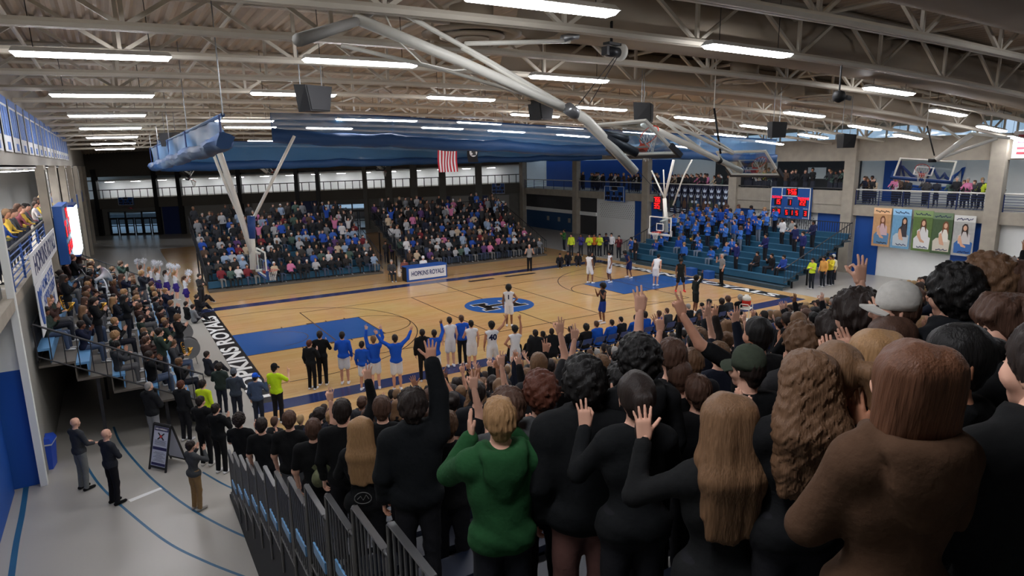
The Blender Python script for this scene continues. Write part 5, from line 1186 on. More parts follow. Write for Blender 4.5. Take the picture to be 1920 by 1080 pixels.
# ---------------------------------------------------------------- people
CLOTH = {}
def cloth(rgb):
    k = tuple(rgb)
    if k not in CLOTH: CLOTH[k] = mat('cloth_%d_%d_%d' % k, rgb, .88, var=.16, scale=38, bump=.35, spec=.15)
    return CLOTH[k]
SK = [mat('skin_%d' % i, c, .5, var=.06, scale=14, spec=.3) for i, c in enumerate(((222, 172, 148), (206, 152, 126), (176, 122, 94), (122, 82, 62), (86, 58, 46)))]
def hairmat(n, rgb):
    m = mat(n, rgb, .5, var=.5, scale=34, bump=.5, stretch=(4, 4, .22), spec=.25); return m
HR = {n: hairmat('hair_'+n, c) for n, c in dict(black=(15, 13, 13), dark=(36, 26, 22), brown=(78, 54, 42), lightbrown=(104, 76, 54), auburn=(92, 58, 38), red=(86, 46, 32), blonde=(156, 120, 82), darkblonde=(116, 86, 60), grey=(150, 146, 142), white=(205, 202, 196)).items()}
DK = mat('eye_brow_dark', (40, 28, 24), .5); LIPM = mat('lips', (176, 104, 96), .5)
TPL = {}
def template(key, **kw):
    if key not in TPL:
        v, q, l, Mh, hands = figure(**kw); me = rawmesh('person', v, q, [], l, True)
        for i in range(6): me.materials.append(DK if i == DARK else LIPM if i == LIP else SK[0])
        TPL[key] = (me, Mh, hands)
    return TPL[key]
HAIRM = {}
def get_hair(style, hi=False):
    k = (style, hi)
    if k not in HAIRM:
        me = hair_mesh(style, .0088 if hi else .0135); me.materials.append(HR['dark']); HAIRM[k] = me
    return HAIRM[k]
CAPM = {}
def get_cap(kind):
    if kind not in CAPM: me = cap_mesh(kind); me.materials.append(HR['dark']); CAPM[kind] = me
    return CAPM[kind]
def setm(o, i, m): s = o.material_slots[i]; s.link = 'OBJECT'; s.material = m
NP = [0]; PEOPLE = []
def person(tp, loc, rz, H, skin=0, top=(22, 22, 24), pants=(30, 30, 34), shoe=(200, 200, 200), hair='short', hc='dark', cap=None, capc=(30, 40, 30), label=None, group=None, hi=False):
    me, Mh, hands = tp
    o = bpy.data.objects.new('person', me); o.location = tuple(loc); o.rotation_euler = (0, 0, rz); o.scale = (H/1.75,)*3; C.objects.link(o)
    for i, m in ((SKIN, SK[skin]), (TOP, cloth(top)), (PANTS, cloth(pants)), (SHOE, cloth(shoe))): setm(o, i, m)
    if hair:
        h = bpy.data.objects.new('hair', get_hair(hair, hi)); h.matrix_local = Mh; link(h, o); setm(h, 0, HR[hc])
    if cap:
        h = bpy.data.objects.new('cap', get_cap(cap)); h.matrix_local = Mh; link(h, o); setm(h, 0, cloth(capc))
    tag(o, label or 'person', 'person', group); NP[0] += 1; PEOPLE.append(o)
    return o
def face_to(p, q=(12.8, 7.6)): return math.atan2(-(q[0]-p[0]), q[1]-p[1])
BLK = (20, 21, 23)
# ---- foreground students, each set on its own row of the stand under its head in the photograph
def seat_row(px, py, Hp=1.70, over=.02):
    best = None
    for k in range(17):
        y = ST_Y0-(k+.42)*ST_RUN; p = at(px, py, 'y', y); H = p[2]-st_z(k)-over
        if best is None or abs(H-Hp) < abs(best[1]-Hp): best = (k, H, p)
    return best
HERO = []
DIST = dict(brown=1.95, curlyg=2.75, straight=2.8, sidep=2.85, blond2=3.05, brn2=3.6, pony2=4.1, bun=2.75, capg=3.7, dk1=4.0, handup=3.8, curlr=3.9, edge1=3.9, edge2=3.2, edge3=2.3, messy=4.2, curl3=4.3, arm3=4.5, dcap=5.2, olive=3.8, bob=4.4, crop2=4.5, afro=3.7,
            pony=3.15, puffer=3.6, redc=4.0, green=3.3, brn3=3.9, armup=3.75, blond1=3.2, camo=5.2, tee1=5.6, tee2=6.6, tee3=7.5, drk4=4.8, brn5=5.4, ok1=6.4, ok2=6.0, arm1=4.5, arm2=5.2, arm4=6.2, brn6=6.0, brn7=6.6)
def hero(px, py, label, key, kw, hair='short', hc='dark', Hp=1.70, turn=0., look=None, **pk):
    d = ray(px, py); p = CAM+d/np.linalg.norm(d)*DIST[key]; over = .035 if hair in ('mop', 'afro', 'curly', 'curlytop') else .02
    if p[0] < -2.12: p = at(px, py, 'x', -2.12)
    k = min(range(17), key=lambda k: abs(p[2]-st_z(k)-over-Hp)+.25*abs(p[1]-(ST_Y0-(k+.45)*ST_RUN)))
    H = min(max(p[2]-st_z(k)-over, 1.5), 1.96)
    tp = template('hero_'+key, **dict(dict(h=.021, hh=.0125, hx=.0068, warp=.005), **kw))
    rz = face_to(p)*.8+turn
    o = person(tp, (p[0], p[1], st_z(k)), rz, H, hair=hair, hc=hc, label=label, group='students standing in the near stand', hi=True, **pk)
    HERO.append((p[0], p[1], k, H)); return o
def add_part(o, name, mb, m, local_xf=None, smooth=False):
    c = mb.build(name, m, o, smooth); return c
J = 'jacket'; HD = 'hoodie'; SW = 'sweater'; TE = 'tee'
hero(1716, 636, 'long auburn-haired person in a brown hooded sweatshirt, nearest of all', 'brown', dict(arms=('cross', 'crossL'), top=HD, fem=1, hp=.1, bulk=1.35, h=.013), 'lob', 'auburn', 1.66, -.1, top=(74, 53, 38), pants=(40, 44, 56))
hero(1512, 657, 'person with long curly light brown hair in black, beside the brown hooded one', 'curlyg', dict(arms=('down', 'clap'), top=SW, fem=1), 'wavy', 'lightbrown', 1.68, -.1, top=BLK)
hero(1362, 738, 'person with long straight dark blonde hair, both hands raised before the face', 'straight', dict(arms=('clapface', 'half'), gest=('flat', 'open'), armoff=((.06, 0, .12), (-.04, 0, .2)), top=SW, fem=1), 'long', 'darkblonde', 1.64, -.05, top=(24, 25, 26))
hero(1574, 640, 'person with light brown hair in a side ponytail behind the curly-haired one', 'sidep', dict(arms=('clap', 'down'), top=SW, fem=1), 'sidepony', 'darkblonde', 1.68, 0, top=BLK)
hero(1640, 618, 'person with smooth long blonde hair between the ponytail and the brown hood', 'blond2', dict(arms=('down', 'clap'), top=SW, fem=1), 'long', 'blonde', 1.66, 0, top=BLK)
hero(1668, 594, 'brown straight-haired person in front of the white cap', 'brn2', dict(arms=('clap', 'clap'), top=HD, fem=1), 'long', 'brown', 1.64, .1, top=BLK)
hero(1738, 594, 'person with short blonde ponytail just above the auburn head', 'pony2', dict(arms=('clap', 'down'), top=SW, fem=1), 'pony', 'blonde', 1.64, .2, top=BLK)
hero(1806, 608, 'brown-skinned person with dark hair in a bun, face turned left', 'bun', dict(arms=('down', 'clap'), top=SW, fem=1, hy=.9, hh=.0085), 'bun', 'black', 1.70, .35, skin=2, top=BLK)
hero(1688, 532, 'person in a grey and white cap shouting to the left, hands together', 'capg', dict(arms=('clap', 'clap'), short=0, top=SW, hy=.5, hh=.0085), 'crop', 'brown', 1.78, .55, top=(30, 36, 44), cap='cap', capc=(196, 194, 188))
hero(1618, 512, 'tall person with thick dark hair left of the white cap', 'dk1', dict(arms=('clap', 'down'), top=SW), 'mop', 'dark', 1.82, 0, top=BLK)
hero(1800, 497, 'black curly-haired person holding a big open hand up before the wall', 'handup', dict(arms=('down', 'half'), gest=(None, 'open'), armoff=(None, (.07, .04, .14)), top=J), 'curlytop', 'black', 1.84, .1, skin=0, top=(24, 26, 30))
hero(1862, 478, 'person with light curly hair at the top right, bare neck showing', 'curlr', dict(arms=('down', 'down'), top=TE, short=1), 'curlytop', 'lightbrown', 1.84, .1, top=BLK)
hero(1912, 488, 'brown-haired person cut by the right edge, highest of the crowd', 'edge1', dict(arms=('clap', 'clap'), top=HD, hy=.6), 'short', 'brown', 1.84, .3, top=BLK)
hero(1900, 552, 'short brown-haired person in profile at the right edge, clapping', 'edge2', dict(arms=('clap', 'clap'), top=HD, hy=.7, hh=.0085), 'fringe', 'brown', 1.74, .5, top=BLK)
hero(1990, 600, 'person in a black jacket filling the right edge beside the auburn hair', 'edge3', dict(arms=('down', 'cross'), top=J, bulk=1.3), 'short', 'dark', 1.76, 0, top=(18, 19, 20), pants=(44, 70, 100))
hero(1574, 580, 'person with messy dark hair and bare arm up, left of the praying hands', 'messy', dict(arms=('up', 'clap'), short=1, top=TE), 'mop', 'dark', 1.74, 0, top=BLK)
hero(1508, 606, 'person with short curly light brown hair above the long curls', 'curl3', dict(arms=('half', 'half'), top=HD), 'curlytop', 'lightbrown', 1.70, 0, top=(50, 50, 52))
hero(1424, 592, 'dark-haired person with a bare arm stretched to the left showing three fingers', 'arm3', dict(arms=('down', 'wide'), gest=(None, 'vee'), short=1, top=TE), 'crop', 'black', 1.72, .1, skin=1, top=BLK)
hero(1582, 566, 'person in a dark cap behind the messy dark hair', 'dcap', dict(arms=('clap', 'clap'), top=HD), 'crop', 'dark', 1.74, 0, top=(36, 36, 38), cap='cap', capc=(34, 34, 36))
hero(1405, 650, 'person in an olive green cap with one flat hand held up', 'olive', dict(arms=('half', 'down'), gest=('flat', None), top=SW, hy=.3), 'crop', 'dark', 1.74, .1, top=(20, 22, 24), cap='cap', capc=(62, 70, 58))
hero(1310, 702, 'brown bob-haired person behind the raised hands in the middle', 'bob', dict(arms=('clapface', 'half'), gest=(None, 'open'), top=SW, fem=1), 'short', 'brown', 1.62, 0, top=(30, 30, 32))
hero(1274, 670, 'person with closely cropped brown hair and a pale collar', 'crop2', dict(arms=('half', 'down'), top=TE, short=1), 'crop', 'brown', 1.72, 0, top=BLK)
hero(1200, 634, 'person with a big round black afro', 'afro', dict(arms=('down', 'half'), top=HD), 'afro', 'black', 1.80, 0, skin=3, top=BLK)
hero(1194, 696, 'person with dark hair tied in a reddish ponytail', 'pony', dict(arms=('clap', 'half'), top=SW, fem=1), 'pony', 'dark', 1.64, -.05, top=(20, 22, 24))
hero(1096, 672, 'person with black curly hair in a black quilted jacket, right hand flat', 'puffer', dict(arms=('half', 'down'), gest=('flat', None), top=J, bulk=1.8), 'curlytop', 'black', 1.76, 0, top=(19, 21, 23), pants=(104, 72, 66))
hero(1014, 698, 'person with reddish curly hair in a grey shirt', 'redc', dict(arms=('clap', 'clap'), short=1, top=TE), 'curlytop', 'red', 1.72, 0, top=(92, 94, 96))
hero(936, 745, 'short sandy-haired person in a bright green hooded sweatshirt, clapping', 'green', dict(arms=('clapface', 'clapface'), top=HD, bulk=1.4, h=.014), 'short', 'blonde', 1.60, .1, top=(34, 78, 44), pants=(26, 28, 34))
hero(952, 726, 'person with wide brown hair right behind the green sweatshirt', 'brn3', dict(arms=('half', 'clap'), top=SW), 'mop', 'brown', 1.66, 0, top=(70, 72, 74))
hero(772, 728, 'tall dark-haired person in a black jacket, right arm raised high', 'armup', dict(arms=('high', 'down'), gest=('open', None), armoff=((-.04, .05, 0), None), top=J, bulk=1.2), 'mop', 'dark', 1.82, .1, skin=1, top=(20, 23, 26))
hero(676, 782, 'person with very long straight blonde hair in black', 'blond1', dict(arms=('clap', 'clap'), top=SW, fem=1), 'long', 'blonde', 1.62, 0, top=BLK)
ob = hero(586, 785, 'brown-haired person in a black T-shirt, bare left arm raised straight up', 'camo', dict(arms=('high', 'down'), gest=('ok', None), short=1, top=TE), 'short', 'brown', 1.76, 0, top=BLK)
hero(541, 770, 'brown short-haired person in black T-shirt and grey jeans at the stand end', 'tee1', dict(arms=('down', 'down'), short=1, top=TE), 'short', 'brown', 1.76, 0, top=BLK, pants=(96, 98, 102))
hero(489, 783, 'dark short-haired person in black T-shirt by the guard panels', 'tee2', dict(arms=('clap', 'down'), short=1, top=TE), 'short', 'dark', 1.72, 0, top=BLK)
hero(446, 770, 'curly dark-haired person in black at the lowest guard panel', 'tee3', dict(arms=('half', 'clap'), short=1, top=TE), 'curlytop', 'dark', 1.74, .1, top=BLK)
hero(1166, 684, 'dark round-haired person squeezed between jacket and ponytail', 'drk4', dict(arms=('down', 'half'), top=HD), 'curlytop', 'black', 1.68, 0, top=BLK)
hero(838, 770, 'brown-haired person low behind the raised black sleeve', 'brn5', dict(arms=('up', 'clap'), short=1, top=TE), 'short', 'lightbrown', 1.66, 0, top=(26, 26, 28))
hero(1010, 660, 'fair crop-haired person with a bare arm making a ring sign', 'ok1', dict(arms=('up', 'down'), short=1, top=TE), 'crop', 'darkblonde', 1.7, 0, top=(46, 46, 48))
hero(1128, 664, 'light-haired person with one hand up before the players bench', 'ok2', dict(arms=('half', 'up'), short=1, top=TE), 'short', 'darkblonde', 1.7, 0, top=(40, 40, 44))
hero(1262, 634, 'person with a long bare arm stretched highest above the court', 'arm1', dict(arms=('down', 'high'), gest=(None, 'ok'), short=1, top=TE), 'short', 'brown', 1.82, 0, top=(34, 34, 36))
hero(1300, 652, 'person pointing one bare arm up beside the highest raised arm', 'arm2', dict(arms=('down', 'up'), gest=(None, 'point'), short=1, top=TE), 'short', 'lightbrown', 1.72, 0, top=(36, 36, 40))
hero(1350, 640, 'person in a dark sleeve with three spread fingers up', 'arm4', dict(arms=('up', 'half'), gest=('ok', None), top=SW), 'short', 'darkblonde', 1.72, 0, top=(30, 34, 48))
hero(715, 742, 'brown-haired person between the blonde hair and the tall dark one', 'brn6', dict(arms=('half', 'down'), top=SW), 'short', 'brown', 1.66, 0, top=BLK)
hero(640, 748, 'dark-haired person before the long blonde hair with hand up', 'brn7', dict(arms=('up', 'down'), top=SW), 'short', 'dark', 1.7, 0, top=BLK)
# prints and things on single students
bl = [o for o in PEOPLE if 'very long straight blonde' in o['label']][0]
mb = MB(); mb.path([(.075*math.cos(u), -.165-.008*math.cos(u)**2, 1.07+.055*math.sin(u)) for u in np.linspace(0, 2*PI, 21)[:-1]], .004, 4, closed=True); mb.build('back_print', mat('shirt_print', (120, 120, 118), .8), bl)
MB().path([(-.05, -.166, 1.06), (-.02, -.168, 1.09), (0, -.168, 1.05), (.03, -.168, 1.10), (.05, -.166, 1.06)], .004, 4).build('back_print_script', mat('shirt_print', (120, 120, 118)), bl)
cp = bpy.data.objects.new('camouflage_cap', cap_mesh('cap')); cp.data.materials.append(mat('camouflage', (96, 100, 70), .8, var=.6, scale=22)); q = ob.matrix_basis @ Vector((.10, -.20, 1.18)); cp.location = q; cp.rotation_euler = (1.7, .2, ob.rotation_euler.z); C.objects.link(cp); tag(cp, 'camouflage cap hooked on the back of the person with raised bare arm', 'cap')
# ---- the rest of the student section
GE = {'ok': 'ring-sign hand up', 'clap': 'clapping', 'down': 'arms down', 'high': 'arm high', 'both': 'both arms up', 'half': 'hand half up'}
st_t = []
for fem in (0, 1):
    for tp_, sh, tn in ((HD, 0, 'hoodie'), (TE, 1, 'T-shirt'), (SW, 0, 'sweater')):
        for nm, ar in (('ok', ('up', 'down')), ('clap', ('clapface', 'clapface')), ('down', ('down', 'clap')), ('high', ('down', 'high')), ('both', ('up', 'wide')), ('half', ('half', 'down'))):
            if tp_ == SW and nm in ('down', 'both'): continue
            st_t.append((nm, fem, tn, dict(arms=ar, top=tp_, short=sh, fem=fem, h=.028, hh=.015, hx=.0092)))
HS = {0: ['short', 'fringe', 'mop', 'curlytop', 'crop', 'short'], 1: ['long', 'pony', 'wavy', 'short', 'bun', 'long']}
HC = ['dark', 'brown', 'black', 'lightbrown', 'brown', 'darkblonde', 'dark', 'blonde']
HN = {'short': 'short', 'fringe': 'fringed', 'mop': 'thick', 'curlytop': 'curly', 'crop': 'cropped', 'long': 'long', 'pony': 'ponytailed', 'wavy': 'wavy', 'bun': 'bunned'}
HCN = {'dark': 'dark brown', 'brown': 'brown', 'black': 'black', 'lightbrown': 'light brown', 'darkblonde': 'dark blonde', 'blonde': 'blonde', 'auburn': 'auburn', 'red': 'red'}
r5 = random.Random(11)
hp_ = [(project((x, y, st_z(k)+H-.12)), project((x, y, st_z(k)+H-.5)), H) for x, y, k, H in HERO]
CROWD = []   # (template kind, position, heading, height, colours) of the people past the limit, joined below
FILL = []
for k in range(0, 15):
    y = ST_Y0-(k+.42)*ST_RUN; x = -1.95+r5.uniform(0, .3)
    while x < 34:
        x += r5.uniform(.50, .62); yy = y+r5.uniform(-.12, .12)
        H = r5.uniform(1.58, 1.80); P = (x, yy, st_z(k)+H-.1)
        u, v, z = project(P)
        if u > 1990 or z < .5 or v > 1080: continue
        if any(abs(hx-x) < .42 and abs(hy-yy) < .55 for hx, hy, hk, hH in HERO): continue
        # leave out who would stand right in front of the camera or be hidden by a nearer figure
        if z < 4.6: continue
        hid = False
        for (hu, hv, hz), (tu, tv, tz), hH in hp_:
            s = FPX/hz
            if hz < z-.3 and (abs(u-hu) < .10*s and abs(v-hv) < .13*s or abs(u-tu) < .2*s and v > tv-.12*s): hid = True
        if hid: continue
        FILL.append((z, x, yy, k, H))
FILL.sort()
IND = 62
cnt = {}
for z, x, yy, k, H in FILL[:IND]:
    nm, fem, tn, kw = r5.choice(st_t); hs = r5.choice(HS[fem]); hc = r5.choice(HC); tc = r5.choice([BLK, BLK, BLK, (28, 29, 32), (34, 36, 40), (56, 58, 62), (24, 28, 40), (44, 38, 36)])
    person(template('st_%s_%d_%s' % (nm, fem, tn), **kw), (x, yy, st_z(k)), face_to((x, yy))+r5.uniform(-.25, .25), H, r5.choice([0, 0, 0, 1, 1, 2, 3]), tc, r5.choice([(30, 32, 38), (52, 60, 78), (24, 24, 26), (92, 92, 94)]), hair=hs, hc=hc, group='students standing in the near stand')
    PEOPLE[-1]['_k'] = k; PEOPLE[-1]['_d'] = '%s %s hair, %s, %s' % (HN[hs], HCN[hc].replace(' ', '-'), {BLK: 'black', (28, 29, 32): 'black', (34, 36, 40): 'charcoal', (56, 58, 62): 'grey', (24, 28, 40): 'navy', (44, 38, 36): 'dark-brown'}[tc]+' '+tn, GE[nm])
fl = [o for o in PEOPLE if '_k' in o.keys()]
for k in range(17):
    row = sorted([o for o in fl if o['_k'] == k], key=lambda o: o.location.x)
    for j, o in enumerate(row): o['label'] = 'person, %s, %s in %s row' % (o['_d'], ORD[j], ORD[k])
for o in fl: del o['_k']; del o['_d']
for z, x, yy, k, H in FILL[IND:]:
    CROWD.append(('stand', (x, yy, st_z(k)), face_to((x, yy)), H, r5.choice([BLK, BLK, (34, 36, 40), (60, 62, 66), (30, 40, 80), (90, 90, 92)]), (34, 36, 44), 0))
# ---- on the floor at the left
def onfloor(px, py): return at(px, py, 'z', 0)
def floor_person(px, py, label, key, kw, rz, H=1.78, **pk):
    p = onfloor(px, py); return person(template('fl_'+key, **dict(dict(h=.018, hh=.010, warp=.004), **kw)), (p[0], p[1], 0), rz, H, label=label, hi=True, **pk)
floor_person(160, 917, 'bald person in dark grey uniform shirt and grey trousers, hands low, by the bin', 'guard1', dict(arms=('lap', 'lap'), top=TE, short=0, hy=.1), -1.0, 1.80, hair=None, hc='dark', skin=0, top=(58, 60, 64), pants=(112, 114, 112), shoe=(24, 24, 24))
floor_person(218, 944, 'bald person in dark uniform with folded arms standing on the grey floor', 'guard2', dict(arms=('cross', 'crossL'), top=TE, hy=.0, bulk=2.), -1.05, 1.80, hair=None, skin=0, top=(44, 46, 52), pants=(24, 24, 28), shoe=(16, 16, 16))
floor_person(372, 955, 'person in grey fleece and khaki trousers clapping beside the A-frame sign', 'khaki', dict(arms=('clapface', 'clapface'), top=SW, fem=1, hy=-.2), -1.05, 1.62, hair='short', hc='dark', top=(72, 74, 76), pants=(146, 118, 82), shoe=(170, 166, 160))
floor_person(418, 886, 'dark-haired person in black standing with white trainers beside the stand end', 'blk1', dict(arms=('clap', 'cross'), top=HD), -.8, 1.80, hair='short', hc='dark', top=BLK, pants=(22, 22, 24), shoe=(214, 214, 214))
floor_person(390, 872, 'black-clothed person close behind the A-frame sign', 'blk2', dict(arms=('cross', 'crossL'), top=HD, hy=-.3), -.7, 1.84, hair='short', hc='dark', top=(24, 24, 26), pants=(22, 22, 24), shoe=(200, 196, 190))
floor_person(294, 838, 'grey-haired person in black jacket and light grey sweatpants under the band bleacher end', 'grey1', dict(arms=('cross', 'crossL'), top=J), -.9, 1.86, hair='buzz', hc='grey', top=(34, 35, 38), pants=(140, 142, 146), shoe=(180, 180, 180))
floor_person(352, 826, 'reddish-haired person in dark jacket behind the folded-arm group', 'red1', dict(arms=('down', 'clap'), top=J), -.8, 1.74, hair='short', hc='red', top=(30, 31, 34), pants=(30, 30, 34))
floor_person(392, 824, 'person in a yellow-green safety vest left of the front row', 'vest0', dict(arms=('down', 'half'), top=TE), -.8, 1.74, hair='short', hc='dark', top=(200, 226, 40), pants=(40, 44, 60))
floor_person(524, 792, 'person in black cap and bright yellow-green vest pointing up beside the baseline', 'vest1', dict(arms=('half', 'down'), gest=('point', None), top=TE, short=1, armoff=((.05, .05, .1), None)), -.75, 1.80, hair='crop', hc='dark', cap='cap', capc=(26, 26, 28), top=(196, 232, 36), pants=(30, 30, 34))
floor_person(488, 800, 'person in bright blue cap beside the yellow-green vest', 'bcap', dict(arms=('half', 'down'), top=SW), -.6, 1.62, hair='crop', hc='dark', cap='cap', capc=(30, 90, 210), top=(70, 84, 110), pants=(40, 44, 56))
floor_person(448, 790, 'person in a blue-grey hooded jacket near the lettered baseline', 'grh', dict(arms=('lap', 'lap'), top=HD), -.5, 1.62, hair='short', hc='dark', cap='beanie', capc=(90, 96, 106), top=(62, 70, 84), pants=(40, 44, 56))
floor_person(420, 776, 'person in a dark green jacket at the foot of the lettered baseline', 'grn2', dict(arms=('lap', 'half'), top=J), -.5, 1.60, hair='mop', hc='dark', top=(48, 58, 54), pants=(40, 44, 56))
# ---- players and coaches
def player(px, py, label, key, kw, rz, H=1.90, skin=3, kit=(226, 228, 232), shorts_=(226, 228, 232), z=0., shoe=(230, 230, 235), number=None, numc=None, hair='curlytop', hc='black', y=None, **pk):
    p = at(px, py, 'z', 0)
    o = person(template('pl_'+key, **dict(dict(top='jersey', shorts=1, h=.02, hh=.012), **kw)), (p[0], p[1], z), rz, H, skin=skin, top=kit, pants=shorts_, shoe=shoe, hair=hair, hc=hc, label=label, hi=False, **pk)
    if number:
        bpy.context.view_layer.update(); s = H/1.75; mw = o.matrix_world
        lettering(number, mw @ Vector((0, -.132, 1.27)), mw.to_3x3() @ Vector((1, 0, 0)), mw.to_3x3() @ Vector((0, -.06, 1)), .26*s, cloth(numc or (30, 36, 70)), o, 'number', off=.04)
    return o
player(955, 612, 'player in white walking away over the center disc, hands on hips', 'wal', dict(arms=('hip', 'down')), -.6, 1.92, number='1', hair='afro')
player(1105, 531, 'player in white near the top of the right key, left of two', 'wal2', dict(arms=('down', 'down'), legs=('wide', 'stand')), -1.3, 1.90)
player(1143, 529, 'player in white standing at the foul line of the right key', 'wal3', dict(arms=('hip', 'down'), legs=('wide', 'wide')), 1.2, 1.95, hair='curlytop')
player(1180, 521, 'player in dark blue bending on the far edge of the right key', 'bend', dict(arms=('down', 'lap'), lean=.5, legs=('wide', 'wide')), 1.4, 1.85, kit=(34, 44, 92), shorts_=(34, 44, 92))
player(1229, 536, 'player in white leaning forward under the right basket', 'bend2', dict(arms=('down', 'down'), lean=.45), -1.2, 1.92, hair='short', skin=1)
player(1275, 547, 'player in black with red shoes facing the crowd at the right key', 'def', dict(arms=('down', 'down'), legs=('wide', 'wide')), 2.6, 1.88, kit=(26, 30, 30), shorts_=(26, 30, 34), shoe=(226, 50, 60))
player(1130, 606, 'player in black and blue walking left across the near half of the court', 'run', dict(arms=('half', 'half'), legs=('wide', 'stand'), gest=('relaxed', 'relaxed')), 1.35, 1.86, kit=(24, 28, 40), shorts_=(34, 60, 140), hair='afro')
player(1303, 587, 'player in dark kit seen from behind at the near right corner', 'rarm', dict(arms=('up', 'down'), top=SW), -1.9, 1.85, kit=(32, 40, 40), shorts_=(28, 34, 36))
player(924, 702, 'player with number 40 in white seen from behind by the sideline', 'p40', dict(arms=('wide', 'down'), legs=('wide', 'stand'), h=.017, hh=.0105), -.25, 1.93, number='40', hair='mop', skin=2)
player(967, 706, 'dark-haired player in white raising one hand beside number 40', 'p41', dict(arms=('high', 'hip')), -.3, 1.84, hair='mop', skin=2)
player(886, 694, 'player in white half hidden by the raised black sleeve', 'p42', dict(arms=('down', 'clap')), -.2, 1.86, hair='short', skin=1)
player(846, 688, 'light-skinned player in white with short brown hair by the sideline', 'p43', dict(arms=('down', 'down')), -.2, 1.9, hair='short', hc='dark', skin=0)
BS = (30, 84, 190)
def bench(px, py, label, key, kw, rz, H, **pk): return player(px, py, label, key, dict(dict(top=SW, shorts=1), **kw), rz, H, **dict(dict(kit=BS, shorts_=(224, 226, 230), skin=1, hair='short', hc='dark'), **pk))
bench(648, 720, 'substitute in blue warm-up top and white shorts, third from the left of the bench line', 'b1', dict(arms=('down', 'clap')), -.45, 1.86)
bench(684, 732, 'shorter substitute in blue warm-up top turned to the right', 'b2', dict(arms=('down', 'down')), -.7, 1.70)
bench(706, 730, 'substitute in blue with both arms lifted, left of two', 'b3', dict(arms=('up', 'high'), gest=('ok', 'ok')), -.3, 1.86, skin=0, hc='darkblonde')
bench(746, 732, 'substitute in blue with arms spread wide in a V', 'b4', dict(arms=('wide', 'wide'), gest=('ok', 'ok')), -.2, 1.92)
bench(818, 715, 'substitute in blue beside the black-suited coach', 'b5', dict(arms=('up', 'down')), -.4, 1.84, skin=3)
bench(868, 684, 'tall person in plain blue top with short brown hair on the sideline', 'b6', dict(arms=('down', 'down'), shorts=0), -.2, 1.90, skin=0, hc='brown', shorts_=(34, 36, 42))
bench(607, 722, 'person in long black top standing tallest at the left end of the bench line', 'c1', dict(arms=('clap', 'clap'), shorts=0), -.5, 1.92, kit=BLK, shorts_=(24, 24, 26), skin=1)
bench(587, 730, 'reddish-haired person in black hooded top at the left end of the bench line', 'c2', dict(arms=('clap', 'down'), top=HD, shorts=0), -.8, 1.72, kit=(26, 28, 30), shorts_=(24, 24, 26), skin=0, hc='red')
bench(796, 715, 'coach in black beside the blue substitutes', 'c3', dict(arms=('clap', 'down'), top=J, shorts=0), -.4, 1.86, kit=(24, 24, 26), shorts_=(24, 24, 26), skin=0)
# seated bench, coaches and far-side bench in front of the students
CHM = mat('chair_blue', (40, 70, 130), .5)
chair_n = 0
def chair(x, y, rz, label):
    t = thing('folding_chair', label, 'chair', (x, y, 0), rz, 'chairs along the near sideline')
    MB().box((-.21, -.2, .43), (.21, .2, .46)).build('seat', CHM, t); MB().hexa([(-.21, -.2, .62), (.21, -.2, .62), (.21, -.18, .62), (-.21, -.18, .62), (-.21, -.26, .84), (.21, -.26, .84), (.21, -.24, .84), (-.21, -.24, .84)]).build('backrest', CHM, t)
    for s in (-1, 1): MB().tube((s*.2, -.25, .84), (s*.2, .2, 0), .012, n=6).build('leg', GALV, t); MB().tube((s*.2, .16, .44), (s*.2, -.24, 0), .012, n=6).build('leg', GALV, t)
BEN = [(7.6+.62*i) for i in range(20)]
for i, x in enumerate(BEN):
    bl = 6 <= i <= 11; y = -2.2
    kit = (26, 84, 184) if bl and i != 8 else (26, 27, 30) if i < 6 else (60, 64, 70) if i % 3 == 0 else (30, 32, 36)
    H = 1.82
    tp = template('bench_sit%d' % (i % 2), seat=.54, legs=('sit', 'sitwide'), arms=('lap', 'lap'), lean=.15-.25*(i % 2), top=SW, h=.024, hh=.014)
    chair(x, y-.02, .0, 'blue folding chair on the near sideline, %s of twenty from the left' % ORD[i])
    person(tp, (x, y-.10, 0), r5.uniform(-.3, .1), H, (3 if i < 6 else r5.choice([0, 1, 3])), kit, (28, 30, 36), hair=r5.choice(['crop', 'buzz', 'short', 'curlytop']), hc=r5.choice(['black', 'dark', 'brown', 'grey']) if i > 5 else 'black', label='person in %s seated on the near sideline bench, %s of twenty from the left' % ('blue' if bl and i != 8 else 'black' if i < 6 else 'grey' if i % 3 == 0 else 'dark clothes', ORD[i]), group='seated bench on the near sideline')
for k, (px, py, lab, sk, kit, tpn) in enumerate(((1005, 716, 'dark-suited coach standing right of the raised-hand player', 0, (26, 26, 28), ('down', 'down')), (1035, 712, 'broad-backed bald person in a black suit by the sideline', 3, (24, 25, 28), ('down', 'clap')), (1236//1, 0, '', 0, BLK, None))):
    if tpn: bench(px, py, lab, 'coach%d' % k, dict(arms=tpn, top=J, shorts=0, bulk=1.5), -.35, 1.84, kit=kit, shorts_=(26, 26, 28), skin=sk, hair='buzz' if k else 'short')
# referees
for px, py, lab, rz, ar in ((993, 508, 'referee in grey shirt and black trousers on the far sideline, arms up at chest', 2.6, ('half', 'half')), (1352, 533, 'referee in grey shirt whistling beside the visiting bleacher', 1.2, ('clapface', 'down'))):
    p = onfloor(px, py); person(template('ref_%d' % px, arms=ar, top=TE, short=1, h=.021, hh=.012), (p[0], p[1], 0), rz, 1.82, 1, (132, 132, 132), (22, 22, 24), (20, 20, 22), hair='buzz', hc='grey', label=lab)
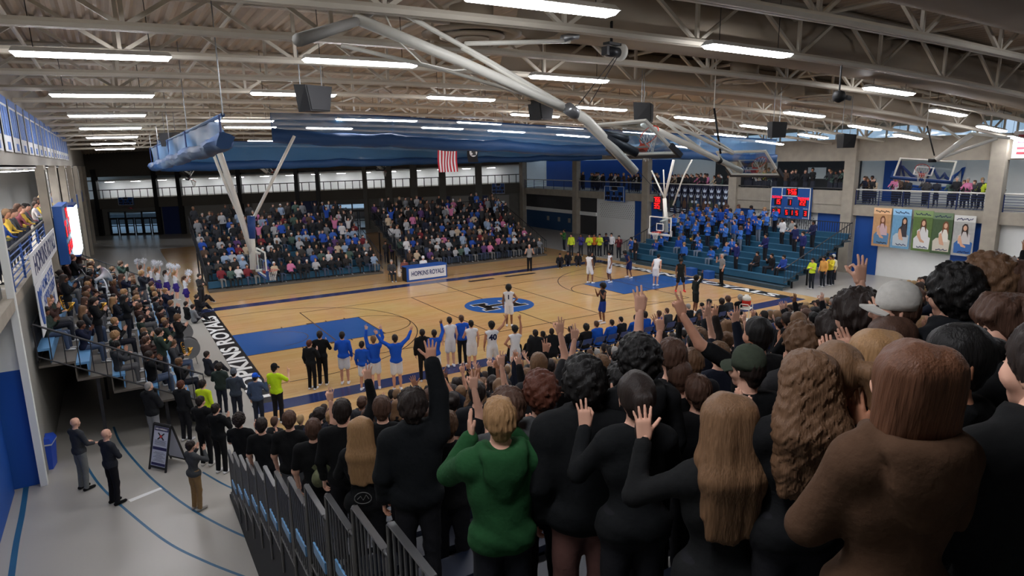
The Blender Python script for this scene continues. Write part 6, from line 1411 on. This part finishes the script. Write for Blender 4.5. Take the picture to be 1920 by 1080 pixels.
# camera-side seated officials by the scorer table
for k, (px, py, lab, tc) in enumerate(((737, 527, 'person in dark grey seated on a stool left of the scorer table', (60, 60, 62)),)):
    p = onfloor(px, py); t = thing('stool', 'low dark stool under the person left of the scorer table', 'stool', (p[0], p[1]+.1, 0)); MB().box((-.2, -.2, .42), (.2, .2, .47)).build('seat', BLACK, t)
    for a in (-.17, .17):
        for b in (-.17, .17): MB().tube((a, b, 0), (a, b, .42), .015, n=6).build('leg', BLACK, t)
    person(template('sitfar', seat=.54, legs=('sit', 'sit'), arms=('lap', 'lap'), top=SW, h=.024, hh=.014), (p[0], p[1]+.12, 0), 3.0, 1.78, 0, tc, (44, 46, 52), hair='short', hc='grey', label=lab)
for k in range(4):
    x = 11.7+.66*k; tc = [(120, 70, 60), (60, 60, 64), (226, 226, 226), (40, 44, 60)][k]
    t = thing('stool', 'dark stool behind the scorer table, %s from the left' % ORD[k], 'stool', (x, 17.75, 0), 0, 'stools behind the scorer table'); MB().box((-.2, -.2, .42), (.2, .2, .47)).build('seat', BLACK, t)
    for a in (-.17, .17): MB().tube((a, 0, 0), (a, 0, .42), .03, n=6).build('leg', BLACK, t)
    person(template('sitfar', seat=.54, legs=('sit', 'sit'), arms=('lap', 'lap'), top=SW, h=.024, hh=.014), (x, 17.75, 0), 3.1, 1.78, r5.choice([0, 1]), tc, (44, 46, 52), hair=None if k == 2 else 'short', hc='dark', cap='beanie' if k == 2 else None, capc=(226, 226, 226), label='person in %s sitting behind the scorer table' % ['brick red', 'dark grey', 'white with a white cap', 'navy'][k])
# security and staff in vests, standing by the far right corner
VY = (206, 226, 60)
for k, (px, py, tc, lab, sk, cp) in enumerate(((1071, 481, VY, 'person in yellow vest standing alone at the corner doorway, leftmost vest', 1, None), (1089, 481, (60, 60, 130), 'person in purple and yellow vest second at the corner', 3, None), (1105, 482, VY, 'tall person in yellow vest, third of the corner vests', 1, None), (1114, 481, (216, 130, 60), 'person in orange and yellow vest, fourth at the corner', 2, None), (1124, 482, VY, 'person in yellow vest, rightmost of the corner vests', 1, None), (1136, 480, (40, 44, 70), 'person in navy beside the white corner wall', 3, None), (1146, 480, (214, 216, 220), 'person in white jacket standing against the white corner wall', 0, None), (1160, 486, (94, 40, 48), 'person in maroon top against the white corner wall', 0, None), (1183, 490, (50, 90, 170), 'person in blue at the visiting bleacher steps', 0, None), (1191, 494, (34, 34, 40), 'person in black beside the visiting bleacher steps', 0, None), (1058, 470, (60, 110, 60), 'person in green vest in the dark doorway', 2, None),
      (1520, 560, VY, 'person in yellow vest at the near end of the visiting bleacher, leftmost', 1, None), (1540, 566, (232, 170, 90), 'person in orange vest at the near end of the visiting bleacher', 2, None), (1553, 562, (226, 206, 60), 'person in yellow vest right of the orange one', 2, None), (1565, 568, (222, 220, 200), 'person with white headscarf at the near end of the visiting bleacher', 3, 'beanie'), (1587, 585, (222, 208, 170), 'person in pale jacket before the blue wall panel', 2, 'beanie'))):
    p = onfloor(px, py) if k < 11 else at(px, py-12, 'y', .55)
    if k >= 11: p[2] = 0; p[0] = min(p[0], 31)
    person(template('staff%d' % (k % 3), arms=[('down', 'down'), ('clap', 'clap'), ('cross', 'crossL')][k % 3], top=TE, h=.024, hh=.014), (p[0], p[1], 0), 2.2 if k < 8 else 1.4, 1.78, sk, tc, (40, 44, 52), hair='short' if not cp else None, hc='black', cap=cp, capc=(230, 228, 224), label=lab)
for k, (px, py) in enumerate(((1065, 495), (1084, 497), (1110, 497), (1050, 500))):
    p = onfloor(px, py); person(template('ground', seat=.14, legs=('ground', 'ground'), arms=('lap', 'lap'), top=SW, h=.024, hh=.014), (p[0], p[1], 0), 2.5, 1.75, 2, (30, 30, 34), (40, 40, 46), hair='short', hc='black', label='person in black on the floor at the court corner, %s from the left' % ORD[k])
# ---- bands
def seated_on(B, a, k, key, kw, rz, H=1.74, **pk):
    F, run, rise, z0, n, wd = BL[B]; p = F(a, (k+1)*run-.16, z0+k*rise)
    return person(template(key, **dict(dict(seat=.515, legs=('sit', 'sit'), h=.03, hh=.017, hx=.011), **kw)), p, rz, H, **pk)
def stand_on(B, a, k, key, kw, rz, H=1.74, **pk):
    F, run, rise, z0, n, wd = BL[B]; p = F(a, k*run+.25, z0+k*rise)
    return person(template(key, **dict(dict(h=.03, hh=.017, hx=.011), **kw)), p, rz, H, **pk)
GOLD = mat('brass_gold', (206, 160, 70), .22, .95); SILV = mat('silver_horn', (190, 194, 200), .2, .9); HWHT = mat('horn_white', (232, 236, 240), .3)
def sax_mesh():
    mb = MB(); mb.path([(0, .02, .33), (0, -.05, .36), (0, -.08, .30), (0, -.06, .02), (0, -.02, -.10), (0, .06, -.13), (0, .13, -.07), (0, .17, .10)], [.010, .012, .016, .028, .036, .042, .05, .095], 12)
    for z in (.2, .12, .04, -.03): mb.tube((0, -.03, z), (.03, -.0, z), .022, n=8)
    return mb.mesh('saxophone', [GOLD], True)
SAXM = sax_mesh()
wall = 0; BANDL = []
for k in range(5):
    a = .35+r5.uniform(0, .2); j = 0
    while a < 16.6:
        if r5.random() < .80:
            BANDL.append((k, a))
        a += r5.uniform(.86, 1.06)
rowc = {}
for k, a in BANDL:
    j = rowc.get(k, 0); rowc[k] = j+1; fem = r5.random() < .45; tc = r5.choice([BLK, BLK, (34, 36, 44), (26, 30, 50), (56, 58, 62), (60, 42, 38), (44, 56, 50)]); st = r5.random() < .25
    hs = r5.choice(HS[int(fem)]); hc = r5.choice(HC); ar = r5.choice(['play', 'clap', 'lap', 'clapface'])
    f_ = stand_on if st else seated_on
    o = f_('L', a, k, 'bandL_%d_%d_%s' % (st, fem, ar), dict(arms=(ar, ar), fem=int(fem), top=HD), -PI/2+r5.uniform(-.3, .3), r5.uniform(1.62, 1.82), skin=r5.choice([0, 0, 1, 3]), top=tc, pants=r5.choice([(34, 36, 44), (70, 82, 104), (90, 90, 92)]), hair=hs, hc=hc,
       label='band member, %s %s hair %s, %s in row %s along left wall' % (HN[hs], HCN[hc], 'standing' if st else 'seated', ORD[j], ORD[k]), group='home band on the left bleacher')
    if a < 9 and ar == 'play' and not st or (k >= 3 and a < 6 and ar in ('play', 'lap')):
        F, run, rise, z0, n, wd = BL['L']; p = F(a, (k+1)*run-.16, z0+k*rise)+V3(.34, 0, .86)
        s = bpy.data.objects.new('saxophone', SAXM); s.location = tuple(p); s.rotation_euler = (.1, 0, -PI/2+r5.uniform(-.4, .4)); C.objects.link(s); tag(s, 'gold saxophone held by the band member %s in row %s along the left wall' % (ORD[j], ORD[k]), 'saxophone', 'saxophones of the home band')
def sousaphone(px, py, y, m, rz, label):
    p = at(px, py, 'y', y); t = thing('sousaphone', label, 'sousaphone', p, rz)
    MB().lathe([(.06, -.5), (.07, -.3), (.10, -.16), (.17, -.06), (.27, -.01), (.34, .0), (.33, .012), (.16, -.03), (.08, -.14)], n=26, R=rotm('x', -1.2)).build('bell', m, t, True)
    MB().path([(.36*math.cos(u), -.35+.1*u/6, -.55+.42*math.sin(u)) for u in np.linspace(1.6, 7.6, 26)], [.055-.0012*i for i in range(26)], 10).build('body_tube', m, t, True)
    MB().tube((.1, -.3, -.45), (.1, -.12, -.5), .03, n=8).build('valve_block', m, t)
sousaphone(158, 517, 8.9, SILV, -1.3, 'silver sousaphone with grey bell rising over the back rows of the home band'); sousaphone(200, 514, 9.6, HWHT, -1.1, 'bright white sousaphone bell right of the silver one')
# gold saxophones standing out in a column near the band's end
for k, (px, py) in enumerate(((172, 548), (168, 566), (176, 584), (164, 602), (172, 622), (160, 640), (168, 660), (154, 678))):
    p = at(px, py, 'y', 9.5-1.05*k); s = bpy.data.objects.new('saxophone', SAXM); s.location = tuple(p); s.scale = (.8,)*3; s.rotation_euler = (.15, 0, -1.2+.3*k); C.objects.link(s); tag(s, 'large gold saxophone, %s from the top of the gold column beside the left wall' % ORD[k], 'saxophone', 'saxophones of the home band')
DRUM = mat('drum_black', (26, 26, 28), .3); HEAD_ = mat('drum_head', (205, 205, 202), .5)
def drum(px, py, r, d, z, label, axis='z', z0=None):
    p = at(px, py, 'z', z); t = thing('drum', label, 'drum', p, 0, 'drums in front of the home band'); Rm = None if axis == 'z' else rotm('x', PI/2)@rotm('y', .0)
    MB().lathe([(r, -d/2), (r, d/2)], n=28, R=Rm).build('shell', DRUM, t, True); MB().lathe([(r*.98, d/2), (r*.98, d/2+.01)], n=28, R=Rm).build('drum_head', HEAD_ if axis == 'z' else DRUM, t)
    for e in (-d/2, d/2): MB().lathe([(r*1.02, e-.02), (r*1.02, e+.02)], n=28, R=Rm).build('hoop', GALV, t)
    h = p[2]
    for a in (-.7, .7): MB().tube((r*a*.8, .0, -(r if axis != 'z' else d/2)*.8), (r*a, r*.3*(1 if a > 0 else -1), -h), .02, n=6).build('stand_leg', GALV, t)
drum(352, 652, .40, .40, .72, 'big black bass drum on the floor facing the camera', 'y'); drum(344, 622, .34, .36, .75, 'black bass drum just behind the biggest one', 'y'); drum(332, 612, .19, .22, .95, 'snare drum with pale head beside the bass drums'); drum(325, 596, .18, .3, .95, 'farther tom drum with pale head'); drum(318, 606, .17, .3, .9, 'small tom drum between the others')
for k, (px, py, tc) in enumerate(((392, 705, (40, 42, 50)), (378, 570, (26, 26, 28)), (372, 585, (26, 26, 30)), (352, 600, (26, 26, 28)), (365, 606, (120, 122, 126)))):
    p = onfloor(px, py); person(template('ground', seat=.14, legs=('ground', 'ground'), arms=('lap', 'lap'), top=SW, h=.024, hh=.014), (p[0], p[1], 0), -1.2, 1.72, 0, tc, (40, 40, 46), hair='short', hc='dark', label='person sitting on the floor beside the lettered baseline, %s from the camera' % ORD[k])
# cheerleaders with pom-poms
POM = mat('pom_white', (226, 228, 234), .7); pr = np.random.default_rng(3)
def pom_mesh():
    mb = MB()
    for i in range(90):
        d = pr.normal(size=3); d /= np.linalg.norm(d); s = np.cross(d, pr.normal(size=3)); s /= np.linalg.norm(s); mb.add([d*.02-s*.012, d*.02+s*.012, d*.16+s*.006+V3(0, 0, -.02), d*.16-s*.006+V3(0, 0, -.02)], [(0, 1, 2, 3)])
    return mb.mesh('pom_pom', [POM])
POMM = pom_mesh()
for k, (px, py) in enumerate(((352, 574), (333, 563), (316, 560), (300, 556), (286, 552), (270, 548))):
    p = onfloor(px, py); tp = template('cheer%d' % (k % 2), arms=[('up', 'half'), ('high', 'up')][k % 2], gest=('fist', 'fist'), top='jersey', fem=1, shorts=1, skirt=1, h=.022, hh=.013)
    o = person(tp, (p[0], p[1], 0), -1.3+.15*k, 1.66, 0, (224, 224, 230), (58, 44, 120), hair='pony', hc=['brown', 'blonde', 'dark', 'darkblonde', 'blonde', 'brown'][k], label='cheerleader in white top and purple skirt, %s from the court corner' % ORD[k], group='cheerleaders at the court corner')
    bpy.context.view_layer.update()
    for j, (W, d) in enumerate(tp[2]):
        c = o.matrix_world @ Vector(W+d/np.linalg.norm(d)*.1); s = bpy.data.objects.new('pom_pom', POMM); s.location = c; s.scale = (1.25,)*3; s.rotation_euler = (k, j, 0); C.objects.link(s); tag(s, 'white pom-pom in the %s hand of the cheerleader %s from the court corner' % (('right', 'left')[j], ORD[k]), 'pom-pom', 'white pom-poms')
p = onfloor(372, 585); person(template('staff2', arms=('cross', 'crossL'), top=TE, h=.024, hh=.014), (p[0]+.35, p[1]+1.3, 0), -2.4, 1.8, 0, (52, 52, 54), (44, 44, 48), hair='short', hc='dark', label='person in grey standing at the corner of the left far bleacher')
# visiting band in blue on the right bleacher
VB = (52, 104, 190); jr = {}
pos = []
for k in range(8, 0, -1):
    n_ = {8: 8, 7: 8, 6: 8, 5: 7, 4: 6, 3: 5, 2: 4, 1: 3}[k]
    for j in range(n_): pos.append((k, 1.2+(7.6/n_)*(j+.5)+r5.uniform(-.18, .18)+(.2 if k > 5 else 0)))
for k, a in pos:
    j = jr.get(k, 0); jr[k] = j+1; st = k > 3; hc = r5.choice(HC); fem = r5.random() < .4; hs = r5.choice(HS[int(fem)]); ar = r5.choice([('cross', 'crossL'), ('play', 'play'), ('down', 'down'), ('clap', 'clap')])
    tc = r5.choice([VB, VB, VB, (70, 120, 200), (36, 78, 170)])
    if ar[0] == 'play' and r5.random() < .6:
        F, run, rise, z0, n, wd = BL['R']; q = F(a, k*run+.25, z0+k*rise)+V3(-.32, 0, 1.12 if st else .9); s = bpy.data.objects.new('saxophone', SAXM); s.location = tuple(q); s.rotation_euler = (.1, 0, PI/2); C.objects.link(s); tag(s, 'brass horn held by the visiting band member %s in row %s' % (ORD[j], ORD[k]), 'saxophone', 'horns of the visiting band')
    (stand_on if st else seated_on)('R', a, k, 'bandR_%d_%d_%s' % (st, fem, ar[0]), dict(arms=ar, fem=int(fem), top=SW), PI/2+r5.uniform(-.3, .3), r5.uniform(1.62, 1.8), skin=r5.choice([0, 0, 1, 2, 3]), top=tc, pants=r5.choice([(112, 124, 140), (34, 36, 44), (44, 46, 56)]), hair=hs, hc=hc,
        label='visiting musician in blue, %s %s hair, %s in row %s, teal bleacher' % (HN[hs], HCN[hc].replace(' ', '-'), ORD[j], ORD[k]), group='visiting band on the right bleacher')
for k, (a, row, tc, lab) in enumerate(((10.2, 6, (214, 214, 216), 'person in white sweatshirt near the top of the visiting bleacher'), (10.9, 6, (150, 152, 150), 'person in grey jacket near the top of the visiting bleacher'), (11.6, 5, (40, 46, 90), 'person in navy with a white drum low on the visiting bleacher'), (12.3, 6, (36, 40, 70), 'person in navy highest at the near end of the visiting bleacher'), (12.6, 4, (40, 46, 100), 'person in navy and white at the near end of the visiting bleacher'), (10.6, 3, (36, 40, 90), 'person in dark blue in the middle of the visiting bleacher'), (9.6, 1, (36, 44, 100), 'person in blue and white standing low on the visiting bleacher'), (10.9, 1, (40, 40, 44), 'person in a dark suit seated low on the visiting bleacher'), (11.9, 1, (30, 30, 34), 'person in black seated low on the visiting bleacher'), (12.7, 1, (44, 70, 150), 'person in blue seated at the near end of the visiting bleacher'))):
    st = row > 2 or k == 6
    (stand_on if st else seated_on)('R', a, row, 'visit_%d_%d' % (st, k % 2), dict(arms=[('clap', 'down'), ('lap', 'lap')][k % 2], top=HD), PI/2-.3, 1.76, skin=3 if k in (0, 3) else 1, top=tc, pants=(40, 42, 48), hair='short', hc='black', label=lab)
# instrument boxes on the front step
for k, (px, py) in enumerate(((1296, 505), (1328, 508))):
    p = at(px, py, 'x', 27.1); t = thing('equipment_box', 'blue equipment box at the foot of the visiting bleacher, '+('left of two' if k == 0 else 'right of two'), 'box', (p[0], p[1], 0)); MB().box((-.25, -.3, 0), (.25, .3, .42)).build('body', BLUE, t); MB().box((-.26, -.31, .42), (.26, .31, .47)).build('lid', SBLUE, t)
# ---- everyone past the limit: one body of spectators (far bleachers, galleries, far end of the student stand)
TC = [(26, 26, 28), (22, 23, 26), (28, 28, 32), (34, 34, 38), (40, 36, 36), (30, 32, 36), (48, 50, 54), (26, 28, 34), (64, 60, 58), (26, 26, 28), (36, 40, 52), (30, 32, 36), (44, 46, 52), (24, 30, 52), (60, 60, 62), (210, 210, 212), (176, 178, 182), (36, 80, 176), (54, 96, 180), (120, 36, 46), (196, 176, 150), (86, 66, 54), (70, 92, 84), (206, 120, 160), (90, 60, 110), (130, 134, 140), (34, 36, 40), (150, 170, 196)]
for B in ('A', 'B'):
    F, run, rise, z0, n, wd = BL[B]
    for k in range(n):
        a = .3
        while a < wd-.2:
            st = r5.random() < (.12 if k < 5 else .45) and k > 0
            if r5.random() < .95 and not (B == 'A' and k == 0 and a < .6):
                p = F(a, k*run+.3 if st else (k+1)*run-.16, z0+k*rise)
                CROWD.append(('up' if st and r5.random() < .3 else 'stand' if st else 'sit', p, PI+r5.uniform(-.3, .3), r5.uniform(1.6, 1.82), r5.choice(TC), r5.choice([(34, 36, 44), (60, 72, 96), (26, 26, 28), (120, 120, 120)]), r5.random() < .08))
            a += r5.uniform(.44, .56)
for k in range(130):
    y = r5.uniform(-5.5, 31)
    if 2.3 < y < 3.1 or 11.2 < y < 12: continue
    CROWD.append(('rail', V3(RX+.15, y, 4.3+(.45 if 3 < y < 11.4 else 0)), PI/2+r5.uniform(-.3, .3), r5.uniform(1.62, 1.84), VY if k in (4, 9) else r5.choice(TC[:17]+TC[20:24]), (40, 44, 56), r5.random() < .1))
for y in (-1.3, -.3, .7, 1.9, 2.8, 3.6, 4.6, 5.6, 6.6, 7.3, 10, 10.8, 11.7, 12.8, 15.4, 16.4, 17.6):
    CROWD.append(('rail', V3(LX-.45, y, 4.6), -PI/2+r5.uniform(-.4, .4), r5.uniform(1.62, 1.84), r5.choice([(206, 170, 60), (36, 80, 160), (150, 80, 90), (120, 130, 90), (60, 60, 64), (206, 196, 190)]), (40, 44, 56), r5.random() < .2))
for x in (13.5, 14.0, 12.2): CROWD.append(('stand', V3(x-.5, 24.5, 0), PI, 1.7, r5.choice(TC), (40, 44, 56), False))
LOW = {}
def low(kind):
    if kind not in LOW:
        kw = dict(h=.083, hh=.040, hands=False)
        kw.update({'sit': dict(seat=.515, legs=('sit', 'sit'), arms=('lap', 'clap'), top=SW), 'stand': dict(arms=('clap', 'down'), top=SW), 'up': dict(arms=('up', 'up'), top=SW), 'rail': dict(arms=('rail', 'rail'), lean=.12, top=SW)}[kind])
        v, q, l, Mh, _ = figure(**kw)
        hp2 = [(V3(0, -.024, .045), V3(0, 0, .05), .098, .092, (.93, 1, 1.05), 6, .03), (V3(0, -.055, -.01), V3(0, -.052, -.055), .074, .058, None, 6, .03)]
        hv, hq, hl = surface(hp2, .046); hv = hv@np.array(Mh.to_3x3()).T+np.array(Mh.translation)
        LOW[kind] = (np.concatenate([v, hv]), np.concatenate([q, hq+len(v)]), np.concatenate([l, hl]))
    return LOW[kind]
V_, Q_, K_ = [], [], []; nb = 0
skl = [np.array(lin(c)) for c in ((222, 172, 148), (206, 152, 126), (176, 122, 94), (122, 82, 62))]; hcl = [np.array(lin(c)) for c in ((30, 24, 22), (54, 40, 32), (84, 60, 46), (120, 92, 66), (170, 140, 100), (150, 146, 142))]
for kind, p, rz, H, tc, pc, cp in CROWD:
    v, q, l = low(kind); R_ = rotm('z', rz)*(H/1.75); V_.append(v@R_.T+np.array(p)); Q_.append(q+nb); nb += len(v)
    pal = np.zeros((7, 4)); pal[SKIN] = skl[r5.choice([0, 0, 0, 1, 1, 2, 3])]; pal[TOP] = lin(tc); pal[PANTS] = lin(pc); pal[SHOE] = lin(r5.choice([(220, 220, 222), (40, 40, 42)])); pal[DARK] = lin((50, 36, 30)); pal[LIP] = lin((170, 104, 96)); pal[6] = lin((224, 224, 226)) if cp else hcl[r5.choice([0, 0, 1, 1, 2, 3, 4, 5])]
    K_.append(pal[l])
me = rawmesh('crowd', np.concatenate(V_), np.concatenate(Q_), [], None, True); K_ = np.concatenate(K_).astype(np.float32)
at_ = me.attributes.new('cloth_colour', 'FLOAT_COLOR', 'FACE'); at_.data.foreach_set('color', K_.ravel())
m = bpy.data.materials.new('crowd_cloth'); m.use_nodes = True; b_ = m.node_tree.nodes['Principled BSDF']; b_.inputs['Roughness'].default_value = .85; an = m.node_tree.nodes.new('ShaderNodeAttribute'); an.attribute_name = 'cloth_colour'; m.node_tree.links.new(an.outputs['Color'], b_.inputs['Base Color']); me.materials.append(m)
o = link(bpy.data.objects.new('crowd', me)); tag(o, 'crowd of spectators filling the two far bleachers, the galleries and the far student rows', 'crowd', None, 'stuff')
print('PEOPLE', NP[0], 'crowd', len(CROWD), 'crowd faces', len(Q_) and sum(len(a) for a in Q_), 'fill', len(FILL))
